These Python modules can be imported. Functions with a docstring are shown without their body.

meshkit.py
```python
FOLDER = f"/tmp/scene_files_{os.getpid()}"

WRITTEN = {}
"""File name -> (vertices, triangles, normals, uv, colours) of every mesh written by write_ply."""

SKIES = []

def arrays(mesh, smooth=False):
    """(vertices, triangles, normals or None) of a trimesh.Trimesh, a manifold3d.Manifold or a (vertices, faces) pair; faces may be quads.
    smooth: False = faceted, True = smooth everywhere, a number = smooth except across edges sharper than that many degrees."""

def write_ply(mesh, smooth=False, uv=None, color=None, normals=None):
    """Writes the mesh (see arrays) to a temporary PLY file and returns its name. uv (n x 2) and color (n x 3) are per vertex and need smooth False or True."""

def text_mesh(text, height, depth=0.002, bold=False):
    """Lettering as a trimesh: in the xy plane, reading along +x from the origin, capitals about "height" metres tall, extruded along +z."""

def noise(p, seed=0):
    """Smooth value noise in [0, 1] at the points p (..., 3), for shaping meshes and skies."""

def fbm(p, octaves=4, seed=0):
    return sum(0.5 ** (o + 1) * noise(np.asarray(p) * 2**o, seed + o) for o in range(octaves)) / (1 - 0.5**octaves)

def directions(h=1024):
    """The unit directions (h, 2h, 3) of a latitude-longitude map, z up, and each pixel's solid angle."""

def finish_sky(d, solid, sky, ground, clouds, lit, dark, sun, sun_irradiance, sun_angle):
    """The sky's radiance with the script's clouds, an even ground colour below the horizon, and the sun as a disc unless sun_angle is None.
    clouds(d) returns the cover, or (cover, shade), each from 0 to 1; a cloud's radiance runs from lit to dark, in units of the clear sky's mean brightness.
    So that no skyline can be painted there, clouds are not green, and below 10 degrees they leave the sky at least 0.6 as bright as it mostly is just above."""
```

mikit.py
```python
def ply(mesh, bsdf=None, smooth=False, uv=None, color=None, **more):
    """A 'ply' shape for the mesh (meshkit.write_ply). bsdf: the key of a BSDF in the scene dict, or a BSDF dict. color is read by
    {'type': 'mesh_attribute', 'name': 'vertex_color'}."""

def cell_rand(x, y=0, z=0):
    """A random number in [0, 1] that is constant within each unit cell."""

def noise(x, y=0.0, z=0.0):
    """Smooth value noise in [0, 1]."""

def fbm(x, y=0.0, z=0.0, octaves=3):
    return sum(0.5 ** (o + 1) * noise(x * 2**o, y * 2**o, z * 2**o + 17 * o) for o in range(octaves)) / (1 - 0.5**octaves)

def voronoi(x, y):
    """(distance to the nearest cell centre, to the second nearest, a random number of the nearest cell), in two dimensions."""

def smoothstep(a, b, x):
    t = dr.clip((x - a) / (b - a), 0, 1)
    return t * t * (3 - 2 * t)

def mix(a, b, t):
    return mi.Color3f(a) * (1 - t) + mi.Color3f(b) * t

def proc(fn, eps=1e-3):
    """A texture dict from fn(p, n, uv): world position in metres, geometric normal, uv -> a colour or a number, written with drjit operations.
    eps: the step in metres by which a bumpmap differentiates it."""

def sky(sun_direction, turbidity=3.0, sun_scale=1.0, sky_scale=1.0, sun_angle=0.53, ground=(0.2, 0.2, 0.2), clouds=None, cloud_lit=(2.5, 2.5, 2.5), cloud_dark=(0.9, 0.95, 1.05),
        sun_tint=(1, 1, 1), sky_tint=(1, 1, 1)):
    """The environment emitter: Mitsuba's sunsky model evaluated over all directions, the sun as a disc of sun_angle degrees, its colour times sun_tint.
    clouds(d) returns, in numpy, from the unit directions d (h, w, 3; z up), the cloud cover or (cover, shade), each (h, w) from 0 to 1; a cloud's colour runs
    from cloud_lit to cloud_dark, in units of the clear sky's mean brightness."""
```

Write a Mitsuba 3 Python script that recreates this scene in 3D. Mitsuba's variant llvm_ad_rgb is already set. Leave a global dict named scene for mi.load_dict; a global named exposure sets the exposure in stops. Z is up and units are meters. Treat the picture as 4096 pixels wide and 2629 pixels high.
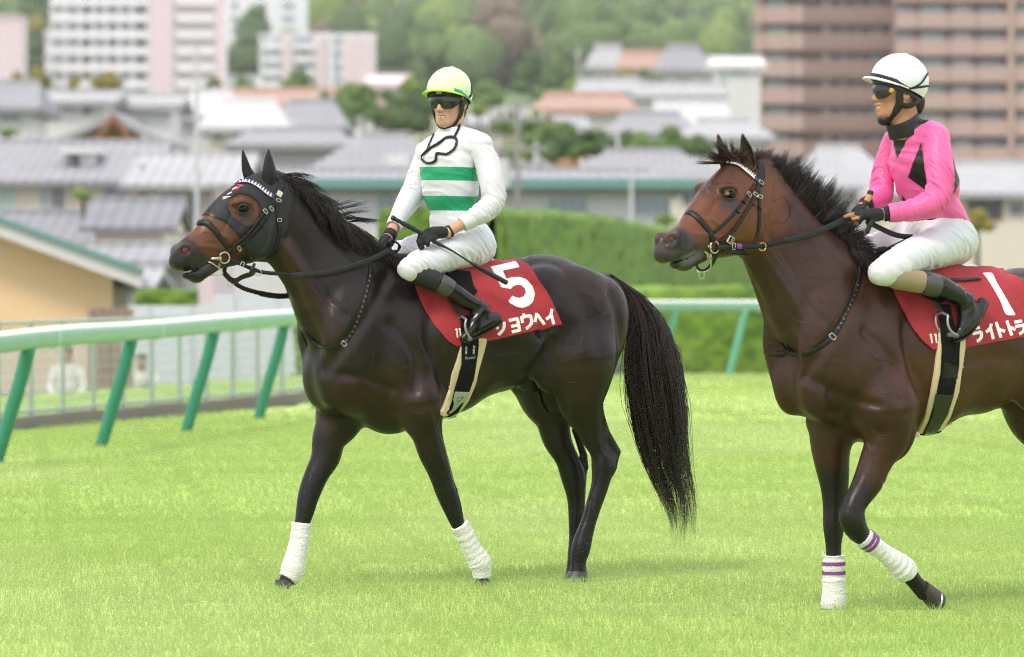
import math, random
import numpy as np, trimesh, shapely, drjit as dr, mitsuba as mi
import mikit, meshkit
from scipy import ndimage
from shapely import affinity
from shapely.geometry import Polygon, LineString, box as sbox
from shapely.ops import unary_union

# ------------------------------------------------------------------ camera, sky, exposure
T = mi.ScalarTransform4f
F, CU, CV, HC, HORIZON = 20480.0, 2048.0, 1314.5, 1.6, 1034.0     # focal length and centre in photo pixels (4096 x 2629)
PITCH = math.atan((CV - HORIZON) / F)
scene, labels = {}, {}
scene['camera'] = {'type': 'thinlens', 'fov': math.degrees(2 * math.atan(CU / F)), 'fov_axis': 'x', 'aperture_radius': 0.024, 'focus_distance': 24.3,
                   'near_clip': 1.0, 'far_clip': 9000.0,
                   'to_world': T().look_at(origin=[0, 0, HC], target=[0, math.cos(PITCH), HC - math.sin(PITCH)], up=[0, 0, 1])}
scene['daylight'] = mikit.sky([-0.35, -0.55, 0.76], turbidity=3, sun_scale=0.24, sun_angle=14, clouds=lambda d: (np.ones(d.shape[:2]), 0.25 + 0.35 * meshkit.fbm(d * 2.6, 3, 5)),
                              cloud_lit=(2.42, 2.5, 2.66), cloud_dark=(1.5, 1.57, 1.70), sun_tint=(.93, .98, 1.08), ground=(0.25, 0.27, 0.2))
exposure = 2.82
# the air between here and the wooded hill
scene['air'] = {'type': 'homogeneous', 'albedo': 0.95, 'sigma_t': 0.00011}
scene['camera']['medium'] = {'type': 'ref', 'id': 'air'}
scene['haze'] = {'type': 'cube', 'to_world': T().translate([0, 1650, 140]).scale([1100, 1760, 155]), 'bsdf': {'type': 'null'}, 'interior': {'type': 'ref', 'id': 'air'}}
labels['haze'] = {'kind': 'stuff', 'label': 'thin summer haze in front of the hill', 'category': 'haze'}

# ------------------------------------------------------------------ helpers
def U(u, v, y):
    """photo pixel and distance in metres -> world point"""
    X, Y = (u - CU) / F, (v - CV) / F
    c, s = math.cos(PITCH), math.sin(PITCH)
    d = np.array([X, c - Y * s, -s - Y * c])
    return np.array([0, 0, HC]) + d * (y / d[1])

def proj(p):
    p = np.asarray(p, float) - [0, 0, HC]
    c, s = math.cos(PITCH), math.sin(PITCH)
    w = p[..., 1] * c - p[..., 2] * s
    return np.stack([CU + F * p[..., 0] / w, CV + F * (-p[..., 1] * s - p[..., 2] * c) / w], -1)

def key_of(name, parent=None):
    k = name if parent is None else parent + '__' + name
    i, key = 0, k
    while key in scene or key in labels or any(q.startswith(key + '__') for q in scene):
        i += 1
        key = f'{k}_{i:03d}'
    return key

def add(name, mesh, mat, parent=None, smooth=False, label=None, cat=None, group=None, kind=None, **kw):
    if hasattr(mesh, 'faces') and (len(mesh.faces) == 0 or np.isnan(mesh.vertices).any()):
        print('EMPTY', name, parent); return (parent or '') + '__' + name
    key = key_of(name, parent)
    scene[key] = mikit.ply(mesh, mat, smooth, **kw)
    say(key, label, cat, group, kind)
    return key

def say(key, label=None, cat=None, group=None, kind=None):
    d = {k: v for k, v in (('label', label), ('category', cat), ('group', group), ('kind', kind)) if v}
    if d: labels[key] = d

def thing(name, label, cat, group=None):
    key = key_of(name)
    say(key, label, cat, group)
    return key

def cat_(ms):
    ms = [m for m in ms if m is not None]
    return trimesh.util.concatenate(ms)

def bx(x0, x1, y0, y1, z0, z1):
    m = trimesh.creation.box((abs(x1 - x0), abs(y1 - y0), abs(z1 - z0)))
    m.apply_translation([(x0 + x1) / 2, (y0 + y1) / 2, (z0 + z1) / 2])
    return m

def mat(name, color, rough=0.6, **kw):
    d = {'type': 'principled', 'roughness': rough, **kw}
    d['base_color'] = {'type': 'rgb', 'value': list(color)} if isinstance(color, (tuple, list)) else color
    scene[name] = {'type': 'twosided', 'b': d} if kw.get('spec_trans', 0) == 0 else d
    return name

VC = {'type': 'mesh_attribute', 'name': 'vertex_color'}

def rgb(*c):
    """sRGB 0..255 to linear"""
    c = np.array(c, float) / 255
    return tuple(float(x) for x in np.where(c < 0.04045, c / 12.92, ((c + 0.055) / 1.055) ** 2.4))

def sweep(pts, rad, sides=8, closed=False, ell=None, cap=True):
    """a tube of varying radius along points; ell = (normals, factor) flattens it along the given normals"""
    p = np.asarray(pts, float)
    n = len(p)
    r = np.broadcast_to(np.asarray(rad, float), (n,))
    t = np.roll(p, -1, 0) - np.roll(p, 1, 0) if closed else np.gradient(p, axis=0)
    t /= np.linalg.norm(t, axis=1, keepdims=True) + 1e-12
    if ell is not None:
        a = np.asarray(ell[0], float); a = a - (a * t).sum(1, keepdims=True) * t
        a /= np.linalg.norm(a, axis=1, keepdims=True) + 1e-12
        fac = ell[1]
    else:
        ref = np.array([0.31, 0.22, 0.92]) if abs(t[:, 2]).mean() < 0.8 else np.array([1.0, 0.1, 0.05])
        a = ref - (t @ ref)[:, None] * t
        a /= np.linalg.norm(a, axis=1, keepdims=True) + 1e-12
        fac = 1.0
    b = np.cross(t, a)
    th = np.arange(sides) * 2 * np.pi / sides
    v = p[:, None] + r[:, None, None] * (np.cos(th)[None, :, None] * a[:, None] * fac + np.sin(th)[None, :, None] * b[:, None])
    f = []
    m = n if closed else n - 1
    i, j = np.meshgrid(np.arange(m), np.arange(sides), indexing='ij')
    i2, j2 = (i + 1) % n, (j + 1) % sides
    q = np.stack([i * sides + j, i * sides + j2, i2 * sides + j2, i2 * sides + j], -1).reshape(-1, 4)
    f = np.vstack([q[:, [0, 1, 2]], q[:, [0, 2, 3]]])
    v = v.reshape(-1, 3)
    if cap and not closed:
        k = len(v)
        v = np.vstack([v, p[0], p[-1]])
        jj = np.arange(sides)
        f = np.vstack([f, np.stack([jj * 0 + k, (jj + 1) % sides, jj], 1), np.stack([jj * 0 + k + 1, (n - 1) * sides + jj, (n - 1) * sides + (jj + 1) % sides], 1)])
    return trimesh.Trimesh(v, f, process=False)

def spline(pts, n):
    """Catmull-Rom through points of any dimension, resampled to n"""
    p = np.asarray(pts, float)
    if len(p) == 2:
        return p[0] + np.linspace(0, 1, n)[:, None] * (p[1] - p[0])
    d = np.concatenate([[0], np.cumsum(np.linalg.norm(np.diff(p[:, :3], axis=0), axis=1) + 1e-9)])
    from scipy.interpolate import PchipInterpolator, CubicSpline
    return CubicSpline(d, p, bc_type='natural')(np.linspace(0, d[-1], n))

def extr(poly, depth, to=None):
    out = [trimesh.creation.extrude_polygon(g, depth, engine='earcut') for g in getattr(poly, 'geoms', [poly]) if g.area > 1e-12]
    m = cat_(out)
    if to is not None: m.apply_transform(to)
    return m

# ---- signed distance sculpting
def smin(a, b, k):
    h = np.maximum(k - np.abs(a - b), 0) / k
    return np.minimum(a, b) - h * h * (k * 0.25)

class Field:
    """a distance field on a grid; shapes are blended into it and it is turned into one continuous surface"""
    def __init__(s, lo, hi, h):
        s.lo, s.h = np.array(lo, float), h
        s.n = np.ceil((np.array(hi, float) - s.lo) / h).astype(int) + 1
        s.D = np.full(s.n, 0.5, np.float32)
    def block(s, lo, hi):
        i0 = np.clip(np.floor((lo - s.lo) / s.h).astype(int), 0, s.n); i1 = np.clip(np.ceil((hi - s.lo) / s.h).astype(int) + 1, 0, s.n)
        if (i1 <= i0).any(): return None, None
        g = [(s.lo[k] + s.h * np.arange(i0[k], i1[k])).astype(np.float32) for k in range(3)]
        return tuple(slice(a, b) for a, b in zip(i0, i1)), (g[0][:, None, None], g[1][None, :, None], g[2][None, None, :])
    def put(s, sl, d, k, sub):
        if sub: s.D[sl] = -smin(-s.D[sl], d, k)
        else: s.D[sl] = smin(s.D[sl], d, k)
    def bone(s, pa, pb, ra, rb, k=0.03, c=1.0, sub=False, reach=0.0):
        pa, pb = np.asarray(pa, float), np.asarray(pb, float)
        R = max(ra, rb); m = np.array([R, R * c, R]) + max(k, reach) + 2 * s.h
        sl, g = s.block(np.minimum(pa, pb) - m, np.maximum(pa, pb) + m)
        if sl is None: return
        q = np.array([1, 1 / c, 1])
        A, B = pa * q, pb * q
        ab = B - A; L = max(float(ab @ ab), 1e-12)
        x, y, z = g[0] - A[0], g[1] / c - A[1], g[2] - A[2]
        t = np.clip((x * ab[0] + y * ab[1] + z * ab[2]) / L, 0, 1)
        d = np.sqrt((x - t * ab[0]) ** 2 + (y - t * ab[1]) ** 2 + (z - t * ab[2]) ** 2) - (ra + t * (rb - ra))
        s.put(sl, (d * min(1.0, c)).astype(np.float32) if c < 1 else d.astype(np.float32), k, sub)
    def chain(s, pts, rad, k=0.03, c=1.0, sub=False, n=None):
        P = np.column_stack([np.asarray(pts, float), rad, np.broadcast_to(c, (len(pts),))])
        if n: P = spline(P, n)
        P[:, 3] = np.maximum(P[:, 3], 0.002)
        m = P[:, 3].max() * max(1.0, P[:, 4].max()) + k + 3 * s.h
        sl, g = s.block(P[:, :3].min(0) - m, P[:, :3].max(0) + m)
        if sl is None: return
        sub_f = Field.__new__(Field)
        sub_f.lo, sub_f.h = np.array([x.ravel()[0] for x in g], float), s.h
        sub_f.D = np.full(s.D[sl].shape, 0.5, np.float32); sub_f.n = np.array(sub_f.D.shape)
        for a, b in zip(P[:-1], P[1:]):
            sub_f.bone(a[:3], b[:3], a[3], b[3], 0.002, (a[4] + b[4]) / 2, reach=k)
        s.put(sl, sub_f.D, k, sub)
    def ell(s, c, r, k=0.03, M=None, sub=False):
        """ellipsoid; M = 3x3 whose rows are its axes"""
        c, r = np.asarray(c, float), np.asarray(r, float)
        M = np.eye(3) if M is None else np.asarray(M, float)
        ext = np.sqrt(((M * r[:, None]) ** 2).sum(0)) + k + 2 * s.h
        sl, g = s.block(c - ext, c + ext)
        if sl is None: return
        x, y, z = g[0] - c[0], g[1] - c[1], g[2] - c[2]
        q = [M[i, 0] * x + M[i, 1] * y + M[i, 2] * z for i in range(3)]
        k0 = np.sqrt(sum((q[i] / r[i]) ** 2 for i in range(3)))
        k1 = np.sqrt(sum((q[i] / r[i] ** 2) ** 2 for i in range(3))) + 1e-6
        s.put(sl, (k0 * (k0 - 1) / k1).astype(np.float32), k, sub)
    def mesh(s, smooth=6, keep=True):
        D = s.D
        inside = D < 0
        n = np.array(D.shape)
        # cells that straddle
        c = np.zeros(n - 1, np.int8)
        for a, b, e in np.ndindex(2, 2, 2):
            c += inside[a:n[0] - 1 + a, b:n[1] - 1 + b, e:n[2] - 1 + e]
        act = (c > 0) & (c < 8)
        idx = np.full(n - 1, -1, np.int64)
        cells = np.argwhere(act)
        idx[act] = np.arange(len(cells))
        acc, cnt = np.zeros((len(cells), 3)), np.zeros(len(cells))
        corner = {o: D[cells[:, 0] + o[0], cells[:, 1] + o[1], cells[:, 2] + o[2]] for o in np.ndindex(2, 2, 2)}
        for ax in range(3):
            for o in np.ndindex(2, 2, 2):
                if o[ax]: continue
                o2 = tuple(v + (1 if i == ax else 0) for i, v in enumerate(o))
                d0, d1 = corner[o], corner[o2]
                m = (d0 < 0) != (d1 < 0)
                t = d0[m] / (d0[m] - d1[m])
                pt = np.tile(np.array(o, float), (m.sum(), 1)); pt[:, ax] += t
                acc[m] += pt; cnt[m] += 1
        V = s.lo + s.h * (cells + acc / np.maximum(cnt, 1)[:, None])
        faces = []
        for ax in range(3):
            b, e = (ax + 1) % 3, (ax + 2) % 3
            lo = [slice(1, -1)] * 3; lo[ax] = slice(0, -1)
            hi = [slice(1, -1)] * 3; hi[ax] = slice(1, None)
            A, B = inside[tuple(lo)], inside[tuple(hi)]
            ed = np.argwhere(A != B)
            flip = A[tuple(ed.T)]
            off = np.ones(3, int); off[ax] = 0
            ed = ed + off
            def cell(db, de):
                q = ed.copy(); q[:, b] -= db; q[:, e] -= de
                return idx[q[:, 0], q[:, 1], q[:, 2]]
            q = np.stack([cell(1, 1), cell(0, 1), cell(0, 0), cell(1, 0)], 1)
            q[~flip] = q[~flip][:, ::-1]
            faces.append(q)
        Q = np.vstack(faces)
        Fc = np.vstack([Q[:, [0, 1, 2]], Q[:, [0, 2, 3]]])
        m = trimesh.Trimesh(V, Fc, process=False)
        if keep:
            lab = trimesh.graph.connected_component_labels(m.face_adjacency, node_count=len(Fc))
            big = np.argmax(np.bincount(lab))
            m.update_faces(lab == big); m.remove_unreferenced_vertices()
        return relax(m, smooth)

def relax(m, it=6, lam=0.5, mu=-0.52):
    from scipy.sparse import coo_matrix
    e = m.edges_unique
    n = len(m.vertices)
    A = coo_matrix((np.ones(2 * len(e)), (np.r_[e[:, 0], e[:, 1]], np.r_[e[:, 1], e[:, 0]])), (n, n)).tocsr()
    deg = np.asarray(A.sum(1)).ravel()[:, None]
    V = np.array(m.vertices)
    for i in range(it):
        for w in (lam, mu):
            V = V + w * (A @ V / deg - V)
    return trimesh.Trimesh(V, m.faces, process=False)

class Frame:
    """a standing frame: a forward, n towards the side that faces the camera, z up; H(u, v, n) finds the point of the plane n on a photo pixel's ray"""
    def __init__(s, ox, oy, yaw, oz=0.0):
        s.o, s.c, s.s = np.array([ox, oy, oz]), math.cos(math.radians(yaw)), math.sin(math.radians(yaw))
        s.R = np.array([[-s.c, s.s, 0], [-s.s, -s.c, 0], [0, 0, 1.0]])     # columns: forward, near side, up
    def H(s, u, v, n=0.0):
        d = U(u, v, 1.0) - [0, 0, HC]
        e = np.array([0, 0, HC]) - s.o
        r = s.R[:, 1]
        t = (n - e @ r) / (d @ r)
        return (np.array([0, 0, HC]) + d * t - s.o) @ s.R
    def W(s, p): return np.asarray(p, float) @ s.R.T + s.o
    def L(s, p): return (np.asarray(p, float) - s.o) @ s.R
    def mesh(s, m):
        return trimesh.Trimesh(s.W(m.vertices), m.faces, process=False)
    def px(s, p): return F / s.W(p)[..., 1]

def clip(m, val):
    """the part of the mesh where the per-vertex value is positive, cut exactly along zero"""
    V, Fc = np.array(m.vertices), np.array(m.faces)
    s = val[Fc] > 0
    k = s.sum(1)
    out_f = [Fc[k == 3]]; newv = [V]; base = len(V)
    for want in (1, 2):
        f = Fc[k == want]; sf = s[k == want]
        if not len(f): continue
        odd = np.argmax(sf if want == 1 else ~sf, axis=1)
        i = np.arange(len(f))
        a, b, c = f[i, odd], f[i, (odd + 1) % 3], f[i, (odd + 2) % 3]
        def cut(p, q):
            t = val[p] / (val[p] - val[q])
            return V[p] + t[:, None] * (V[q] - V[p])
        ab, ac = cut(a, b), cut(a, c)
        n = len(f)
        newv += [ab, ac]
        iab, iac = base + np.arange(n), base + n + np.arange(n)
        base += 2 * n
        out_f += [np.stack([a, iab, iac], 1)] if want == 1 else [np.stack([iab, b, c], 1), np.stack([iab, c, iac], 1)]
    r = trimesh.Trimesh(np.vstack(newv), np.vstack(out_f), process=False)
    r.merge_vertices(digits_vertex=6)
    r.remove_unreferenced_vertices()
    return r

def inside(poly, q):
    """signed distance of the points q to a polygon, positive within"""
    pts = shapely.points(q)
    d = shapely.distance(poly.boundary, pts)
    return np.where(shapely.contains(poly, pts), d, -d)

def pel(m, dist):
    return trimesh.Trimesh(np.array(m.vertices) + np.array(m.vertex_normals) * dist, m.faces, process=False)

def shell(m, dist, back=0.002):
    """a skin of some thickness over an open piece of surface, with closed rims"""
    o, i = pel(m, dist), pel(m, -back)
    n = len(m.vertices)
    e = m.edges[trimesh.grouping.group_rows(m.edges_sorted, require_count=1)]
    rim = np.vstack([np.stack([e[:, 1], e[:, 0], e[:, 0] + n], 1), np.stack([e[:, 1], e[:, 0] + n, e[:, 1] + n], 1)])
    return trimesh.Trimesh(np.vstack([o.vertices, i.vertices]), np.vstack([m.faces, m.faces[:, ::-1] + n, rim]), process=False)


def clip_keep(m, val):
    """whole faces only"""
    m = m.copy(); m.update_faces((val > 0)[m.faces].all(1)); m.remove_unreferenced_vertices(); return m

# ------------------------------------------------------------------ the ground
def fence_y(x): return 47.5 + (x + 4.71) / 0.264
PROF = np.array([(-50, 0), (60, 0), (78, -1.5), (150, -0.8), (220, 1.2), (300, 4.2), (420, 8), (560, 12), (1000, 32), (1400, 49), (2000, 105), (2600, 175), (3300, 250)])
def ground_z(x, y):
    x, y = np.asarray(x, float), np.asarray(y, float)
    far = np.interp(y, PROF[:, 0], PROF[:, 1])
    d = np.clip((y - np.clip(fence_y(x), 40, 74)) * .125 - 1.5, 0, 1)
    near = -1.5 * d * d * (3 - 2 * d)
    w = np.clip((y - 74) / 10, 0, 1)
    z = np.where(y < 84, near * (1 - w) + far * w, far)
    return z + np.where(y > 900, 10 * (meshkit.fbm(np.stack([x / 170, y / 230, x * 0], -1), 3, 3) - .5) * np.clip((y - 900) / 500, 0, 1), 0)
def grid_mesh(xs, ys, zf):
    X, Y = np.meshgrid(xs, ys)
    V = np.stack([X, Y, zf(X, Y)], -1).reshape(-1, 3)
    n, m = len(xs), len(ys)
    i, j = np.meshgrid(np.arange(m - 1), np.arange(n - 1), indexing='ij')
    q = np.stack([i * n + j, i * n + j + 1, (i + 1) * n + j + 1, (i + 1) * n + j], -1).reshape(-1, 4)
    return trimesh.Trimesh(V, np.vstack([q[:, [0, 1, 2]], q[:, [0, 2, 3]]]), process=False)
def soil(p, n, uv):
    t = mikit.fbm(p.x * .02, p.y * .02, 0.0, 3)
    return mikit.mix(mikit.mix((.10, .14, .05), (.20, .20, .15), t), (.045, .085, .03), mikit.smoothstep(850, 1100, p.y))
mat('soil', mikit.proc(soil), .95)
ys = np.concatenate([np.linspace(-30, 100, 66), np.linspace(106, 900, 60), np.linspace(920, 3300, 90)])
xs = np.concatenate([np.linspace(-900, -60, 30), np.linspace(-50, 50, 60), np.linspace(60, 900, 30)])
add('terrain', grid_mesh(xs, ys, lambda x, y: ground_z(x, y) - .03), 'soil', smooth=True, kind='structure')
def turf(p, n, uv):
    a = mikit.fbm(p.x * .45, p.y * .16, 0.0, 3); b = mikit.noise(p.x * 9, p.y * 5, 0.0)
    return mikit.mix((.26, .37, .08), (.34, .43, .13), mikit.smoothstep(.3, .75, a) * .75 + .25 * b)
mat('turf', mikit.proc(turf), .9)
tx_, ty_ = np.linspace(-9, 24, 100), np.linspace(12, 100, 160)
tm = grid_mesh(tx_, ty_, lambda x, y: ground_z(x, y) + .004)
tv = np.array(tm.vertices); tm = clip_keep(tm, np.minimum(fence_y(tv[:, 0]) - .2 - tv[:, 1], 70.9 + 9 * (tv[:, 0] < 1.2) - tv[:, 1] + 4 * (tv[:, 0] > 9)))
add('turf_track', tm, 'turf', smooth=True, kind='structure')

# grass blades: patches of single blades laid side by side
def blade(p, n, uv):
    a = mikit.fbm(p.x * .45, p.y * .16, 0.0, 3); c = mikit.noise(p.x * 55, p.y * 38, 1.0); d = mikit.noise(p.x * 2.3, p.y * 1.1, 4.0)
    g = mikit.mix(GRASS_LO, GRASS_HI, dr.clip(mikit.smoothstep(.3, .75, a) * .45 + .28 * c + .27 * d, 0, 1))
    return mikit.mix(g, (.44, .42, .22), mikit.smoothstep(.93, .98, c))
GRASS_LO, GRASS_HI = (.41, .545, .16), (.50, .60, .27)
scene['blade'] = {'type': 'principledthin', 'base_color': mikit.proc(blade), 'roughness': .6, 'diff_trans': .9, 'spec_trans': 0.0}
def tuft_patch(size, count, w, h, seed, lay=.32):
    rng = np.random.default_rng(seed)
    xy = rng.random((count, 2)) * size - size / 2
    ang, lean = rng.random(count) * 6.283, rng.normal(0, lay, count)
    hh = h * (.68 + .48 * rng.random(count) ** 1.4); ww = w * (.7 + .6 * rng.random(count))
    fdir = np.stack([np.cos(ang), np.sin(ang)], 1); sd = np.stack([-fdir[:, 1], fdir[:, 0]], 1)
    sd = sd * .55 + np.array([1.0, 0]) * .6
    base = np.column_stack([xy, np.zeros(count) - .004]); mid = base + np.column_stack([fdir * (lean * hh * .35)[:, None], hh * .55]); tip = base + np.column_stack([fdir * (lean * hh * 1.15)[:, None], hh])
    S3 = np.column_stack([sd * ww[:, None] / 2, np.zeros(count)])
    V = np.stack([base - S3, base + S3, mid - S3 * .8, mid + S3 * .8, tip], 1).reshape(-1, 3)
    f = np.array([[0, 1, 3], [0, 3, 2], [2, 3, 4]])
    return trimesh.Trimesh(V, (f[None] + 5 * np.arange(count)[:, None, None]).reshape(-1, 3), process=False)
gi = [0]
def sow(size, count, w, h, y0, y1, seed, lay):
    ids = []
    for k in range(3):
        g = f'turf_patch_{seed + k}'
        scene[g] = {'type': 'shapegroup', 'blades': mikit.ply(tuft_patch(size * 1.06, count, w, h, seed + k, lay), 'blade')}
        ids.append(g)
    rng = np.random.default_rng(seed)
    y = y0
    while y < y1:
        half = y * .1 + .7 + size
        x = -half
        while x < half:
            if y + size * .5 < fence_y(x + size * .5) - .15 and not (y > 70.6 and x > 1.5):
                gi[0] += 1
                scene[f'grass__{gi[0]:03d}'] = {'type': 'instance', 'g': {'type': 'ref', 'id': ids[rng.integers(3)]}, 'to_world': T().translate([x + size / 2, y + size / 2, float(ground_z(x, y)) + .004]).rotate([0, 0, 1], float(rng.integers(4) * 90))}
            x += size
        y += size
labels['grass'] = {'label': 'short bright green mown turf grass under the horses', 'kind': 'stuff', 'category': 'grass'}
sow(.5, 860, .0033, .046, 19.2, 31, 100, .62)
sow(1.0, 1300, .0065, .044, 31, 50, 200, .74)
sow(2.0, 1300, .014, .040, 50, 73, 300, .95)

# ------------------------------------------------------------------ running rail
mat('rail_plastic', (.20, .38, .27), .4, specular=.5, clearcoat=.2)
mat('rail_top', (.74, .76, .73), .45)
mat('post_plastic', (.022, .20, .115), .42)
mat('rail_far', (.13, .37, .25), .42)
def px_track(rows):
    out = []
    for u, v, y in rows: out.append(U(u * 1.7067, v * 1.7067, y))
    return np.array(out)
rt = px_track([(-330, 834, 35.2), (-120, 815, 38.0), (60, 793, 39.6), (305, 774, 43.3), (505, 757, 46.9), (665, 744, 50.7), (810, 735, 54.6), (1000, 726, 59.5), (1200, 720.5, 63.6), (1400, 717.5, 67.0), (1560, 716.2, 69.0), (1740, 716.0, 69.9), (1950, 715.5, 70.3), (2250, 715.5, 70.6), (2600, 715.5, 70.8)])
rt = spline(rt, 200)
rl = thing('running_rail', 'green plastic running rail with white top and slanted posts bounding the turf', 'rail')
def rail_piece(a, b, nm, prof, matn):
    P = rt[a:b + 1]; t = np.gradient(P, axis=0); t[:, 2] = 0; t /= np.linalg.norm(t, axis=1, keepdims=True); s_ = np.stack([t[:, 1], -t[:, 0], t[:, 0] * 0], 1)
    prof = np.asarray(prof); k = len(prof)
    V = (P[:, None] + s_[:, None] * prof[None, :, :1] + np.array([0, 0, 1.0]) * prof[None, :, 1:]).reshape(-1, 3)
    i, j = np.meshgrid(np.arange(len(P) - 1), np.arange(k), indexing='ij'); j2 = (j + 1) % k
    q = np.stack([i * k + j, i * k + j2, (i + 1) * k + j2, (i + 1) * k + j], -1).reshape(-1, 4)
    return add(nm, trimesh.Trimesh(V, np.vstack([q[:, [0, 1, 2]], q[:, [0, 2, 3]]]), process=False), matn, rl, smooth=40)
oval = [(.06 * math.copysign(abs(math.cos(a)) ** .7, math.cos(a)), .078 * math.copysign(abs(math.sin(a)) ** .8, math.sin(a)) - .014) for a in np.radians(np.arange(0, 360, 18))]
cap_ = [(-.052, .038), (-.055, .048), (-.035, .068), (0, .073), (.035, .068), (.055, .048), (.052, .038), (0, .055)]
joints = [0, 14]
uu = proj(rt)[:, 0]
for ju in (219, 626, 956): joints.append(int(np.argmin(np.abs(uu - ju))))
joints += [78, 100, 122, 150, 175, 199]
joints = sorted(set(joints))
for a, b in zip(joints[:-1], joints[1:]):
    k = rail_piece(a, b, 'rail', oval, 'rail_plastic')
    rail_piece(a, b, 'rail_cap', cap_, 'rail_top')
for j in joints[1:-1]:
    P = rt[max(j - 1, 0):j + 2]; t = P[-1] - P[0]; t /= np.linalg.norm(t); c = rt[j]; sn = np.array([t[1], -t[0], 0])
    V = np.array([c + sn * x * 1.05 + np.array([0, 0, z * 1.04]) for x, z in oval]); add('joint', sweep(np.vstack([V]), .006, 5, closed=True), 'rail_top', rl, smooth=True)
def post(u_top, matn='post_plastic', lean=.27):
    i = int(np.argmin(np.abs(uu - u_top * 1.7067))); c = rt[i]
    P = spline(np.array([c + [0, 0, -.06], c + [-lean * .22, .0, -.30], c + [-lean * .55, 0, -.60], [c[0] - lean, c[1], -.02]]), 18)
    add('post', sweep(P, np.linspace(.058, .054, 18), 10, ell=(np.tile([0, 1.0, 0], (18, 1)), 1.25)), matn, rl, smooth=True)
for u in (-130, 62, 305, 505, 665, 800, 925, 1045, 1160, 1270, 1370, 1470): post(u)
for u in (1580, 1738, 1900, 2060, 2220, 2380): post(u, 'rail_far', .22)

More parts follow.
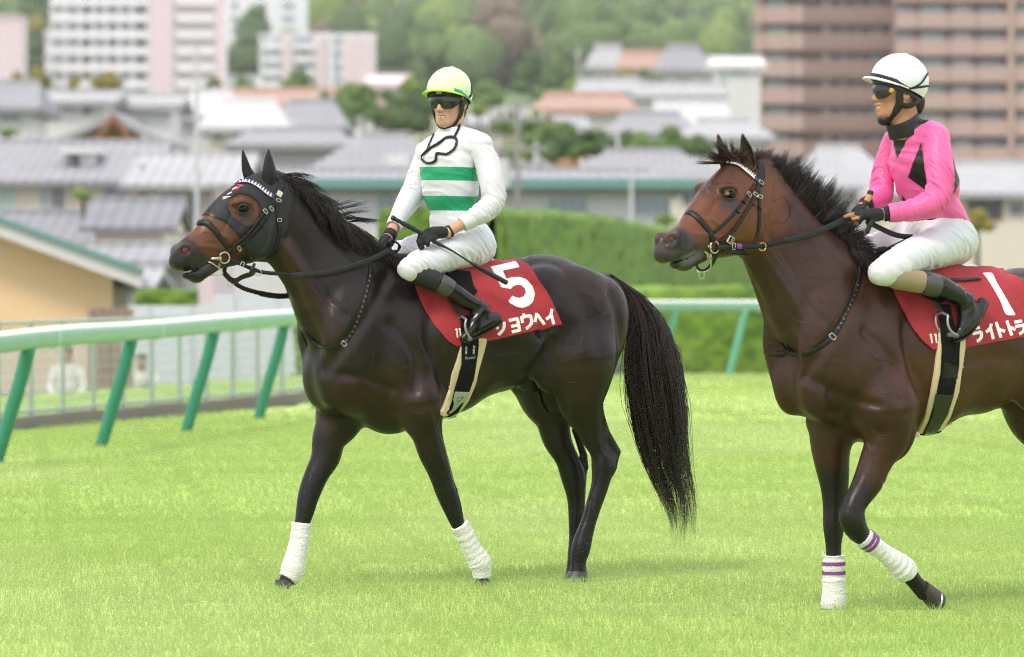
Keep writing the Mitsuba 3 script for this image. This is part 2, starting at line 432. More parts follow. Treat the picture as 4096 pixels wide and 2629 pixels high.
# ------------------------------------------------------------------ mesh fence on its kerb
mat('fence_paint', (.34, .41, .37), .5)
mat('kerb_concrete', (.20, .18, .16), .9)
fn = thing('mesh_fence', 'pale green wire mesh fence on a low concrete kerb behind the rail', 'fence')
fx = np.linspace(-5.2, 2.2, 34)
for i, x in enumerate(fx[:-1]):
    y, x2, y2 = fence_y(x), fx[i + 1], fence_y(fx[i + 1])
    m = trimesh.creation.box((.9, .16, .14)); m.apply_transform(trimesh.transformations.rotation_matrix(math.atan2(y2 - y, x2 - x), [0, 0, 1])); m.apply_translation([(x + x2) / 2, (y + y2) / 2, .05 + .008 * math.sin(i * 2.1)])
    scene[f'{fn}__kerb' + ('' if i == 0 else f'_{i:03d}')] = mikit.ply(m, 'kerb_concrete')
    add('post', sweep(np.array([[x, y, .05], [x, y, 1.02]]), .022, 6), 'fence_paint', fn)
for z in (.16, 1.0): add('fence_bar', sweep(np.array([[fx[0], fence_y(fx[0]), z], [fx[-1], fence_y(fx[-1]), z]]), .020, 6), 'fence_paint', fn)
wires = [sweep(np.array([[fx[0], fence_y(fx[0]) + .02, z], [fx[-1], fence_y(fx[-1]) + .02, z]]), .0045, 4) for z in np.linspace(.25, .93, 8)]
for x in np.linspace(fx[0], fx[-1], 331): wires.append(sweep(np.array([[x, fence_y(x) + .026, .17], [x, fence_y(x) + .026, 1.0]]), .003, 3))
add('wire_mesh', cat_(wires), 'fence_paint', fn, kind='stuff', label='fine wires of the mesh fence panels')
def bush_skin(p, n, uv):
    a = mikit.fbm(p.x * 7, p.y * 7, p.z * 7, 3); b = mikit.noise(p.x * 1.3, p.y * .8, p.z * .7)
    return mikit.mix((.040, .098, .012), (.165, .275, .03), mikit.smoothstep(.25, .75, a) * .7 + .3 * b)
mat('hedge_leaf', mikit.proc(bush_skin), .8)
def verge(p, n, uv): return mikit.mix((.12, .20, .035), (.22, .31, .08), mikit.fbm(p.x * 6, p.y * 3, p.z * 3, 3))
mat('verge_grass', mikit.proc(verge), .95)
vg = grid_mesh(np.linspace(-14, 4, 90), np.linspace(44, 84, 100), lambda x, y: ground_z(x, y) + .02 + .10 * meshkit.fbm(np.stack([x * 5, y * 3, x * 0], -1), 3, 7))
vv = np.array(vg.vertices); vg = clip_keep(vg, vv[:, 1] - fence_y(vv[:, 0]) - .15)
add('verge', vg, 'verge_grass', smooth=True, kind='structure')

# ------------------------------------------------------------------ hedges
def hedge(path, z0, z1, thick, seed, name, label, leaves=9000, leaf=.06):
    P = spline(np.array([(x, y, 0) for x, y in path], float), 90)
    t = np.gradient(P, axis=0); t /= np.linalg.norm(t, axis=1, keepdims=True); s_ = np.stack([t[:, 1], -t[:, 0], t[:, 0] * 0], 1)
    h = z1 - z0
    prof = np.array([(thick / 2, 0), (thick / 2, h * .3), (thick / 2, h * .6), (thick / 2, h * .90), (thick * .485, h * .97), (thick * .43, h), (0, h * 1.005), (-thick * .43, h), (-thick * .485, h * .97), (-thick / 2, h * .6), (-thick / 2, 0)])
    k = len(prof)
    zz = np.array([z0] * len(P))
    V = (P[:, None] + s_[:, None] * prof[None, :, :1] + np.array([0, 0, 1.0]) * prof[None, :, 1:] + np.array([0, 0, z0])).reshape(-1, 3)
    i, j = np.meshgrid(np.arange(len(P) - 1), np.arange(k - 1), indexing='ij')
    q = np.stack([i * k + j, i * k + j + 1, (i + 1) * k + j + 1, (i + 1) * k + j], -1).reshape(-1, 4)
    caps = []
    for r0 in (0, (len(P) - 1) * k):
        caps += [[r0 + k // 2, r0 + c, r0 + c + 1] for c in range(k - 1)] if r0 else [[r0 + k // 2, r0 + c + 1, r0 + c] for c in range(k - 1)]
    caps = [c for c in caps if len(set(c)) == 3]
    m = trimesh.Trimesh(V, np.vstack([q[:, [0, 1, 2]], q[:, [0, 2, 3]], caps]), process=False)
    for _ in range(2): m = trimesh.Trimesh(*trimesh.remesh.subdivide(m.vertices, m.faces), process=False); m.merge_vertices()
    q = np.array(m.vertices)
    m = pel(m, (.16 * (meshkit.fbm(q * [1.6, .9, 1.5], 3, seed) - .5))[:, None])
    rng = np.random.default_rng(seed)
    pts, fi = trimesh.sample.sample_surface(m, leaves, seed=seed)
    nn = m.face_normals[fi]
    a = rng.normal(size=(leaves, 3)); b = np.cross(a, nn); b /= np.linalg.norm(b, axis=1, keepdims=True); c = np.cross(b, rng.normal(size=(leaves, 3)) + nn); c /= np.linalg.norm(c, axis=1, keepdims=True)
    ctr = pts + nn * (rng.random((leaves, 1)) * .07); r = leaf * (.6 + .8 * rng.random((leaves, 1)))
    LV = np.stack([ctr - b * r, ctr + c * r * .6, ctr + b * r, ctr - c * r * .6], 1).reshape(-1, 3)
    Lf = (np.array([[0, 1, 2], [0, 2, 3]])[None] + 4 * np.arange(leaves)[:, None, None]).reshape(-1, 3)
    key = thing(name, label, 'hedge')
    add('foliage', m, 'hedge_leaf', key, smooth=True)
    add('leaves', trimesh.Trimesh(LV, Lf, process=False), 'hedge_leaf', key, kind='stuff')
hedge([(-3, 72), (1.5, 71.9), (6, 71.6), (12, 71.5), (20, 71.5)], -.3, 1.20, 1.6, 1, 'clipped_hedge', 'low clipped hedge with a bright top just behind the far rail')
hedge([(-1.1, 78), (-.2, 83), (1.6, 106), (4.0, 133), (9, 162), (18, 192), (30, 212)], -1.5, 2.36, 2.0, 2, 'clipped_hedge', 'tall clipped green hedge curving away behind the riders', 12000, .09)
def box_hedge(u0, u1, v0, v1, y, d, label):
    a, b = U(u0 * 1.7067, v1 * 1.7067, y), U(u1 * 1.7067, v0 * 1.7067, y)
    m = bx(a[0], b[0], y, y + d, a[2], b[2])
    for _ in range(5): m = trimesh.Trimesh(*trimesh.remesh.subdivide(m.vertices, m.faces), process=False); m.merge_vertices()
    m = pel(relax(m, 8, .5, -.1), (.16 * (meshkit.fbm(np.array(m.vertices) * 3, 3, 3) - .5))[:, None])
    k = thing('clipped_hedge', label, 'hedge'); add('foliage', m, 'hedge_leaf', k, smooth=True)

# ------------------------------------------------------------------ the town on the slope
for nm, c, r in [('plaster_white', (.60, .60, .61), .8), ('tower_white', (.74, .74, .77), .8), ('plaster_cream', (.64, .59, .50), .8), ('plaster_beige', (.78, .56, .33), .8), ('plaster_pink', (.66, .54, .58), .8), ('plaster_grey', (.42, .42, .43), .8), ('trim_white', (.60, .595, .59), .6),
                 ('eave_green', (.12, .27, .25), .5), ('brick_brown', (.25, .172, .15), .85), ('parapet_brown', (.42, .305, .27), .85), ('timber_brown', (.22, .10, .06), .7), ('glass_green', (.34, .46, .43), .12), ('glass_dark', (.05, .06, .07), .08),
                 ('glass_blue', (.24, .30, .36), .12), ('steel_grey', (.36, .37, .38), .5), ('panel_blue', (.55, .57, .64), .6), ('wall_rust', (.27, .19, .16), .8), ('terracotta', (.46, .27, .20), .8), ('pole_grey', (.26, .25, .25), .7), ('pole_pale', (.52, .53, .54), .6), ('curtain', (.55, .56, .56), .8), ('gable_orange', (.42, .24, .13), .8), ('roof_white', (.44, .44, .45), .5)]:
    mat(nm, c, r)
def tiles(col):
    def f(p, n, uv):
        s = dr.sin(p.x * 21) * .5 + .5
        return mi.Color3f(col) * (.80 + .28 * s) * (.88 + .24 * mikit.fbm(p.x * 1.3, p.y * 1.3, p.z * 2, 2))
    return f
_t = [tiles(c) for c in ((.19, .19, .21), (.25, .25, .27), (.34, .34, .355), (.36, .23, .18))]
for nm, f in zip(('tile_dark', 'tile_grey', 'tile_pale', 'tile_orange'), _t): mat(nm, mikit.proc(f), .6)
K = 1.7067
def PX(u, v, y): return U(u * K, v * K, y)
def gz(x, y): return float(ground_z(x, y))

def window(parent, u0, u1, v0, v1, y, pane='glass_blue', frame='trim_white', mull=1):
    a, b = PX(u0, v1, y), PX(u1, v0, y)
    t = max(.05, .05 * (b[0] - a[0]))
    fr_ = cat_([bx(a[0], b[0], y - .10, y + .02, a[2] - t, a[2]), bx(a[0], b[0], y - .10, y + .02, b[2], b[2] + t), bx(a[0] - t, a[0], y - .10, y + .02, a[2] - t, b[2] + t), bx(b[0], b[0] + t, y - .10, y + .02, a[2] - t, b[2] + t)] + [bx(x - t * .4, x + t * .4, y - .085, y + .02, a[2], b[2]) for x in np.linspace(a[0], b[0], mull + 2)[1:-1]])
    k = add('window', fr_, frame, parent)
    scene[k + '__pane'] = mikit.ply(bx(a[0], b[0], y - .045, y + .01, a[2], b[2]), pane)

def gable(parent, x0, x1, y0, y1, ze, zr, axis, rmat, over=.5, th=.18, wall=None, hip=0.0):
    """a roof over a box; axis 'x' = ridge runs across the view, 'y' = ridge runs away; hip = how far the ridge is shortened"""
    X0, X1, Y0, Y1 = x0 - over, x1 + over, y0 - over, y1 + over
    if axis == 'x':
        yc = (Y0 + Y1) / 2; R = [(X0 + hip, yc, zr), (X1 - hip, yc, zr)]
        sl = [[(X0, Y0, ze), (X1, Y0, ze), R[1], R[0]], [(X1, Y1, ze), (X0, Y1, ze), R[0], R[1]]]; ends = [[(X0, Y1, ze), (X0, Y0, ze), R[0]], [(X1, Y0, ze), (X1, Y1, ze), R[1]]]
    else:
        xc = (X0 + X1) / 2; R = [(xc, Y0 + hip, zr), (xc, Y1 - hip, zr)]
        sl = [[(X0, Y1, ze), (X0, Y0, ze), R[0], R[1]], [(X1, Y0, ze), (X1, Y1, ze), R[1], R[0]]]; ends = [[(X0, Y0, ze), (X1, Y0, ze), R[0]], [(X1, Y1, ze), (X0, Y1, ze), R[1]]]
    ms = [trimesh.convex.convex_hull(np.vstack([np.array(q), np.array(q) - [0, 0, th]])) for q in sl + (ends if hip else [])]
    k = add('roof', cat_(ms), rmat, parent)
    scene[k + '__ridge'] = mikit.ply(sweep(np.array(R), th * .7, 6), rmat)
    if not hip and wall:
        if axis == 'y':
            for yy in (y0, y1): scene_add = add('gable_wall', trimesh.convex.convex_hull(np.array([(x0, yy, ze - .1), (x1, yy, ze - .1), ((x0 + x1) / 2, yy, zr - .25), (x0, yy + .12, ze - .1), (x1, yy + .12, ze - .1), ((x0 + x1) / 2, yy + .12, zr - .25)])), wall, parent)
        else:
            for xx in (x0, x1): add('gable_wall', trimesh.convex.convex_hull(np.array([(xx, y0, ze - .1), (xx, y1, ze - .1), (xx, (y0 + y1) / 2, zr - .25), (xx + .12, y0, ze - .1), (xx + .12, y1, ze - .1), (xx + .12, (y0 + y1) / 2, zr - .25)])), wall, parent)
    return k

def house(label, u0, u1, ve, vr, y, depth, wall, roof, axis='x', hip=0.0, wins=(), over=.5, name='house', vb=None):
    """walls between two traced columns, eaves and ridge at traced heights, standing on the slope at distance y"""
    a, b = PX(u0, ve, y), PX(u1, ve, y)
    ze = a[2]; yr = y + depth / 2 if axis == 'x' else y
    zr = PX(u0, vr, yr)[2]
    zb = min(gz(a[0], y), gz(b[0], y), gz(a[0], y + depth)) - .4 if vb is None else PX(u0, vb, y)[2]
    k = thing(name, label, 'house')
    add('wall', bx(a[0], b[0], y, y + depth, zb, ze - .02), wall, k)
    gable(k, a[0], b[0], y, y + depth, ze, max(zr, ze + .3), axis, roof, over, max(.12, y * .0012), wall, hip * (b[0] - a[0]))
    for w in wins: window(k, *w[:4], y, *w[4:])
    return k, a, b

# nearest: yards, walls and roofs just beyond the fence
k = thing('house', 'peach coloured building with a broad white verge board, close behind the mesh fence', 'house')
y = 92.0
A = [PX(-700, 640, y), PX(-330, 428, y), PX(265, 640, y), PX(265, 790, y), PX(-700, 790, y)]
add('wall', extr(Polygon([(p[0], p[2]) for p in A]), 9.0, np.array([[1, 0, -.095, 0], [0, 0, 1, y], [0, 1, 0, 0], [0, 0, 0, 1.0]])), 'plaster_beige', k)
for (ua, va, ub, vb, nm, m_, d0, th) in ((-330, 398, 330, 640, 'verge_board', 'trim_white', -.8, .27), (-330, 388, 335, 630, 'roof', 'eave_green', -.9, .10), (-330, 398, -1000, 650, 'verge_board', 'trim_white', -.8, .27)):
    a, b = PX(ua, va, y), PX(ub, vb, y)
    add(nm, trimesh.convex.convex_hull(np.array([(p[0] - .095 * (yy - y), yy, p[2] - q) for p in (a, b) for yy in (y + d0, y + 2.2) for q in (0, th)])), m_, k)
house('white walled shed beside the peach building under the small hedge', 268, 300, 672, 660, 93, 5, 'trim_white', 'tile_pale', vb=790)
k = thing('block_wall', 'short rust brown block wall below the peach building', 'wall')
a, b = PX(205, 770, 70), PX(312, 722, 70)
for i in range(6):
    for j in range(3):
        w, h = (b[0] - a[0]) / 6, (b[2] - a[2] + 1.0) / 3
        add('block', bx(a[0] + i * w + .006, a[0] + (i + 1) * w - .006, 70, 70.15, a[2] - 1 + j * h + .005, a[2] - 1 + (j + 1) * h - .005), 'wall_rust', k)
k = thing('panel_fence', 'pale blue grey sheet metal fence standing behind the mesh fence', 'fence')
for i, u in enumerate(np.linspace(300, 1150, 18)[:-1]):
    a, b = PX(u, 905, 78), PX(u + 49, 716 if u < 462 else 690, 78); add('panel', bx(a[0], b[0], 78 + .05 * (i % 2), 78.04 + .05 * (i % 2), a[2] - 1, b[2]), 'panel_blue', k)
box_hedge(320, 458, 681, 716, 80, 1.0, 'small clipped box hedge above the pale blue fence')
house('tiled roof house behind the peach building, only its dark grey roof showing', -120, 215, 583, 500, 108, 10, 'plaster_cream', 'tile_dark')
house('small cream outbuilding with a dark tiled roof and blank wall', 222, 384, 531, 470, 104, 5, 'plaster_cream', 'tile_dark', over=.28)
house('long low flat grey roof below the cream outbuilding', 232, 430, 612, 604, 99, 4, 'plaster_grey', 'tile_grey')
k, a, b = house('long cream house with big pale grey roof and roof dormer', -60, 322, 424, 335, 130, 14, 'plaster_cream', 'tile_grey', over=.4,
    wins=[(0, 34, 432, 492, 'glass_green'), (97, 118, 436, 500, 'glass_blue'), (122, 150, 436, 490, 'glass_dark'), (245, 302, 430, 468, 'glass_blue')])
a, b = PX(170, 408, 133), PX(222, 362, 133)
add('dormer', bx(a[0], b[0], 132.2, 138, a[2], b[2]), 'trim_white', k); add('dormer_window', bx(a[0] + .05, a[0] + (b[0] - a[0]) * .42, 132.12, 132.25, a[2] + .05, b[2] - .05), 'glass_dark', k); add('dormer_roof', bx(a[0] - .25, b[0] + .15, 131.9, 138, b[2], b[2] + .14), 'trim_white', k)
k = house('house with striped pale roof and pinkish wall behind the head of the dark horse', 372, 500, 432, 366, 124, 9, 'plaster_pink', 'tile_pale', over=.9, wins=[(395, 425, 452, 560, 'glass_blue'), (445, 470, 452, 540, 'glass_dark')])[0]
a = PX(333, 425, 126); add('gable_board', trimesh.convex.convex_hull(np.array([(a[0] - .25, 126, a[2]), (a[0] + .25, 126, a[2]), (a[0], 126, a[2] + .45), (a[0], 128, a[2])])), 'timber_brown', k)
k, a, b = house('long pale building with a green eaves band above the tall hedge', 486, 1572, 436, 402, 150, 12, 'plaster_white', 'tile_grey', hip=.08, over=.6,
    wins=[(520, 560, 462, 520, 'glass_blue'), (640, 700, 462, 505, 'glass_dark'), (885, 925, 462, 502, 'glass_blue'), (1095, 1160, 465, 500, 'glass_dark'), (1287, 1374, 466, 503, 'glass_blue', 'trim_white', 3), (1487, 1568, 466, 503, 'glass_blue', 'trim_white', 3)])
add('eaves_band', bx(a[0] - .7, b[0] + .7, 149.2, 149.5, a[2] - .08, a[2] + .2), 'eave_green', k); add('downpipe', sweep(np.array([(a[0] + 8.9, 149.85, a[2] - .1), (a[0] + 8.9, 149.85, -1.5)]), .05, 6), 'trim_white', k)
house('house with a tall grey hipped roof and white skylight behind the striped rider', 752, 1035, 398, 318, 172, 12, 'plaster_grey', 'tile_grey', hip=.42)
a, b = PX(902, 388, 171.2), PX(955, 360, 171.2); add('skylight', bx(a[0], b[0], 172.4, 173.2, a[2], b[2]), 'trim_white', sorted(q for q in labels if q.startswith('house'))[-1])
house('grey hip roofed house beside the reddish horse with a cream chimney block', 1345, 1690, 420, 356, 176, 12, 'plaster_cream', 'tile_grey', hip=.33, wins=[(1600, 1640, 436, 480, 'glass_dark')])
house('little gabled house with a cream front between pole and trees', 1215, 1300, 408, 372, 190, 8, 'plaster_cream', 'tile_pale', 'y')
house('house with dark sloping gable right of the striped rider', 1120, 1225, 402, 360, 186, 9, 'timber_brown', 'tile_dark', 'y')
house('pale hip roofed house between the reddish horse and the pink rider', 1895, 2085, 436, 348, 180, 12, 'plaster_white', 'tile_pale', hip=.40, wins=[(1930, 1975, 448, 480)])
house('cream house with a wide pale roof behind the pink rider', 2075, 2600, 452, 384, 172, 12, 'plaster_cream', 'tile_pale', hip=.2, wins=[(2272, 2345, 470, 512, 'glass_dark', 'timber_brown'), (2368, 2398, 478, 505, 'glass_dark')])
house('low white shed roofs over the hedge at the far edge behind the pink rider', 2262, 2420, 546, 528, 232, 6, 'plaster_white', 'tile_pale')

# middle rows
mid = [('grey roofed house with pale wall at the edge above the long cream house', -60, 62, 252, 196, 225, 10, 'plaster_white', 'tile_grey', 'x', .2, [(5, 45, 262, 285, 'glass_blue')]),
 ('wide white flat topped house below the yellow trees', 72, 246, 236, 220, 245, 10, 'plaster_white', 'tile_pale', 'x', 0, [(100, 130, 246, 264, 'glass_blue'), (150, 175, 246, 262), (195, 215, 246, 268, 'glass_dark')]),
 ('white house with small blue window left of the bright roofs', 236, 398, 246, 226, 250, 9, 'plaster_white', 'tile_pale', 'x', 0, [(285, 330, 252, 266, 'glass_blue'), (340, 372, 252, 272, 'glass_green'), (300, 330, 300, 318, 'glass_blue')]),
 ('house with white hipped roof and a dark strip window', 404, 560, 270, 218, 262, 10, 'plaster_white', 'roof_white', 'x', .36, [(418, 470, 274, 284, 'glass_dark'), (490, 520, 274, 284, 'glass_dark')]),
 ('cream house with steep bright white roof facing the racecourse', 490, 650, 298, 238, 236, 10, 'plaster_cream', 'roof_white', 'x', .28, [(506, 520, 306, 328, 'glass_dark'), (548, 560, 304, 330, 'glass_dark'), (590, 604, 302, 326, 'glass_dark')]),
 ('grey gabled house right of the bright white roofs', 655, 790, 296, 240, 255, 9, 'plaster_grey', 'tile_grey', 'x', .3, [(690, 715, 304, 322)]),
 ('long terracotta roofed row above the bright white roofs', 480, 880, 246, 214, 330, 12, 'plaster_white', 'tile_orange', 'x', .06, []),
 ('pale pink flat roofed block right of the small pink apartments', 870, 946, 192, 184, 420, 10, 'plaster_white', 'plaster_pink', 'x', 0, []),
 ('low grey roofs below the bright white roof, behind the dark horse', 560, 800, 338, 306, 205, 10, 'plaster_grey', 'tile_grey', 'x', .2, [(600, 640, 342, 360)]),
 ('pale house half hidden by trees behind the striped rider', 1100, 1260, 288, 262, 300, 10, 'plaster_cream', 'tile_pale', 'x', .2, []),
 ('terracotta roofed house above the middle trees', 1265, 1480, 256, 224, 360, 10, 'plaster_white', 'tile_orange', 'x', .15, [(1300, 1330, 260, 272)]),
 ('white stepped house on the slope above the terracotta roof', 1360, 1500, 214, 190, 430, 10, 'plaster_cream', 'tile_pale', 'x', .1, [(1400, 1430, 216, 226)]),
 ('white house with pale roof high on the slope', 1380, 1475, 156, 112, 560, 12, 'plaster_white', 'tile_pale', 'x', .3, [(1400, 1430, 162, 176, 'glass_dark')]),
 ('house with an orange roof beside the high white house', 1458, 1562, 158, 126, 540, 12, 'plaster_cream', 'tile_orange', 'x', .15, [(1490, 1530, 164, 178, 'glass_blue')]),
 ('house with big grey hipped roof and white wall under the wood', 1545, 1665, 162, 112, 520, 12, 'plaster_white', 'tile_grey', 'x', .3, [(1560, 1600, 166, 180, 'glass_blue'), (1620, 1650, 166, 180)]),
 ('white cubic house with tower beside the brown apartments', 1680, 1782, 150, 142, 500, 12, 'plaster_white', 'plaster_white', 'x', 0, [(1715, 1750, 156, 176, 'glass_blue'), (1690, 1702, 150, 200, 'glass_green')]),
 ('long white terrace wall house on the slope', 1500, 1690, 222, 200, 400, 10, 'plaster_white', 'tile_pale', 'x', .1, [(1540, 1570, 226, 236)]),
 ('house with brilliant white panel roof tilted above dark eaves', 1560, 1690, 290, 244, 300, 10, 'glass_dark', 'roof_white', 'x', 0, []),
 ('grey gabled roofs in front of the white panel roof', 1440, 1620, 312, 268, 270, 10, 'plaster_white', 'tile_grey', 'x', .25, [(1480, 1510, 316, 326)]),
 ('pale rounded roof house beside the brown apartments', 1620, 1790, 320, 284, 250, 10, 'plaster_white', 'tile_pale', 'x', .3, [(1700, 1740, 324, 336, 'glass_dark')]),
 ('small peach house among the middle trees', 1300, 1360, 298, 280, 280, 8, 'gable_orange', 'tile_pale', 'x', .1, [])]
for r in mid: house(r[0], r[1], r[2], r[3], r[4], r[5], r[6], r[7], r[8], r[9], r[10], r[11], over=.6)
k, a, b = house('house with a brown timber gable under a pale roof', 222, 312, 332, 272, 205, 9, 'gable_orange', 'tile_pale', 'y', over=1.6)
for s in (0, 1):
    p, q = PX(212 if s == 0 else 322, 334, 203.2), PX(267, 266, 203.2); add('gable_board', trimesh.convex.convex_hull(np.array([(w[0], yy, w[2] + d) for w in (p, q) for yy in (203, 203.3) for d in (0, -.34)])), 'timber_brown', k)

# ------------------------------------------------------------------ apartment blocks
def apartments(label, u0, u1, vt, vb, y, depth, wall, floor_px, cols, off=0.0, ph=.42):
    """cols: (kind, u0, u1): 'wall' plain strip, 'balcony' recessed balconies with parapets, 'grid' windows"""
    k = thing('apartment_block', label, 'building')
    a, b = PX(u0, vb, y), PX(u1, vt, y)
    zg = gz((a[0] + b[0]) / 2, y) - 2
    add('wall', bx(a[0], b[0], y + 1.6, y + depth, zg, b[2]), wall, k)
    add('roof', bx(a[0] - .3, b[0] + .3, y + 1.2, y + depth, b[2] + .01, b[2] + .5), wall, k)
    h = floor_px * K * y / F
    nf = int((b[2] - zg) / h)
    for kind, c0, c1, m1, m2 in cols:
        x0, x1 = PX(c0, vt, y)[0], PX(c1, vt, y)[0]
        if kind == 'strip': add('wall_strip', bx(x0, x1, y - .1, y + 1.59, zg, b[2] - .02), m1, k); continue
        for i in range(nf + 1):
            z = b[2] - off * h - (i + 1) * h
            if z + h < zg or PX(0, 0, y)[2] < z - 1 or z < PX(0, vb + 8, y)[2] - h: continue
            if kind == 'balcony':
                kb = add('balcony', bx(x0, x1, y + .05, y + 1.59, z - .1, z + .12), m1, k)
                scene[kb + '__parapet'] = mikit.ply(bx(x0, x1, y, y + .15, z + .121, z + h * ph), m1)
                scene[kb + '__window'] = mikit.ply(bx(x0 + .35, x1 - .35, y + 1.50, y + 1.598, z + .2, z + h * .82), m2)
            elif kind == 'band':
                kb = add('floor_band', bx(x0, x1, y + .3, y + 1.58, z - .35, z + .05), m1, k)
                scene[kb + '__parapet'] = mikit.ply(bx(x0, x1, y + .1, y + .28, z + .051, z + h * ph), m2)
            elif kind == 'window':
                kb = add('window', bx(x0, x1, y + 1.45, y + 1.598, z + h * .25, z + h * .82), m1, k)
                scene[kb + '__pane'] = mikit.ply(bx(x0 + .12, x1 - .12, y + 1.40, y + 1.449, z + h * .28, z + h * .79), m2)
    return k
W_, Pk = 'tower_white', 'plaster_pink'
apartments('tall white apartment block with a pink stair strip', 118, 520, -260, 232, 900, 16, W_, 38.6,
    [('balcony', 122, 152, W_, 'curtain'), ('balcony', 155, 184, W_, 'glass_blue'), ('balcony', 187, 216, W_, 'glass_dark'), ('balcony', 219, 246, W_, 'glass_blue'), ('balcony', 249, 276, W_, 'glass_dark'), ('balcony', 279, 308, W_, 'glass_blue'), ('balcony', 311, 346, W_, 'glass_dark'), *[('strip', q - 2, q + 2.5, W_, W_) for q in (119, 153, 185.5, 217.5, 247.5, 277.5, 309.5, 348)], ('strip', 352, 404, Pk, Pk), ('balcony', 412, 500, W_, Pk), ('strip', 506, 524, Pk, Pk)])
apartments('lower wing of the tall white apartment block', 104, 121, 78, 232, 905, 14, W_, 38.6, [('window', 107, 118, W_, 'glass_blue')])
apartments('small white and pink apartment block among the trees', 607, 876, 84, 226, 960, 15, W_, 30,
    [('balcony', 610, 632, W_, 'glass_blue'), ('balcony', 635, 658, W_, 'glass_blue'), ('strip', 662, 684, Pk, Pk), ('balcony', 688, 738, W_, 'glass_blue'), ('strip', 742, 764, Pk, Pk), ('strip', 768, 780, W_, W_), ('window', 784, 802, W_, 'glass_blue'), ('strip', 808, 874, Pk, Pk)])
apartments('plain pink end wall of an apartment block at the edge of the town', -160, 46, 42, 215, 880, 14, Pk, 40, [('window', -120, -90, W_, 'glass_blue')])
apartments('white block on the hill above the trees', 522, 716, -60, 60, 1150, 14, W_, 30, [('window', 540, 560, W_, 'glass_blue'), ('window', 600, 625, W_, 'glass_blue'), ('window', 660, 690, W_, 'glass_blue')])
Bk, Pp = 'brick_brown', 'parapet_brown'
apartments('brown brick apartment tower with green glass balconies', 1786, 2090, -300, 380, 560, 14, Bk, 63.2,
    [('balcony', 1766, 1790, Pp, 'glass_blue'), ('balcony', 1792, 1856, Pp, 'glass_green'), ('balcony', 1858, 1884, Pp, 'glass_blue'), ('band', 1886, 2088, Bk, Bk), ('window', 1930, 1948, 'trim_white', 'curtain'), ('window', 1966, 1990, Bk, 'glass_blue'), ('window', 2004, 2022, Bk, 'glass_blue'), ('window', 2040, 2070, Bk, 'glass_blue')], .55, .58)
apartments('second brown brick apartment tower behind the pink rider', 2096, 2620, -300, 380, 556, 14, Bk, 63.2,
    [('balcony', 2100, 2150, Pp, 'glass_blue'), ('balcony', 2153, 2222, Pp, 'glass_green'), ('balcony', 2225, 2290, Pp, 'glass_blue'), ('balcony', 2293, 2362, Pp, 'glass_blue'), ('strip', 2364, 2378, Pp, Pp), ('balcony', 2381, 2470, Pp, 'glass_green'), ('window', 2240, 2275, 'trim_white', 'curtain')], .75, .56)

# ------------------------------------------------------------------ trees
def leafskin(c0, c1):
    def f(p, n, uv): return mikit.mix(c0, c1, mikit.fbm(p.x * .9, p.y * .9, p.z * .9, 3))
    return f
_l = [leafskin((.030, .062, .022), (.080, .135, .045)), leafskin((.055, .10, .028), (.13, .20, .06)), leafskin((.12, .11, .015), (.26, .22, .05)), leafskin((.09, .15, .03), (.20, .27, .07)), leafskin((.10, .075, .055), (.17, .13, .09))]
for i, f in enumerate(_l): mat(f'foliage_{i}', mikit.proc(f), .85)
mat('bark', (.10, .075, .055), .9)
def crown_mesh(seed, leaves=420, lv=2):
    rng = np.random.default_rng(seed)
    cs = [(rng.normal(0, .34), rng.normal(0, .34), rng.normal(.05, .30), rng.uniform(.34, .56)) for _ in range(9)]
    ms = []
    for x, y, z, r in cs:
        s = trimesh.creation.icosphere(lv, r); s.apply_translation([x, y, z]); s = pel(s, (.30 * r * (meshkit.fbm(np.array(s.vertices) * 4.5, 3, seed) - .5) * 2)[:, None]); ms.append(s)
    core = cat_(ms)
    pts, fi = trimesh.sample.sample_surface(core, leaves, seed=seed)
    b = rng.normal(size=(leaves, 3)); b /= np.linalg.norm(b, axis=1, keepdims=True); c = np.cross(b, rng.normal(size=(leaves, 3))); c /= np.linalg.norm(c, axis=1, keepdims=True)
    ctr = pts + core.face_normals[fi] * (rng.random((leaves, 1)) * .13); r = .035 + .05 * rng.random((leaves, 1))
    LV = np.stack([ctr - b * r, ctr + c * r * .7, ctr + b * r, ctr - c * r * .7], 1).reshape(-1, 3); Lf = (np.array([[0, 1, 2], [0, 2, 3]])[None] + 4 * np.arange(leaves)[:, None, None]).reshape(-1, 3)
    return cat_([core, trimesh.Trimesh(LV, Lf, process=False)])
CROWNS = [crown_mesh(s) for s in range(5)]
FAR_CROWNS = [crown_mesh(s, 120, 1) for s in range(5)]
CR = {}
def tree(label, u, v, r, y, tone, squash=1.0, group=None, name='tree'):
    p = PX(u, v, y); R = r * K * y / F
    k = thing(name, label, 'tree', group)
    i = int(u * 7 + v) % 5
    if (i, tone) not in CR: CR[i, tone] = mikit.ply(CROWNS[i], f'foliage_{tone}')
    scene[k + '__crown'] = {**CR[i, tone], 'to_world': T().translate(list(map(float, p))).rotate([0, 0, 1], float((u * 37) % 360)).scale([R * 1.1, R * 1.1, R * squash])}
    g = gz(p[0], y)
    if p[2] - g > .5: scene[k + '__trunk'] = mikit.ply(sweep(np.array([[p[0], y, g - .3], [p[0] + .02 * R, y, (g + p[2]) / 2], [p[0], y, p[2]]]), np.array([.13, .10, .05]) * max(1.0, R * .6), 7), 'bark', True)
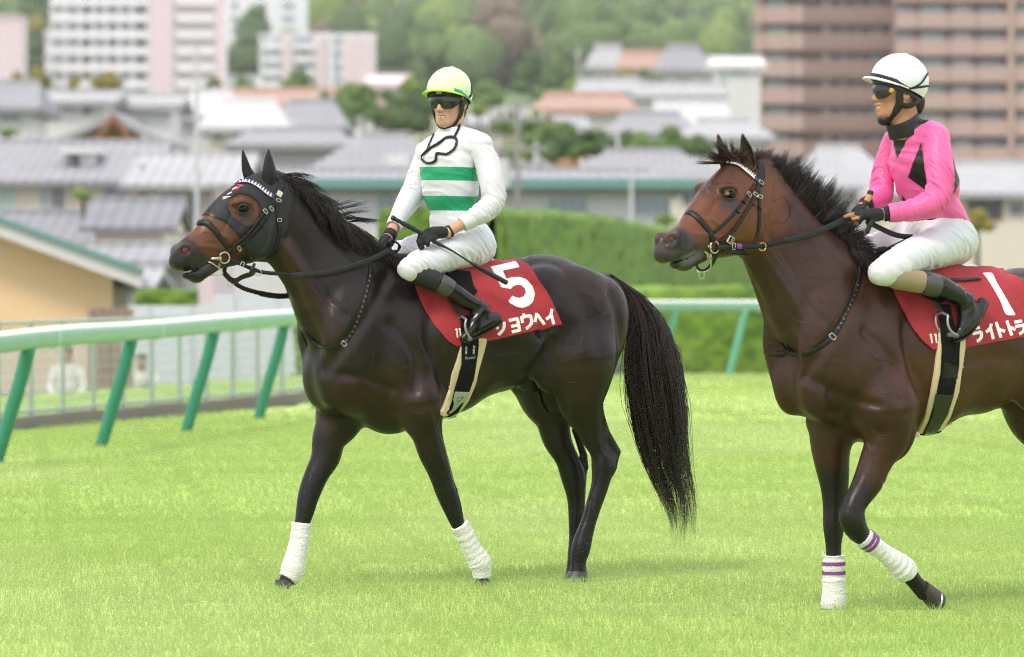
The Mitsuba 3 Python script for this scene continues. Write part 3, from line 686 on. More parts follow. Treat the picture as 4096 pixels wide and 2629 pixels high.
TREES = [('dark green tree between the pink wall and the white tower', 78, 130, 55, 960, 0, 1.3), ('tall dark tree above the pink end wall', 75, 30, 48, 1000, 0, 1.2), ('golden yellow tree against the white tower', 96, 62, 28, 930, 2, 1.2), ('first yellow brown conical tree before the white tower', 42, 196, 24, 300, 2, 1.2), ('second yellow brown conical tree before the white tower', 98, 196, 26, 300, 2, 1.3), ('third small yellow tree before the white tower', 172, 203, 18, 300, 2, 1.3), ('olive yellow tree under the balconies of the white tower', 250, 198, 22, 300, 2, 1.3),
 ('dark tree right of the white tower', 590, 60, 46, 1040, 0, 1.1), ('large dark tree left of the small pink apartments', 570, 130, 55, 1000, 0, 1.2), ('green bush at the foot of the small pink apartments', 575, 205, 30, 420, 1, .9), ('round tree in front of the small pink apartments', 695, 195, 40, 420, 1, .9), ('low light tree beside the white hipped roof', 500, 205, 28, 480, 1, .9),
 ('big tree left of the striped rider', 815, 240, 52, 310, 1, .95), ('dark spreading tree behind the striped rider', 800, 285, 50, 270, 0, .7), ('dark tree at the shoulder of the striped rider', 930, 270, 62, 290, 0, .9), ('dark tree behind the lime helmet', 1010, 235, 60, 330, 0, .9), ('leafy tree right of the lime helmet', 1150, 225, 48, 420, 1, .8), ('tree above the pole', 1190, 290, 40, 260, 1, .8),
 ('broad green tree right of the pole', 1265, 318, 62, 215, 1, .85), ('dark tree beside the little gabled house', 1300, 362, 46, 205, 0, 1.0), ('low yellow green bush by the pole', 1195, 355, 34, 200, 3, .8), ('green tree in front of the middle roofs', 1400, 340, 52, 210, 0, .8), ('bushy tree right of the thin post', 1485, 348, 50, 212, 1, .7), ('dark green tree near the ears of the reddish horse', 1570, 330, 42, 220, 1, .9), ('small dark tree touching the forelock of the reddish horse', 1645, 345, 32, 220, 0, 1.0),
 ('round dark tree on the slope beside the hill houses', 1240, 160, 38, 600, 0, 1.1), ('pair partner tree below the hill houses', 1290, 185, 32, 560, 0, 1.0), ('tree in front of the orange roof on the slope', 1540, 195, 30, 430, 1, .7), ('low garden trees beside the white cubic house', 1340, 205, 34, 480, 3, .7), ('yellow flowering shrub above the hedge near the reddish horse', 1560, 515, 30, 136, 3, .5), ('yellow green shrub behind the mane of the reddish horse', 1900, 470, 60, 160, 3, .8), ('yellow leaved shrub right of the pink rider', 2290, 520, 40, 150, 2, .8), ('bright shrub beside the cream outbuilding', 195, 462, 22, 112, 3, .9), ('low shrub at the edge above the long cream house', 18, 312, 22, 160, 3, .5), ('dark shrub beside the pink end wall', 20, 215, 18, 320, 0, .8)]
for t in TREES: tree(*t)
rt_ = np.random.default_rng(15)
for lab, grp, spots in (('small tree in the clump behind the striped rider, counted away from the pink apartments', 'clumped trees behind the striped rider', [(740, 262, 24), (765, 238, 20), (850, 222, 26), (880, 262, 28), (905, 225, 22), (960, 205, 26), (985, 290, 24), (1060, 275, 26), (1095, 225, 24), (1120, 262, 22)]),
                        ('garden tree between the pale houses on the slope, counted towards the brown apartments', 'garden trees on the slope', [(1330, 168, 16), (1372, 178, 14), (1410, 186, 13), (1470, 182, 14), (1506, 172, 12), (1600, 196, 14), (1648, 198, 12), (1500, 226, 13), (1420, 232, 14), (1265, 222, 20), (1225, 210, 22), (1310, 262, 14), (1210, 262, 18)]),
                        ('bushy tree in the row before the middle roofs, counted from the dark pole', 'row of trees before the middle roofs', [(1345, 350, 30), (1440, 352, 28), (1535, 350, 26), (1610, 342, 24), (1240, 365, 24), (1375, 325, 20), (1460, 322, 18)])):
    for no, (u, v, r) in zip('first second third fourth fifth sixth seventh eighth ninth tenth eleventh twelfth thirteenth'.split(), sorted(spots)): tree(no + ' ' + lab, u + rt_.normal() * 4, v, r, {0: 280, 1: 470, 2: 207}[('clumped' in grp and 0) or ('garden' in grp and 1) or ('row' in grp and 2) or 0], int(rt_.choice([0, 1, 1, 3])), rt_.uniform(.75, 1.15), grp)
# the wooded hill: crowns by the hundred that read as one mass
rng = np.random.default_rng(77)
groups = {0: [], 1: [], 3: [], 4: []}
for i in range(640):
    y = 1050 + 1500 * rng.random() ** 1.1; x = rng.uniform(-.135, .145) * y
    u, R = CU + F * x / y, rng.uniform(6, 11) * (.8 + y / 3500)
    z = gz(x, y)
    v = CV + F * (-(z + R - HC)) / y - (CV - HORIZON)
    if u / K < 520 and v / K > 60 and y < 1150: continue
    tone = int(rng.choice([0, 1, 3, 4], p=[.46, .36, .12, .06])) if not (1130 < u / K < 1230) else int(rng.choice([0, 4], p=[.4, .6]))
    m = FAR_CROWNS[i % 5].copy(); m.apply_scale([R, R, R * rng.uniform(.8, 1.25)]); m.apply_transform(trimesh.transformations.rotation_matrix(rng.random() * 6.28, [0, 0, 1])); m.apply_translation([x, y, z + R * .7]); groups[tone].append(m)
labels['wooded_hill'] = {'label': 'green wooded hillside rising behind the town', 'kind': 'stuff', 'category': 'wood'}
for i, (t, ms) in enumerate(groups.items()):
    scene[f'wooded_hill__{i + 1:03d}'] = mikit.ply(cat_(ms), f'foliage_{t}')
def pale_house(label, u, v, w, h, y):
    ys_ = np.linspace(400, 2700, 400); zz_ = np.array([PX(u, v + h * .8, q)[2] - gz(PX(u, v, q)[0], q) for q in ys_]); y = float(ys_[np.argmin(np.abs(zz_))])
    house(label, u - w, u + w, v, v - h, y, 10, 'plaster_white', 'tile_pale', 'x', .2, [(u - w * .5, u, v + 2, v + 8)], over=.5)
for r in [('grey terrace of the hill above the small pink apartments', 790, 62, 22, 14, 1010), ('pale villa in the wood above the striped rider', 985, 52, 20, 12, 1000), ('second pale villa lower in the wood', 1068, 250, 14, 12, 520), ('white gable in the trees left of the pole', 1150, 195, 16, 14, 620), ('pale terrace on the hillside above the pink block', 860, 40, 40, 26, 1060), ('long pale house at the top of the wood near the white hill block', 742, 34, 22, 14, 1000), ('little cream house in the wood under the pale villa', 908, 96, 18, 10, 1000), ('pair of pale roofs in the wood high above the lime helmet', 1015, 92, 15, 10, 1000), ('small white house in the wood beside the brown bare trees', 1132, 152, 15, 10, 1000), ('cream house below the brown bare trees on the hill', 1198, 178, 17, 11, 1000), ('tall pale house at the foot of the wood near the slim pole', 1322, 128, 9, 14, 1000)]: pale_house(*r)

# ------------------------------------------------------------------ poles and people
def pole(label, u, v0, v1, y, r, m_, arms=True):
    k = thing('utility_pole', label, 'pole'); a = PX(u, v0, y); g = min(gz(a[0], y), PX(u, v1, y)[2]) - .2
    add('shaft', sweep(np.array([[a[0], y, g], [a[0], y, a[2]]]), np.array([r, r * .75]), 10), m_, k, smooth=True)
    if arms:
        for dz in (.5, 1.3): add('crossarm', bx(a[0] - .8, a[0] + .8, y - .06, y + .06, a[2] - dz - .06, a[2] - dz + .06), m_, k)
        for dx in (-.7, -.35, .35, .7): add('insulator', sweep(np.array([[a[0] + dx, y, a[2] - .44], [a[0] + dx, y, a[2] - .26]]), .05, 7), 'trim_white', k)
        add('transformer', sweep(np.array([[a[0] - .45, y - .1, a[2] - 2.4], [a[0] - .45, y - .1, a[2] - 1.6]]), .24, 12), 'trim_white', k)
pole('dark utility pole standing right of the striped rider', 1213, 238, 520, 142, .085, 'pole_grey')
pole('thin pale lamp pole behind the ears of the dark horse', 461, 105, 610, 120, .065, 'pole_pale', False)
pole('pale post in front of the middle trees', 1448, 300, 400, 190, .08, 'pole_pale', False)
pole('thin pale post with round lamp above the green eaves', 1480, 380, 500, 128, .05, 'pole_pale', False)
pole('short grey post among the roofs beside the dark pole', 1256, 330, 400, 185, .08, 'pole_pale', False)
pole('slim pole on the slope under the wood', 1355, 110, 200, 480, .12, 'pole_pale', False)
mat('shirt_white', (.66, .66, .66), .8); mat('trousers_dark', (.06, .06, .08), .8); mat('skin_far', (.42, .26, .19), .6); mat('cap_green', (.03, .12, .06), .7)
def bystander(label, u, vh, y, bend, capm):
    a = PX(u, vh, y); g = a[2] - 1.62
    k = thing('person', label, 'person')
    fd = Field((-.45, -.5, -.05), (.45, .4, 1.8), .016)
    for s in (1, -1):
        fd.chain([(s * .09, 0, .05), (s * .10, .0, .48), (s * .10, 0, .88)], [.05, .065, .085], .04)
        fd.bone((s * .09, -.02, .03), (s * .09, -.15, .02), .04, .035, .03)
        fd.chain([(s * .19, -bend * .8, 1.36), (s * .25, -bend - .02, 1.10), (s * .16, -bend - .24, .98)], [.055, .045, .036], .03); fd.ell((s * .14, -bend - .29, .96), (.035, .055, .03), .02)
    fd.chain([(0, 0, .92), (0, -bend * .4, 1.15), (0, -bend * .8, 1.36)], [.135, .14, .13], .05, .8); fd.bone((0, -bend * .85, 1.42), (0, -bend, 1.52), .055, .055, .03); fd.ell((0, -bend - .02, 1.60), (.078, .095, .11), .02); fd.ell((0, -bend - .115, 1.585), (.014, .02, .02), .01)
    m = fd.mesh(3); V = np.array(m.vertices)
    c = np.where((V[:, 2] > 1.44)[:, None] | (V[:, 1] < -bend - .20)[:, None] & (V[:, 2] > .8)[:, None], [.42, .26, .19], np.where((V[:, 2] > .92)[:, None], [.66, .66, .66], [.06, .06, .08]))
    scene[k + '__body'] = mikit.ply(trimesh.Trimesh(V + [a[0], y, g], m.faces, process=False), {'type': 'twosided', 'b': {'type': 'principled', 'base_color': VC, 'roughness': .8}}, True, None, c)
    cp = trimesh.creation.icosphere(3, 1.0); cp.apply_scale([.088, .105, .085]); cp = clip(cp, np.array(cp.vertices)[:, 2]); cp.apply_translation([a[0], y - bend - .01, g + 1.635]); add('cap', cp, capm, k, smooth=True)
bystander('person in white shirt with dark hair standing behind the mesh fence', 158, 826, 74, .03, 'dark_hair_far' if 'dark_hair_far' in scene else mat('dark_hair_far', (.02, .015, .015), .7))
bystander('person in white shirt and green cap leaning beyond the mesh fence', 334, 842, 74, .22, 'cap_green')

# ------------------------------------------------------------------ horses
def limb(fd, fr, rows, n, c=0.9, k=0.045, extra=None):
    """rows of (left u, right u, v) traced across a leg that stands in the plane n"""
    R = np.array([(a, b, v, r[0] if r else n) for a, b, v, *r in rows], float)
    ctr = np.stack([(R[:, 0] + R[:, 1]) / 2, R[:, 2]], 1)
    t = np.gradient(ctr, axis=0); t /= np.linalg.norm(t, axis=1, keepdims=True)
    p = np.array([fr.H(x, y, nn) for (x, y), nn in zip(ctr, R[:, 3])])
    r = (R[:, 1] - R[:, 0]) / 2 * np.abs(t[:, 1]) / fr.px(p)
    fd.chain(p, r, k, c, n=len(R) * 3)

def pairs(fd, fr, rows, k, conv=lambda p: p):
    """rows of (top u, v, bottom u, v, half width in metres): sections across a neck or head"""
    P, r, c = [], [], []
    for a, b, x, y, w in rows:
        p = fr.H((a + x) / 2, (b + y) / 2, 0)
        rr = math.hypot(a - x, b - y) / 2 / fr.px(p)
        P.append(conv(p)); r.append(rr); c.append(w / rr)
    fd.chain(P, r, k, c, n=len(rows) * 3)

def lines(m, fr, items):
    """press grooves (negative) or raise ridges (positive) along traced lines: (points, n, width, height)"""
    P = fr.L(m.vertices)
    N = np.array(m.vertex_normals) @ fr.R
    q = P[:, [0, 2]]
    d = np.zeros(len(P))
    for pts, n, w, hgt in items:
        L = np.array([fr.H(u, v, n)[[0, 2]] for u, v in pts])
        if len(L) > 2: L = spline(np.column_stack([L, L[:, 0] * 0]), 6 * len(L))[:, :2]
        best = np.full(len(q), 9.0)
        for a, b in zip(L[:-1], L[1:]):
            ab = b - a
            t = np.clip(((q - a) @ ab) / (ab @ ab + 1e-12), 0, 1)
            best = np.minimum(best, np.linalg.norm(q - a - t[:, None] * ab, axis=1))
        side = np.clip(N[:, 1] * np.sign(n) * 3, 0, 1) if n else 1.0
        if n: side = side * (P[:, 1] * np.sign(n) > 0)
        d += (1.5 if n and w > .0135 else 1.0) * hgt * np.exp(-(best / w) ** 2) * side
    V = np.array(m.vertices) + np.array(m.vertex_normals) * d[:, None]
    return trimesh.Trimesh(V, m.faces, process=False)

def both(items):
    return items + [(p, -n, w, h) for p, n, w, h in items if n]

def head(fd, fr, hf, sec, lm):
    cv = lambda p: fr.L(hf.W(p))
    M = (fr.R.T @ hf.R).T
    pairs(fd, hf, sec, 0.03, cv)
    px = hf.px(hf.H(*lm['eye'], 0))
    for s in (1, -1):
        h = lambda nm, n: cv(hf.H(*lm[nm], 0) + [0, s * n, 0])
        g = lambda uv, n: cv(hf.H(*uv, 0.0) + [0, s * n, 0])
        ctr = lambda nm, n: cv(hf.H(*lm[nm], n) if s > 0 else hf.H(*lm[nm], n) * [1, -1, 1])
        fd.ell(ctr('cheek', 0.055), (0.10, 0.035, 0.115), 0.03, M)
        fd.ell(ctr('brow', 0.079), (0.045, 0.022, 0.024), 0.03, M)
        fd.bone(ctr('crest0', 0.082), ctr('crest1', 0.052), 0.013, 0.009, 0.025)
        fd.ell(ctr('nostril', 0.037), (0.042, 0.024, 0.032), 0.022, M)
        fd.ell(ctr('nostril', 0.062), (0.029, 0.024, 0.024), 0.012, M, sub=True)
        fd.ell(ctr('eye', 0.108), (0.021, 0.013, 0.015), 0.012, M, sub=True)
        fd.ell(ctr('lip', 0.018), (0.036, 0.034, 0.040), 0.02, M)
    c0 = lambda nm: cv(hf.H(*lm[nm], 0))
    fd.chain([c0('low0'), c0('low1'), c0('low2')], [0.024, 0.034, 0.036], 0.012, 1.15, n=8)
    fd.ell(c0('chin'), (0.037, 0.033, 0.034), 0.02, M)
    fd.chain([c0('slit0'), c0('slit1'), c0('slit2')], [0.0045, 0.004, 0.003], 0.006, 14, sub=True)

fa = Frame(-0.496, 24.91, 30)
def make_a():
    H = fa.H
    fd = Field((-1.25, -0.36, -0.02), (1.30, 0.36, 2.12), 0.0071)
    E = lambda u, v, n, r, k=0.06, sub=False: fd.ell(H(u, v, n), r, k, None, sub)
    def EE(u, v, n, r, k=0.04):
        p = H(u, v, n); fd.ell(p, r, k); fd.ell(p * [1, -1, 1], r, k)
    E(1388, 1465, 0, (.19, .205, .25)); E(1560, 1400, 0, (.29, .225, .41)); E(1760, 1350, 0, (.36, .27, .385)); E(1950, 1310, 0, (.34, .27, .325))
    E(2170, 1265, 0, (.33, .245, .305)); E(2330, 1240, 0, (.22, .20, .20))
    EE(2310, 1320, .11, (.25, .15, .31)); EE(2420, 1280, .10, (.12, .10, .20)); EE(2215, 1440, .15, (.13, .085, .17)); EE(2170, 1135, .15, (.11, .06, .08))
    fd.chain([H(1500, 1050, 0), H(1640, 1058, 0), H(1760, 1075, 0), H(1880, 1090, 0)], [.045, .055, .05, .05], .08)
    # neck
    pairs(fd, fa, [(1115, 698, 1085, 1018, .076), (1182, 732, 1096, 1042, .080), (1296, 816, 1136, 1121, .088), (1406, 900, 1166, 1192, .10), (1506, 975, 1198, 1277, .13), (1576, 1022, 1220, 1372, .165)], .05)
    EE(1440, 1330, .13, (.20, .085, .24)); EE(1640, 1440, .165, (.17, .075, .20)); EE(1345, 1520, .08, (.08, .07, .13), .07); EE(1720, 1580, .16, (.085, .06, .10), .03)
    for s in (1, -1):
        fd.chain([H(1120, 985, 0) + [0, s * .062, 0], H(1190, 1110, 0) + [0, s * .075, 0], H(1262, 1270, 0) + [0, s * .095, 0], H(1330, 1430, 0) + [0, s * .13, 0]], [.035, .042, .048, .05], .022, n=14)
    head(fd, fa, fa, [(1062, 700, 1098, 1000, .07), (985, 722, 1060, 1030, .084), (925, 760, 1010, 1045, .093), (880, 805, 960, 1058, .087), (842, 862, 905, 1070, .066), (797, 905, 855, 1080, .055), (755, 940, 802, 1078, .053), (722, 972, 758, 1075, .052), (706, 990, 736, 1062, .042)],
         dict(eye=(972, 835), cheek=(1045, 925), brow=(968, 812), crest0=(985, 905), crest1=(885, 985), nostril=(742, 1004), lip=(719, 1048), low0=(748, 1097), low1=(784, 1094), low2=(850, 1058), chin=(786, 1104), slit0=(715, 1094), slit1=(770, 1083), slit2=(830, 1045)))
    # legs
    limb(fd, fa, [(1255, 1490, 1620, -.14), (1250, 1450, 1690), (1243, 1393, 1749), (1239, 1366, 1826), (1219, 1332, 1881), (1200, 1302, 1936), (1188, 1277, 1991), (1182, 1258, 2047), (1178, 1241, 2094), (1170, 1232, 2150), (1155, 1220, 2212), (1134, 1214, 2267), (1122, 1200, 2296), (1112, 1180, 2325), (1106, 1172, 2345)], -.13)
    limb(fd, fa, [(1560, 1790, 1600, .15), (1600, 1775, 1670, .15), (1640, 1774, 1732, .15), (1664, 1789, 1798, .14), (1705, 1810, 1881), (1727, 1823, 1936), (1749, 1840, 1991), (1768, 1850, 2030), (1790, 1857, 2074), (1808, 1866, 2110), (1838, 1895, 2157), (1864, 1926, 2212), (1880, 1955, 2250), (1897, 1955, 2284), (1908, 1953, 2310), (1910, 1957, 2335)], .13)
    limb(fd, fa, [(2165, 2480, 1430, .14), (2185, 2468, 1480, .14), (2210, 2437, 1561, .13), (2253, 2417, 1647), (2292, 2418, 1700), (2325, 2425, 1758), (2358, 2440, 1814), (2364, 2462, 1855), (2366, 2450, 1900), (2362, 2436, 1945), (2345, 2415, 2005), (2320, 2386, 2092), (2290, 2370, 2166), (2282, 2362, 2200), (2281, 2345, 2250), (2276, 2348, 2285), (2268, 2352, 2310)], .12)
    fd.chain([H(2395, 1640, .11), H(2425, 1730, .115), H(2464, 1808, .12), H(2440, 1870, .12)], [.016, .018, .024, .022], .04)
    limb(fd, fa, [(2040, 2330, 1500, -.14), (2077, 2310, 1589), (2130, 2290, 1660), (2167, 2290, 1758), (2213, 2318, 1832), (2232, 2336, 1880), (2247, 2345, 1925), (2266, 2343, 1987), (2273, 2337, 2067), (2275, 2330, 2159), (2270, 2338, 2215), (2267, 2325, 2260), (2262, 2335, 2290), (2255, 2340, 2315)], -.10)
    fd.chain([H(2300, 1720, -.1), H(2335, 1820, -.1), H(2338, 1870, -.1), H(2320, 1920, -.1)], [.016, .018, .02, .02], .03)
    E(2120, 1520, 0, (.08, .05, .06), .03)
    m = fd.mesh(5)
    m = trimesh.Trimesh(fa.W(m.vertices), m.faces, process=False)
    m = lines(m, fa, both([([(1545, 1110), (1450, 1240), (1350, 1380), (1300, 1480)], .12, .03, -.012), ([(1745, 1180), (1700, 1350), (1750, 1480), (1765, 1600)], .2, .035, -.014), ([(1560, 1300), (1640, 1420), (1640, 1560)], .2, .03, -.010),
        ([(1570, 1560), (1480, 1520), (1380, 1500)], .2, .025, -.010), ([(1420, 1560), (1500, 1640), (1600, 1700)], .1, .03, -.010), ([(2165, 1330), (2190, 1420), (2230, 1540), (2270, 1630)], .2, .03, -.012), ([(2420, 1180), (2450, 1330), (2440, 1480), (2405, 1600)], .15, .03, -.010),
        ([(2130, 1150), (2120, 1250), (2150, 1330)], .2, .035, -.012), ([(2270, 1150), (2330, 1260), (2350, 1400)], .2, .05, -.007), ([(2190, 1330), (2100, 1440), (1980, 1520)], .2, .03, .008), ([(1850, 1440), (1960, 1390), (2080, 1400)], .2, .04, -.006),
        ([(1290, 850), (1390, 1000), (1500, 1120)], .1, .035, -.006), ([(1150, 960), (1250, 1120), (1340, 1260)], .1, .022, -.006), ([(1712, 1700), (1765, 1820), (1800, 1950)], .1, .012, -.006), ([(1750, 1690), (1790, 1830), (1815, 1950)], .1, .014, .005), ([(1650, 1640), (1690, 1740), (1735, 1860)], .1, .016, .005),
        ([(2380, 1560), (2370, 1680), (2400, 1800)], .1, .016, -.007), ([(2330, 1600), (2350, 1720)], .1, .02, .006), ([(2350, 2000), (2340, 2100), (2320, 2160)], .1, .008, -.004),
        ([(1290, 1700), (1280, 1820), (1250, 1930)], -.1, .016, -.006), ([(1340, 1710), (1300, 1830)], -.1, .018, .005), ([(2230, 1700), (2270, 1830), (2320, 1910)], -.1, .014, -.006),
        ([(935, 815), (950, 808), (975, 806), (1000, 818), (1010, 838)], .09, .007, .005), ([(940, 845), (968, 856), (1000, 850)], .09, .007, .005), ([(930, 850), (905, 900), (890, 935)], .08, .01, -.004), ([(905, 950), (860, 930), (835, 925)], .08, .008, .004),
        ([(828, 1043), (775, 1078), (735, 1090)], .06, .006, -.006), ([(1080, 900), (1070, 980), (1030, 1035)], .08, .012, .006), ([(905, 1000), (850, 990), (800, 985)], .06, .01, .004)]))
    return m

fb = Frame(1.532, 23.16, 34)
_p = fb.W(fb.H(2985, 720, 0))
hb = Frame(_p[0], _p[1], 43)
def make_b():
    H = fb.H
    fd = Field((-1.75, -0.36, -0.02), (1.15, 0.40, 2.1), 0.0071)
    E = lambda u, v, n, r, k=0.06, sub=False: fd.ell(H(u, v, n), r, k, None, sub)
    def EE(u, v, n, r, k=0.04):
        p = H(u, v, n); fd.ell(p, r, k); fd.ell(p * [1, -1, 1], r, k)
    E(3310, 1480, 0, (.20, .21, .24)); E(3480, 1420, 0, (.29, .23, .40)); E(3690, 1380, 0, (.36, .27, .39)); E(3880, 1360, 0, (.34, .27, .345))
    E(4090, 1330, 0, (.33, .25, .30)); E(4250, 1310, 0, (.22, .20, .20))
    EE(4230, 1390, .11, (.25, .15, .31)); EE(4340, 1350, .10, (.12, .10, .20)); EE(4130, 1500, .15, (.13, .085, .17)); EE(4080, 1190, .15, (.11, .06, .08))
    fd.chain([H(3380, 1050, 0), H(3490, 1060, 0), H(3650, 1080, 0), H(3780, 1100, 0)], [.045, .055, .05, .05], .08)
    pairs(fd, fb, [(3045, 645, 2985, 1005, .078), (3108, 698, 2998, 1040, .084), (3190, 778, 3038, 1122, .094), (3275, 862, 3075, 1214, .106), (3358, 934, 3110, 1307, .135), (3432, 992, 3130, 1402, .17)], .05)
    EE(3340, 1360, .13, (.20, .085, .24)); EE(3540, 1460, .165, (.17, .075, .20)); EE(3255, 1545, .085, (.08, .07, .13), .07); EE(3610, 1640, .165, (.085, .06, .10), .03)
    for s in (1, -1):
        fd.chain([H(3015, 985, 0) + [0, s * .062, 0], H(3080, 1110, 0) + [0, s * .078, 0], H(3150, 1270, 0) + [0, s * .10, 0], H(3225, 1430, 0) + [0, s * .13, 0]], [.035, .042, .048, .05], .022, n=14)
    head(fd, fb, hb, [(2955, 630, 3040, 978, .078), (2888, 678, 2990, 1008, .092), (2846, 730, 2930, 1025, .10), (2811, 783, 2872, 1033, .092), (2782, 832, 2822, 1042, .080), (2748, 876, 2780, 1044, .072), (2708, 908, 2738, 1054, .066), (2680, 936, 2702, 1058, .062), (2668, 958, 2686, 1047, .052)],
         dict(eye=(2919, 778), cheek=(3010, 905), brow=(2912, 752), crest0=(2935, 860), crest1=(2850, 935), nostril=(2690, 958), lip=(2668, 1016), low0=(2704, 1056), low1=(2738, 1046), low2=(2800, 1018), chin=(2736, 1054), slit0=(2668, 1056), slit1=(2722, 1036), slit2=(2777, 1003)))
    limb(fd, fb, [(3235, 3460, 1620, -.14), (3231, 3440, 1690), (3243, 3405, 1799), (3266, 3400, 1892), (3282, 3395, 1962), (3290, 3388, 2032), (3292, 3378, 2118), (3300, 3368, 2170), (3303, 3366, 2227), (3301, 3368, 2300), (3297, 3374, 2355), (3293, 3372, 2400), (3286, 3372, 2440)], -.13)
    limb(fd, fb, [(3400, 3690, 1620, .155), (3430, 3668, 1700, .15), (3449, 3650, 1752, .15), (3438, 3603, 1814, .14), (3414, 3562, 1892), (3387, 3516, 1962), (3366, 3477, 2012), (3357, 3460, 2050), (3362, 3466, 2092), (3385, 3478, 2125)], .13)
    P = [H(u, v, .13) for u, v in [(3405, 2070), (3422, 2112), (3457, 2153), (3497, 2184), (3540, 2217), (3590, 2255), (3622, 2280), (3652, 2318), (3695, 2366)]]
    fd.chain(P, np.array([46, 41, 33, 28, 28, 38, 40, 33, 36]) / 883, .02, .85, n=24)
    T2 = lambda rows: [(3990 + (a - 2043) * 1.05, 3990 + (b - 2043) * 1.05, 1625 + (v - 1549) * 1.02, *r) for a, b, v, *r in rows]
    limb(fd, fb, T2([(2165, 2480, 1430, .14), (2185, 2468, 1480, .14), (2210, 2437, 1561, .13), (2253, 2417, 1647), (2292, 2418, 1700), (2325, 2425, 1758), (2358, 2440, 1814), (2364, 2462, 1855), (2366, 2450, 1900), (2362, 2436, 1945), (2345, 2415, 2005), (2320, 2386, 2092), (2290, 2370, 2166), (2282, 2362, 2200), (2281, 2345, 2250), (2276, 2348, 2285), (2268, 2352, 2310)]), .12)
    limb(fd, fb, T2([(2040, 2330, 1500, -.14), (2077, 2310, 1589), (2130, 2290, 1660), (2167, 2290, 1758), (2213, 2318, 1832), (2232, 2336, 1880), (2247, 2345, 1925), (2266, 2343, 1987), (2273, 2337, 2067), (2275, 2330, 2159), (2270, 2338, 2215), (2267, 2325, 2260), (2262, 2335, 2290), (2255, 2340, 2315)]), -.10)
    m = fd.mesh(5)
    m = trimesh.Trimesh(fb.W(m.vertices), m.faces, process=False)
    m = lines(m, fb, both([([(3430, 1120), (3350, 1250), (3250, 1390), (3205, 1500)], .12, .03, -.012), ([(3650, 1190), (3610, 1380), (3650, 1540), (3665, 1680)], .2, .035, -.014), ([(3460, 1330), (3540, 1450), (3545, 1590)], .2, .03, -.010),
        ([(3480, 1620), (3380, 1580), (3280, 1530)], .2, .025, -.010), ([(3290, 1580), (3360, 1660), (3450, 1740)], .1, .03, -.012), ([(3215, 1540), (3260, 1640), (3290, 1700)], .1, .03, .010),
        ([(3190, 850), (3280, 1000), (3390, 1130)], .1, .035, -.006), ([(3040, 960), (3140, 1120), (3240, 1280)], .1, .022, -.006), ([(3570, 1680), (3560, 1800), (3500, 1930)], .1, .014, -.006), ([(3600, 1690), (3580, 1800), (3520, 1930)], .1, .014, .005),
        ([(3780, 1480), (3900, 1430), (4010, 1440)], .2, .04, -.006), ([(3300, 1700), (3320, 1820), (3330, 1950)], -.1, .016, -.006)]))
    m = lines(m, hb, both([([(2880, 760), (2895, 748), (2920, 745), (2945, 758), (2958, 780)], .09, .008, .006), ([(2890, 790), (2915, 800), (2950, 792)], .09, .007, .006), ([(2880, 800), (2850, 850), (2830, 880)], .08, .012, -.005), ([(2870, 900), (2840, 880), (2815, 875)], .07, .009, .005),
        ([(2777, 1000), (2735, 1030), (2690, 1058)], .06, .006, -.006), ([(3030, 850), (3030, 930), (2990, 990)], .07, .012, .006), ([(2860, 950), (2810, 940), (2770, 935)], .06, .010, .005), ([(2720, 930), (2716, 960), (2700, 985), (2672, 985)], .06, .009, .006)]))
    return m

def paint(m, fr, base, blobs, seed=0):
    """coat colour: a base and soft patches (points, n or None for both sides, radius, colour, strength)"""
    P = fr.L(m.vertices)
    C = np.tile(np.array(base, float), (len(P), 1))
    nz = meshkit.fbm(P * 9, 3, seed)[:, None]
    for pts, n, r, col, st in blobs:
        best = np.full(len(P), 9.0)
        q = np.array([fr.H(u, v, n or 0.0) for u, v in pts])
        if n is None: q[:, 1] = 0; X = P * [1, 0, 1]
        else: X = P
        q2 = q if len(q) > 1 else np.vstack([q, q + 1e-4])
        for a, b in zip(q2[:-1], q2[1:]):
            ab = b - a
            t = np.clip(((X - a) @ ab) / (ab @ ab), 0, 1)
            best = np.minimum(best, np.linalg.norm(X - a - t[:, None] * ab, axis=1))
        w = np.clip(1.5 - best[:, None] / r + (nz - 0.5) * 0.8, 0, 1)
        w = w * w * (3 - 2 * w) * st
        C = C * (1 - w) + np.array(col) * w
    return np.clip(C * (0.58 + 0.34 * nz), 0, 1)

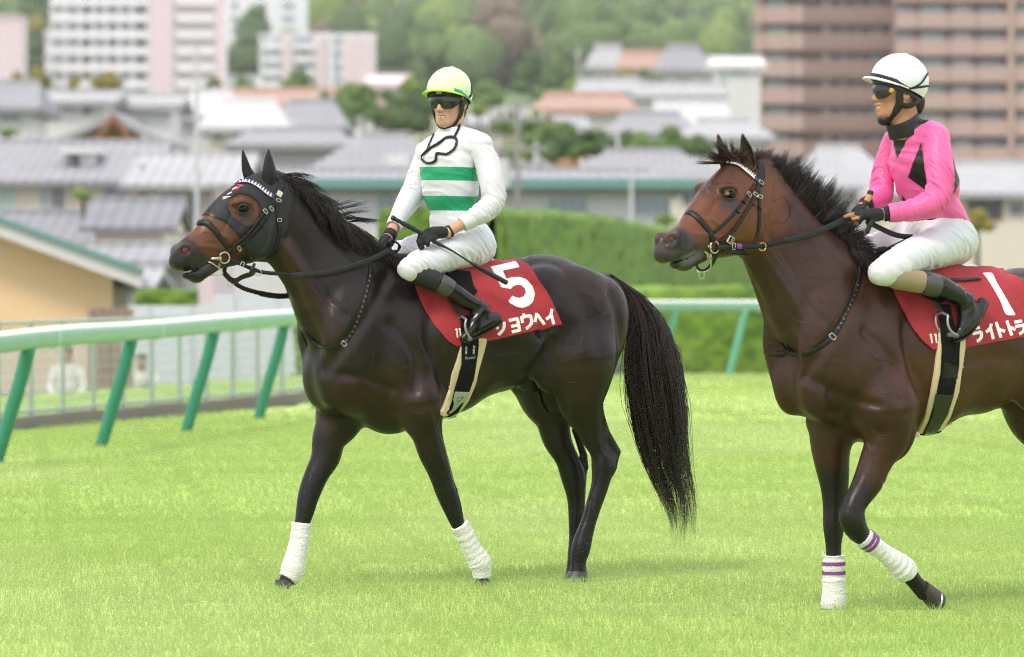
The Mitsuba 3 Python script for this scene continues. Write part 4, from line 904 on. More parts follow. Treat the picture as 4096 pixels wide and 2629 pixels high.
# ---- fitting things onto a horse
class Coat:
    def __init__(s, m, fr, hf):
        s.m, s.fr, s.hf = m, fr, hf
        s.vn = np.array(m.vertex_normals)
        from scipy.spatial import cKDTree
        s.tree = cKDTree(m.vertices)
    def hit(s, uv):
        """the points (and smooth normals) of the surface that lie on the traced pixels"""
        uv = np.asarray(uv, float)
        d = np.array([U(u, v, 1.0) - [0, 0, HC] for u, v in uv])
        o = np.tile([0, 0, HC], (len(d), 1)) + d * 18
        loc, ray, tri = s.m.ray.intersects_location(o, d, multiple_hits=False)
        P, N = np.full((len(uv), 3), np.nan), np.full((len(uv), 3), np.nan)
        bar = trimesh.triangles.points_to_barycentric(s.m.triangles[tri], loc)
        n = (s.vn[s.m.faces[tri]] * bar[:, :, None]).sum(1)
        P[ray], N[ray] = loc, n / np.linalg.norm(n, axis=1, keepdims=True)
        return P, N
    def path(s, uv, n=40, mirror=None, both=True):
        uv = spline(np.column_stack([np.asarray(uv, float), np.zeros(len(uv))]), n)[:, :2]
        P, N = s.hit(uv)
        ok = ~np.isnan(P[:, 0])
        P, N = P[ok], N[ok]
        if mirror is not None:
            L, M = mirror.L(P), N @ mirror.R
            keep = L[:, 1] > 0
            L, M = L[keep], M[keep]
            if both:
                L = np.vstack([L[::-1] * [1, -1, 1], L]) if mirror_first(L) else np.vstack([L, L[::-1] * [1, -1, 1]])
                M = np.vstack([M[::-1] * [1, -1, 1], M]) if mirror_first_cache[0] else np.vstack([M, M[::-1] * [1, -1, 1]])
            P, N = mirror.W(L), M @ mirror.R.T
        k = np.array([1, 2, 3, 2, 1]) / 9
        if len(P) > 8:
            for arr in (N, P):
                pad = np.vstack([arr[:1]] * 2 + [arr] + [arr[-1:]] * 2)
                arr[1:-1] = np.stack([np.convolve(pad[:, i], k, 'valid') for i in range(3)], 1)[1:-1]
        return P, N / np.linalg.norm(N, axis=1, keepdims=True)
    def strap(s, uv, width, thick=0.006, lift=0.003, n=40, mirror=None, both=True):
        P, N = s.path(uv, n, mirror, both)
        return sweep(P + N * lift, width / 2, 8, ell=(N, thick / width))
    def patch(s, poly, lift, thick=0.005, near=0.0, sub=0, soft=0, both=False, src=None):
        """a piece of cloth or leather that lies on the near side of the body, cut to a traced outline"""
        m = s.m if src is None else src
        m = m.copy()
        q = proj(m.vertices)
        x0, y0, x1, y1 = poly.bounds
        L = s.fr.L(m.vertices)
        face = (((q > [x0 - 60, y0 - 60]) & (q < [x1 + 60, y1 + 60])).all(1) & (L[:, 1] > near - 0.03))[m.faces].all(1)
        m = trimesh.Trimesh(m.vertices, m.faces[face], process=False); m.remove_unreferenced_vertices()
        for _ in range(sub):
            m = trimesh.Trimesh(*trimesh.remesh.subdivide(m.vertices, m.faces), process=False); m.merge_vertices()
        if soft: m = relax(m, soft, 0.5, -0.3)
        m = clip(m, np.minimum(inside(poly, proj(m.vertices)) / 850, s.fr.L(m.vertices)[:, 1] - near))
        if lift: m = pel(m, lift)
        return m
    def mirror(s, m, fr=None):
        fr = fr or s.fr
        return trimesh.Trimesh(fr.W(fr.L(m.vertices) * [1, -1, 1]), m.faces[:, ::-1], process=False)

def veins_on(C, lines_, m, col, seed, r=.0046):
    """veins that stand out under the coat: flat ridges laid on the surface, with its colour"""
    rng = np.random.default_rng(seed)
    out, cols = [], []
    for pts in lines_:
        q = spline(np.column_stack([np.array(pts, float), np.zeros(len(pts))]), 26)[:, :2]
        q = q + np.cumsum(rng.normal(0, 1.6, q.shape), 0) * np.sin(np.linspace(0, np.pi, 26))[:, None]
        P, N = C.hit(q); ok = ~np.isnan(P[:, 0])
        if ok.sum() < 8: continue
        P, N = P[ok], N[ok]
        rr = r * np.interp(np.linspace(0, 1, len(P)), [0, .15, .7, 1], [.3, 1, .8, .15])
        t = sweep(P - N * .0004, rr, 7, ell=(N, .62)); out.append(t)
        _, idx = C.tree.query(t.vertices); cols.append(col[idx] * 1.08)
    return cat_([m] + out), np.vstack([col] + cols)

mirror_first_cache = [True]
def mirror_first(L):
    mirror_first_cache[0] = abs(L[0, 1]) < abs(L[-1, 1])
    return mirror_first_cache[0]

def PG(pts, sc=1.0, du=0.0, dv=0.0):
    return Polygon([(x / sc + du, y / sc + dv) for x, y in pts]).buffer(0)

def LN(lines_, w, sc=1.0, du=0.0, dv=0.0, square=True):
    """strokes of lettering as one shape"""
    out = []
    for l in lines_:
        q = np.array([(x / sc + du, y / sc + dv) for x, y in l])
        if len(q) > 2: q = spline(np.column_stack([q, q[:, 0] * 0]), 16)[:, :2] if np.linalg.norm(q[0] - q[-1]) > 0 and len(q) == 3 else q
        out.append(LineString(q).buffer(w / sc / 2, cap_style=2 if square else 1, join_style=2))
    return unary_union(out)

def ring(c, r, thick, nrm, up=None, sides=6, n=24, arc=(0, 360), sx=1.0):
    nrm = np.asarray(nrm, float) / np.linalg.norm(nrm)
    a = np.cross(nrm, [0.1, 0.2, 0.97] if up is None else up); a /= np.linalg.norm(a)
    b = np.cross(nrm, a)
    full = arc == (0, 360)
    th = np.radians(np.linspace(*arc, n, endpoint=not full))
    P = np.asarray(c) + r * (np.cos(th)[:, None] * a * sx + np.sin(th)[:, None] * b)
    return sweep(P, thick, sides, closed=full)

def buckle(P, N, t, w, l, thick=0.0022):
    """a small rectangular metal frame that lies on a strap"""
    t = t / np.linalg.norm(t); s_ = np.cross(N, t)
    c = [(-l, -w), (l, -w), (l, w), (-l, w)]
    pts = [P + N * 0.007 + t * x / 2 + s_ * y / 2 for x, y in c]
    dense = np.vstack([np.linspace(pts[i], pts[(i + 1) % 4], 4, endpoint=False) for i in range(4)])
    return sweep(dense, thick, 5, closed=True)

def hoof(fr, top, toe, heel, n, w):
    """coronet centre, toe and heel on the ground"""
    H = lambda q: fr.H(q[0], q[1], n)
    t, a, b = H(top), H(toe), H(heel)
    ax = (a - b) / 2; L = np.linalg.norm(ax); ax /= L
    side = np.array([0, 1.0, 0])
    c = (a + b) / 2
    th = np.linspace(0, 2 * np.pi, 20, endpoint=False)
    low = c + np.cos(th)[:, None] * ax * L + np.sin(th)[:, None] * side * w
    mid = c + (t - c) * 0.08 + np.cos(th)[:, None] * ax * L + np.sin(th)[:, None] * side * w
    hi = t + np.cos(th)[:, None] * ax * L * 0.74 + np.sin(th)[:, None] * side * w * 0.8
    m = trimesh.convex.convex_hull(np.vstack([low, mid, hi]))
    return trimesh.Trimesh(fr.W(m.vertices), m.faces, process=False)

def wrap(fr, rows, n, over=0.008, c=1.0, seed=1, ply_=True):
    """a cloth bandage round a leg: rows of (centre u, v, radius px)"""
    P = spline(np.array([(*fr.H(u, v, n), r / fr.px(fr.H(u, v, n)) + over) for u, v, r in rows]), 60)
    rng = np.random.default_rng(seed)
    t = np.linspace(0, 1, 60)
    r = P[:, 3] + 0.0004 * np.sin(t * 61) + 0.0013 * np.interp(t, np.linspace(0, 1, 21), rng.normal(size=21))
    m = sweep(fr.W(P[:, :3]), r, 28, ell=(np.tile(fr.R[:, 1], (60, 1)), c))
    N = meshkit.noise(np.array(m.vertices) * [90, 90, 160], seed)
    return pel(m, (N - 0.5)[:, None] * 0.005)

def strands(paths, r, sides=3, seg=9):
    """many hairs as thin tapered tubes; paths (k, m, 3)"""
    out_v, out_f, base = [], [], 0
    K = np.asarray(paths, float)
    k, m = K.shape[:2]
    t = np.gradient(K, axis=1); t /= np.linalg.norm(t, axis=2, keepdims=True) + 1e-9
    a = np.cross(t, np.array([0.2, 0.9, 0.35])); a /= np.linalg.norm(a, axis=2, keepdims=True) + 1e-9
    b = np.cross(t, a)
    taper = np.interp(np.linspace(0, 1, m), [0, 0.12, 0.6, 1], [0.8, 1, 0.85, 0.12])
    R = np.broadcast_to(np.asarray(r, float), (k,))[:, None] * taper
    th = np.arange(sides) * 2 * np.pi / sides
    V = K[:, :, None] + R[:, :, None, None] * (np.cos(th)[:, None] * a[:, :, None] + np.sin(th)[:, None] * b[:, :, None])
    i, j = np.meshgrid(np.arange(m - 1), np.arange(sides), indexing='ij')
    j2 = (j + 1) % sides
    q = np.stack([i * sides + j, i * sides + j2, (i + 1) * sides + j2, (i + 1) * sides + j], -1).reshape(-1, 4)
    f = np.vstack([q[:, [0, 1, 2]], q[:, [0, 2, 3]]])
    Fc = (f[None] + (np.arange(k) * m * sides)[:, None, None]).reshape(-1, 3)
    return trimesh.Trimesh(V.reshape(-1, 3), Fc, process=False)

def mane(fr, rows, count, seed, r=0.0016, clump=26, wild=1.0, m=8):
    """rows of (root u, v, n, tip du, dv, dn, droop px, spread): locks of hair that grow along a line"""
    rng = np.random.default_rng(seed)
    R = np.array(rows, float)
    s = np.linspace(0, 1, len(R))
    K = []
    t = np.linspace(0, 1, m)
    for c in range(count // clump):
        sc = (c + rng.random()) / (count // clump)
        q = np.array([np.interp(sc, s, R[:, i]) for i in range(R.shape[1])])
        f = rng.normal(size=4) * wild
        L = 1 + 0.16 * f[0]
        tip = np.array([q[3] * L + q[7] * f[1], q[4] * L + q[7] * f[2]])
        for h in range(clump):
            g = rng.normal(size=6)
            ss = np.clip(sc + g[0] * 0.02, 0, 1)
            root = np.array([np.interp(ss, s, R[:, 0]), np.interp(ss, s, R[:, 1])])
            pinch = 1 - 0.86 * t ** 0.7
            l = 0.75 + 0.35 * rng.random()
            u = root[0] + (tip[0] * l) * t + g[1] * 5 * np.sin(np.pi * t * 0.6) + (q[0] - root[0]) * (1 - pinch)
            v = root[1] + (tip[1] * l) * t + q[6] * t * t + g[2] * 4.5 * np.sin(np.pi * t * 0.6) + (q[1] - root[1]) * (1 - pinch)
            n = q[2] + q[5] * np.sin(np.pi * 0.5 * np.minimum(t * 1.6, 1)) + g[3] * 0.008 * (1 + t) + f[3] * 0.012 * t
            K.append([fr.W(fr.H(a, b, e)) for a, b, e in zip(u, v, n)])
    return strands(K, r * (0.7 + 0.6 * rng.random(len(K))))

# ---- the dark bay horse that leads
def veins(p, n, uv):
    a = mikit.fbm(p.x * 16, p.y * 16, p.z * 11, 2)
    b = mikit.noise(p.x * 5 + 7, p.y * 5, p.z * 5)
    ridge = dr.maximum(0.0, 1 - dr.abs(a - 0.5) * 30) * mikit.smoothstep(0.52, 0.70, b)
    return 0.0030 * ridge * mikit.smoothstep(.95, 1.1, p.z) + 0.0022 * mikit.fbm(p.x * 42, p.y * 42, p.z * 22, 2) + 0.0004 * mikit.noise(p.x * 420, p.y * 420, p.z * 130)
scene['coat_base'] = {'type': 'principled', 'base_color': VC, 'roughness': 0.38, 'specular': 0.30, 'clearcoat': 0.14, 'clearcoat_gloss': 0.8}
scene['coat'] = {'type': 'twosided', 'b': {'type': 'bumpmap', 'arbitrary': mikit.proc(veins, 0.002), 'scale': 1.0, 'bsdf': {'type': 'ref', 'id': 'coat_base'}}}
mat('mane_hair', (0.012, 0.0075, 0.0065), 0.42, specular=0.4)
mat('tail_hair', (0.020, 0.0125, 0.0105), 0.45, specular=0.35)
mat('brown_hair', (0.05, 0.022, 0.015), 0.42, specular=0.5)
mat('leather', (0.006, 0.006, 0.007), 0.42, specular=.35)
mat('webbing', (0.006, 0.006, 0.007), 0.85, specular=.2)
mat('steel', (0.62, 0.6, 0.55), 0.22, metallic=1.0)
mat('brass', (0.65, 0.48, 0.16), 0.3, metallic=1.0)
mat('white_trim', (0.72, 0.72, 0.70), 0.6)
mat('purple_trim', (0.06, 0.035, 0.13), 0.6)
mat('hoof_horn', (0.05, 0.045, 0.045), 0.5)
mat('eyeball', (0.004, 0.002, 0.002), 0.12, specular=.25)
mat('nostril_red', (0.13, 0.010, 0.013), 0.5)
mat('tongue_pink', (0.42, 0.17, 0.16), 0.45)
def weave(p, n, uv): return mikit.mix((0.006, 0.007, 0.0085), (0.012, 0.013, 0.016), mikit.noise(p.x * 160, p.y * 160, p.z * 160))
mat('hood_cloth', mikit.proc(weave), 0.62, sheen=0.4)
mat('hood_leather', (0.007, 0.0075, 0.0085), 0.36, specular=.35)
def cotton(p, n, uv): return mikit.mix((0.60, 0.60, 0.57), (0.76, 0.76, 0.74), mikit.fbm(p.x * 60, p.y * 60, p.z * 170, 2))
mat('bandage_cloth', mikit.proc(cotton), 0.85)
def felt(p, n, uv): return mikit.mix((0.30, 0.022, 0.030), (0.37, 0.030, 0.040), mikit.fbm(p.x * 130, p.y * 130, p.z * 130, 2))
mat('red_felt', mikit.proc(felt), 0.85, sheen=0.3)
mat('print_white', (0.80, 0.80, 0.79), 0.7)
mat('cream_foam', (0.62, 0.50, 0.32), 0.75)
mat('grey_leather', (0.36, 0.40, 0.34), 0.5)
mat('grey_print', (0.35, 0.37, 0.36), 0.6)
mat('saddle_white', (0.62, 0.63, 0.64), 0.35)
mat('rubber_grip', (0.012, 0.0125, 0.014), 0.75)

def build_left():
    m = make_a(); fr = fa; H = fr.H
    BR, FACE, BLK = (0.052, 0.021, 0.012), (0.115, 0.040, 0.018), (0.0075, 0.0068, 0.0072)
    col = paint(m, fr, (0.0155, 0.0095, 0.0080), [
        ([(1560, 1560), (1640, 1600)], .2, .13, BR, .55), ([(1380, 1560), (1450, 1640)], .15, .09, BR, .5), ([(1900, 1480)], .25, .10, BR, .6), ([(2460, 1330), (2440, 1520)], .12, .07, (0.075, 0.026, 0.012), .8),
        ([(2310, 1500)], .25, .12, BR, .5), ([(2400, 1200), (2300, 1150)], .15, .12, BR, .35), ([(1300, 1700), (1330, 1760)], -.13, .07, BR, .6), ([(1700, 1720)], .15, .07, BR, .5), ([(1130, 950), (1180, 1060), (1250, 1200)], .08, .045, BR, .7), ([(1300, 1260), (1330, 1400)], .15, .08, BR, .4),
        ([(980, 830), (930, 900), (870, 960)], None, .12, FACE, .9), ([(840, 900), (780, 940)], None, .07, (0.16, 0.065, 0.03), .9), ([(890, 1010), (850, 1000)], .07, .06, FACE, .8),
        ([(744, 1003)], None, .038, (0.012, 0.009, 0.009), .95), ([(735, 1030), (790, 1075), (720, 985)], None, .050, (0.03, 0.022, 0.02), .9), ([(760, 1050), (830, 1070)], None, .03, (0.05, 0.047, 0.048), .6), ([(975, 838)], .1, .026, (0.018, 0.014, 0.014), .95), ([(985, 890)], .1, .035, (0.05, 0.035, 0.028), .8),
        ([(1240, 1900), (1180, 2340)], -.13, .11, BLK, .95), ([(1770, 1900), (1930, 2330)], .13, .11, BLK, .95), ([(2400, 1850), (2310, 2300)], .12, .12, BLK, .9), ([(2290, 1850), (2300, 2300)], -.1, .12, BLK, .9)], 3)
    hk = thing('race_horse', 'dark bay racehorse wearing a black ear hood, walking in front on the turf', 'horse')
    C = Coat(m, fr, fr)
    V1 = lambda pts: [(1100 + x / 1.6, 850 + y / 1.6) for x, y in pts]
    bm, bc = veins_on(C, [V1(p) for p in ([(560, 735), (610, 800), (640, 880), (700, 930), (760, 960)], [(640, 880), (610, 960), (600, 1030)], [(860, 800), (900, 870), (960, 900), (1000, 870), (1040, 820)], [(960, 900), (970, 980), (1010, 1050)], [(760, 960), (830, 1000), (890, 980), (950, 1000)], [(420, 930), (470, 980), (540, 990)], [(540, 990), (570, 1060), (640, 1090)],
        [(840, 1190), (870, 1250), (950, 1280), (1020, 1270)], [(870, 1250), (880, 1330), (930, 1400)], [(1380, 880), (1450, 920), (1530, 900), (1600, 930)], [(1450, 920), (1470, 990), (1530, 1030)], [(1560, 800), (1620, 860), (1660, 920)], [(1650, 950), (1600, 1020), (1520, 1060)], [(1800, 1000), (1840, 1060), (1900, 1080), (1960, 1060)], [(1840, 1060), (1850, 1140), (1900, 1200)],
        [(260, 1260), (330, 1290), (420, 1280), (480, 1250)], [(330, 1290), (350, 1370), (400, 1420)], [(330, 460), (370, 540), (420, 600), (430, 690)], [(370, 540), (340, 620), (350, 700)], [(480, 560), (500, 640), (560, 690)], [(190, 480), (240, 580), (300, 660), (330, 760)])], m, col, 61)
    ZH = lambda pts: [(680 + x / 2.566, 560 + y / 2.566) for x, y in pts]
    bm2, bc = veins_on(C, [ZH(p) for p in ([(440, 900), (500, 940), (570, 950), (640, 1000)], [(570, 950), (580, 1000), (640, 1040)], [(420, 1010), (470, 1040), (530, 1050)])], bm, bc, 62, .0026)
    add('body', bm2, 'coat', hk, smooth=True, color=bc)
    px = fr.px(H(975, 830, .09))
    ep = H(972, 836, .088)
    eb = trimesh.creation.icosphere(3, 0.0235); eb.apply_translation(ep); ek = add('eye', fr.mesh(eb), 'eyeball', hk, smooth=True)
    add('eye', C.mirror(fr.mesh(eb)), 'eyeball', hk, smooth=True)
    def lid(pts, w):
        P = fr.W(np.array([fr.H(u, v, .107) for u, v in pts])); return sweep(spline(P, 14), np.interp(np.linspace(0, 1, 14), [0, .3, .7, 1], [w * .5, w, w, w * .5]), 6)
    scene[ek + '__eyelid'] = mikit.ply(lid([(950, 843), (956, 826), (974, 819), (992, 826), (1001, 842)], .0055), mat('lid_skin', (0.02, 0.016, 0.016), 0.35), True)
    scene[ek + '__eyelid_001'] = mikit.ply(lid([(950, 843), (962, 852), (978, 854), (994, 849), (1001, 842)], .004), 'lid_skin', True)
    for s in (1, -1):
        nn = trimesh.creation.icosphere(3, 1.0); nn.apply_scale([.019, .007, .017]); nn.apply_translation(H(743, 1002, .042) * [1, s, 1])
        add('nostril_lining', fr.mesh(nn), 'nostril_red', hk, smooth=True)
    tg = trimesh.creation.icosphere(2, 1.0); tg.apply_scale([.035, .026, .008]); tg.apply_translation(H(790, 1068, 0)); add('tongue', fr.mesh(tg), 'tongue_pink', hk, smooth=True)
    for top, toe, heel, n, w in [((1130, 2318), (1100, 2357), (1165, 2352), -.13, .052), ((1931, 2318), (1905, 2352), (1962, 2350), .13, .054), ((2312, 2285), (2258, 2322), (2345, 2322), .12, .055), ((2298, 2290), (2252, 2322), (2325, 2322), -.10, .055)]:
        add('hoof', hoof(fr, top, toe, heel, n, w), 'hoof_horn', hk, smooth=50)
    # mane and tail
    add('mane', cat_([mane(fr, [(1085, 692, 0, 110, -15, .03, 40, 20), (1140, 712, 0, 130, 15, .06, 70, 24), (1200, 757, 0, 120, 45, .08, 80, 24), (1290, 826, 0, 125, 45, .10, 80, 28), (1380, 895, 0, 100, 60, .10, 70, 22), (1470, 965, 0, 100, 40, .11, 55, 18), (1560, 1015, 0, 90, 25, .10, 45, 14), (1610, 1032, 0, 60, 15, .08, 40, 12)], 2600, 5, .0018),
                      mane(fr, [(1150, 716, 0, 40, 40, .05, 30, 14), (1290, 826, 0, 38, 40, .07, 30, 14), (1470, 965, 0, 40, 30, .09, 30, 10), (1600, 1028, 0, 40, 20, .08, 30, 10)], 1600, 6, .0021),
                      mane(fr, [(1300, 820, 0, 130, -30, .03, 10, 30), (1400, 890, 0, 120, -25, .04, 30, 22)], 104, 8, .0013, clump=13)]), 'mane_hair', hk, smooth=True)
    rng = np.random.default_rng(4)
    vs = np.array([1090, 1180, 1300, 1450, 1635, 1760, 1882, 2005, 2120]); Ls = np.array([2425, 2490, 2520, 2515, 2520, 2536, 2565, 2618, 2650]); Rs = np.array([2450, 2590, 2650, 2690, 2728, 2738, 2758, 2786, 2780])
    K = []
    for c in range(105):
        s0, f = rng.random(), rng.normal(size=3)
        end = rng.choice([rng.uniform(1500, 1850), rng.uniform(1850, 2125)], p=[.45, .55])
        if c < 9: s0, end = 1.0 + .1 * rng.random(), rng.uniform(1800, 2080)
        v0 = 1092 + 170 * rng.random() ** 1.5
        for h in range(22):
            g = rng.normal(size=4)
            t = np.linspace(0, 1, 11)
            v = v0 + (end * (1 + .02 * g[0]) - v0) * t
            s = s0 * (1 - .30 * t ** 3) + .20 * t ** 3 + (g[1] * .07 + .06 * f[0] * np.sin(t * 5 + f[1])) * (1 - .6 * t ** 2) + .02 * np.sin(9 * t + 3 * g[2])
            l, r = np.interp(v, vs, Ls), np.interp(v, vs, Rs)
            k = np.clip((v - v0) / 160, 0, 1) ** .8
            dock = np.interp(v, [1090, 1110, 1180, 1270, 1400], [2436, 2462, 2530, 2575, 2600])
            u = dock * (1 - k) + (l + (r - l) * s) * k + 60 * t ** 3 * (f[2] * .35) * (end > 1850)
            n = .055 * f[1] * np.sin(np.pi * np.minimum(t * 1.3, 1) * .5) + .012 * g[3]
            K.append([fr.W(H(a, b, e)) for a, b, e in zip(u, v, np.broadcast_to(n, t.shape))])
    tk = add('tail', strands(K, .0015 * (.7 + .6 * rng.random(len(K)))), 'tail_hair', hk, smooth=True)
    scene[tk + '__dock'] = mikit.ply(sweep(spline(fr.W(np.array([H(2380, 1130, 0), H(2440, 1135, 0), H(2510, 1185, 0), H(2565, 1280, 0), H(2585, 1380, 0)])), 16), np.linspace(.05, .018, 16), 10), 'mane_hair', True)

    # ---- hood, bridle
    S2 = lambda pts: [(680 + x / 2.566, 560 + y / 2.566) for x, y in pts]
    out = Polygon(S2([(400, 765), (440, 700), (560, 540), (690, 400), (800, 300), (960, 250), (1150, 330), (1240, 480), (1225, 600), (1190, 900), (1130, 1080), (1060, 1180), (960, 1260), (820, 1280), (760, 1150), (690, 1020), (560, 860)]))
    def loc(poly, n): return Polygon([fr.H(u, v, n)[[0, 2]] for u, v in poly.exterior.coords]).buffer(0)
    eyeh = loc(Polygon(S2([(620, 690), (650, 610), (740, 560), (830, 580), (895, 640), (910, 720), (880, 830), (800, 885), (720, 850), (645, 780)])).buffer(3), .085)
    shape = loc(out, .05).difference(eyeh)
    hm = m.copy(); L = fr.L(hm.vertices)
    hm.update_faces((L[:, 0] > 0.45)[hm.faces].all(1) & (L[:, 2] > 1.4)[hm.faces].all(1)); hm.remove_unreferenced_vertices()
    hm = trimesh.Trimesh(*trimesh.remesh.subdivide(hm.vertices, hm.faces), process=False); hm.merge_vertices()
    hm = clip(hm, inside(shape, fr.L(hm.vertices)[:, [0, 2]]))
    hood = thing('ear_hood', 'black mesh ear hood with eye holes pulled over the head of the dark horse', 'hood')
    add('face_cover', pel(hm, .005), 'hood_cloth', hood, smooth=True)
    ed = clip(hm, .011 - inside(shape, fr.L(hm.vertices)[:, [0, 2]]))
    add('edge_binding', pel(ed, .0068), 'hood_leather', hood, smooth=True)
    for rows in ([(1083, 762, .045, 24), (1079, 722, .048, 26), (1077, 680, .05, 24), (1075, 645, .05, 17), (1074, 620, .05, 10), (1074, 597, .05, 1.5)], [(1004, 716, -.045, 24), (988, 682, -.05, 18), (979, 645, -.05, 12), (973, 615, -.05, 6), (971, 598, -.05, 1.5)]):
        P = spline(np.array([(*fr.W(H(u, v, n)), r / 835) for u, v, n, r in rows]), 22)
        e = sweep(P[:, :3], np.maximum(P[:, 3] * 1.2, .001), 14, ell=(np.tile(fr.R[:, 1], (22, 1)), .55))
        k = add('ear_cover', e, 'hood_leather', hood, smooth=True)
        sm = P[:, :3] - fr.R[:, 0] * 0 + fr.R[:, 1] * P[:, 3:4] * .63
        scene[k + '__seam'] = mikit.ply(sweep(sm, .0016, 5), 'leather', True)
    # emblem and lettering on the forehead of the hood
    add('emblem', C.patch(LN([[(640, 530), (700, 490)], [(680, 520), (740, 470)], [(690, 470), (755, 480)]], 14, 2.566, 680, 560), .008, sub=1), mat('hood_red', (0.45, 0.05, 0.06), .6), hood, smooth=True)
    add('emblem_line', C.patch(LN([[(590, 572), (640, 545)], [(640, 520), (690, 495)], [(545, 600), (622, 592)], [(545, 618), (580, 606)]], 8, 2.566, 680, 560), .0085, sub=1), 'print_white', hood, smooth=True)
    br = thing('bridle', 'black leather bridle with white toothed browband worn over the ear hood', 'bridle')
    lift = .010
    def ST(name, pts, w, parent, mt='leather', lf=lift, mirror=fr, both=True, th=.007, n=36):
        return add(name, C.strap(S2(pts), w, th, lf, n, mirror, both), mt, parent, smooth=True)
    ST('noseband', [(312, 855), (350, 850), (430, 900), (500, 980), (560, 1060), (600, 1110)], .026, br)
    ST('cheekpiece', [(600, 1180), (690, 1110), (780, 1030), (900, 900), (980, 790), (1040, 690), (1085, 590), (1120, 480)], .022, br)
    ST('cheekpiece', [(610, 1100), (700, 1040), (790, 960), (880, 850), (950, 760), (1010, 690), (1060, 610)], .014, br, lf=.014)
    hp = ST('headpiece', [(1075, 610), (1115, 520), (1140, 440), (1120, 400), (1095, 370)], .034, br)
    ST('throatlatch', [(1095, 640), (1095, 740), (1105, 860), (1110, 960), (1095, 1050), (1050, 1150), (985, 1235)], .020, br)
    bb = ST('browband', [(700, 455), (760, 435), (840, 445), (920, 490), (990, 545), (1060, 590)], .026, br, 'purple_trim')
    P, N = C.path(S2([(700, 455), (760, 435), (840, 445), (920, 490), (990, 545), (1035, 572)]), 60, fr, True)
    i = np.linspace(2, len(P) - 3, 25).astype(int)
    for a in i:
        t = P[min(a + 1, len(P) - 1)] - P[a - 1]; t /= np.linalg.norm(t); b = np.cross(N[a], t); b *= np.sign(b[2] + 1e-9)
        tri = P[a] + N[a] * .0135 + np.array([-t * .0075 - b * .011, t * .0075 - b * .011, b * .012])
        tip = P[a] + N[a] * .019 - b * .003
        add('tooth', (np.vstack([tri, tip]), np.array([[0, 1, 3], [1, 2, 3], [2, 0, 3]])), 'white_trim', bb)
    P, N = C.hit(S2([(1105, 562)])); t = C.hit(S2([(1125, 520)]))[0][0] - P[0]; t /= np.linalg.norm(t)
    s_ = np.cross(N[0], t)
    M4 = np.eye(4); M4[:3, 0], M4[:3, 1], M4[:3, 2], M4[:3, 3] = -s_ if s_[0] < 0 else s_, t, N[0], P[0] + N[0] * .020
    if np.linalg.det(M4[:3, :3]) < 0: M4[:3, 2] *= -1
    tag = trimesh.creation.box((.026, .028, .006)); tag.apply_transform(M4); tgk = add('number_tag', tag, mat('tag_silver', (.5, .5, .48), .3), br)
    tx = meshkit.text_mesh('5', .017, .001, True); tx.apply_translation([-.006, -.009, .0035]); tx.apply_transform(M4); scene[tgk + '__numeral'] = mikit.ply(tx, mat('tag_yellow', (.62, .40, .05), .4))
    for uv, uv2 in [((965, 738), (985, 715)), ((1025, 712), (1045, 690)), ((1105, 825), (1104, 800)), ((698, 1105), (720, 1088)), ((1100, 625), (1105, 600))]:
        P, N = C.hit(S2([uv, uv2])); add('buckle', buckle(P[0] + N[0] * .009, N[0], P[1] - P[0], .024, .014), 'steel', br, smooth=True)
    for uv in [(940, 795), (925, 880), (790, 965), (765, 1030), (1110, 900), (650, 1150)]:
        P, N = C.hit(S2([uv, (uv[0] + 12, uv[1] - 16)])); t = P[1] - P[0]; t /= np.linalg.norm(t); s_ = np.cross(N[0], t)
        add('keeper', sweep(P[0] + N[0] * .012 + np.linspace(-.014, .014, 5)[:, None] * s_, .0055, 6), 'leather', br, smooth=True)
    # bit with rings, both sides
    near = C.hit(S2([(545, 1215), (520, 1225)]))
    c = near[0][0] + near[1][0] * .012
    nrm = near[1][0] * .7 + fr.R[:, 1] * .5
    bit = thing('snaffle_bit', 'steel ring bit in the mouth of the dark horse', 'bit')
    def mm(mesh): return cat_([mesh, C.mirror(mesh)])
    cu = lambda x, y, n=.062: fr.W(H(680 + x / 2.566, 560 + y / 2.566, n))
    for f_ in (lambda q: q, C.mirror):
        add('ring', f_(ring(cu(560, 1210, .088), .0265, .0032, fr.R[:, 1], n=28)), 'steel', bit, smooth=True)
        add('mouthpiece', f_(sweep(spline(np.array([cu(395, 1222, .03), cu(440, 1218, .058), cu(505, 1215, .066), cu(530, 1215, .07)]), 10), np.array([.002, .004, .005, .006, .0065, .007, .0075, .008, .008, .008]), 8)), 'steel', bit, smooth=True)
        add('loop', f_(sweep(spline(np.array([cu(370, 1245, .03), cu(430, 1265, .055), cu(500, 1315, .06), cu(540, 1360, .058), cu(535, 1385, .05), cu(480, 1392, .035), cu(400, 1378, .015), cu(360, 1365, 0)]), 30), .0028, 7)), 'steel', bit, smooth=True)
        add('link', f_(ring(cu(505, 1290, .064), .010, .002, fr.R[:, 0], n=14)), 'steel', bit, smooth=True)
    # reins with martingale rings, the strap round the neck
    rn = thing('reins', 'black rubber grip reins running from bit to the hands of the green striped rider', 'reins')
    def rein(pts, w, mt, nm, nrm_=None):
        P = spline(np.array(pts), 50); return add(nm, sweep(P, w / 2, 8, ell=(np.tile(fr.R[:, 1] if nrm_ is None else nrm_, (50, 1)), .28)), mt, rn, smooth=True)
    g = lambda u, v, n: fr.W(H(u, v, n))
    rein([cu(610, 1225, .085), cu(740, 1280, .09), cu(860, 1330, .095), cu(930, 1352, .10), g(1140, 1098, .115), g(1172, 1103, .12)], .019, 'leather', 'leather_end')
    rein([g(1165, 1103, .12), g(1240, 1098, .145), g(1340, 1083, .17), g(1450, 1052, .18), g(1558, 1002, .15)], .027, 'rubber_grip', 'rubber_grip')
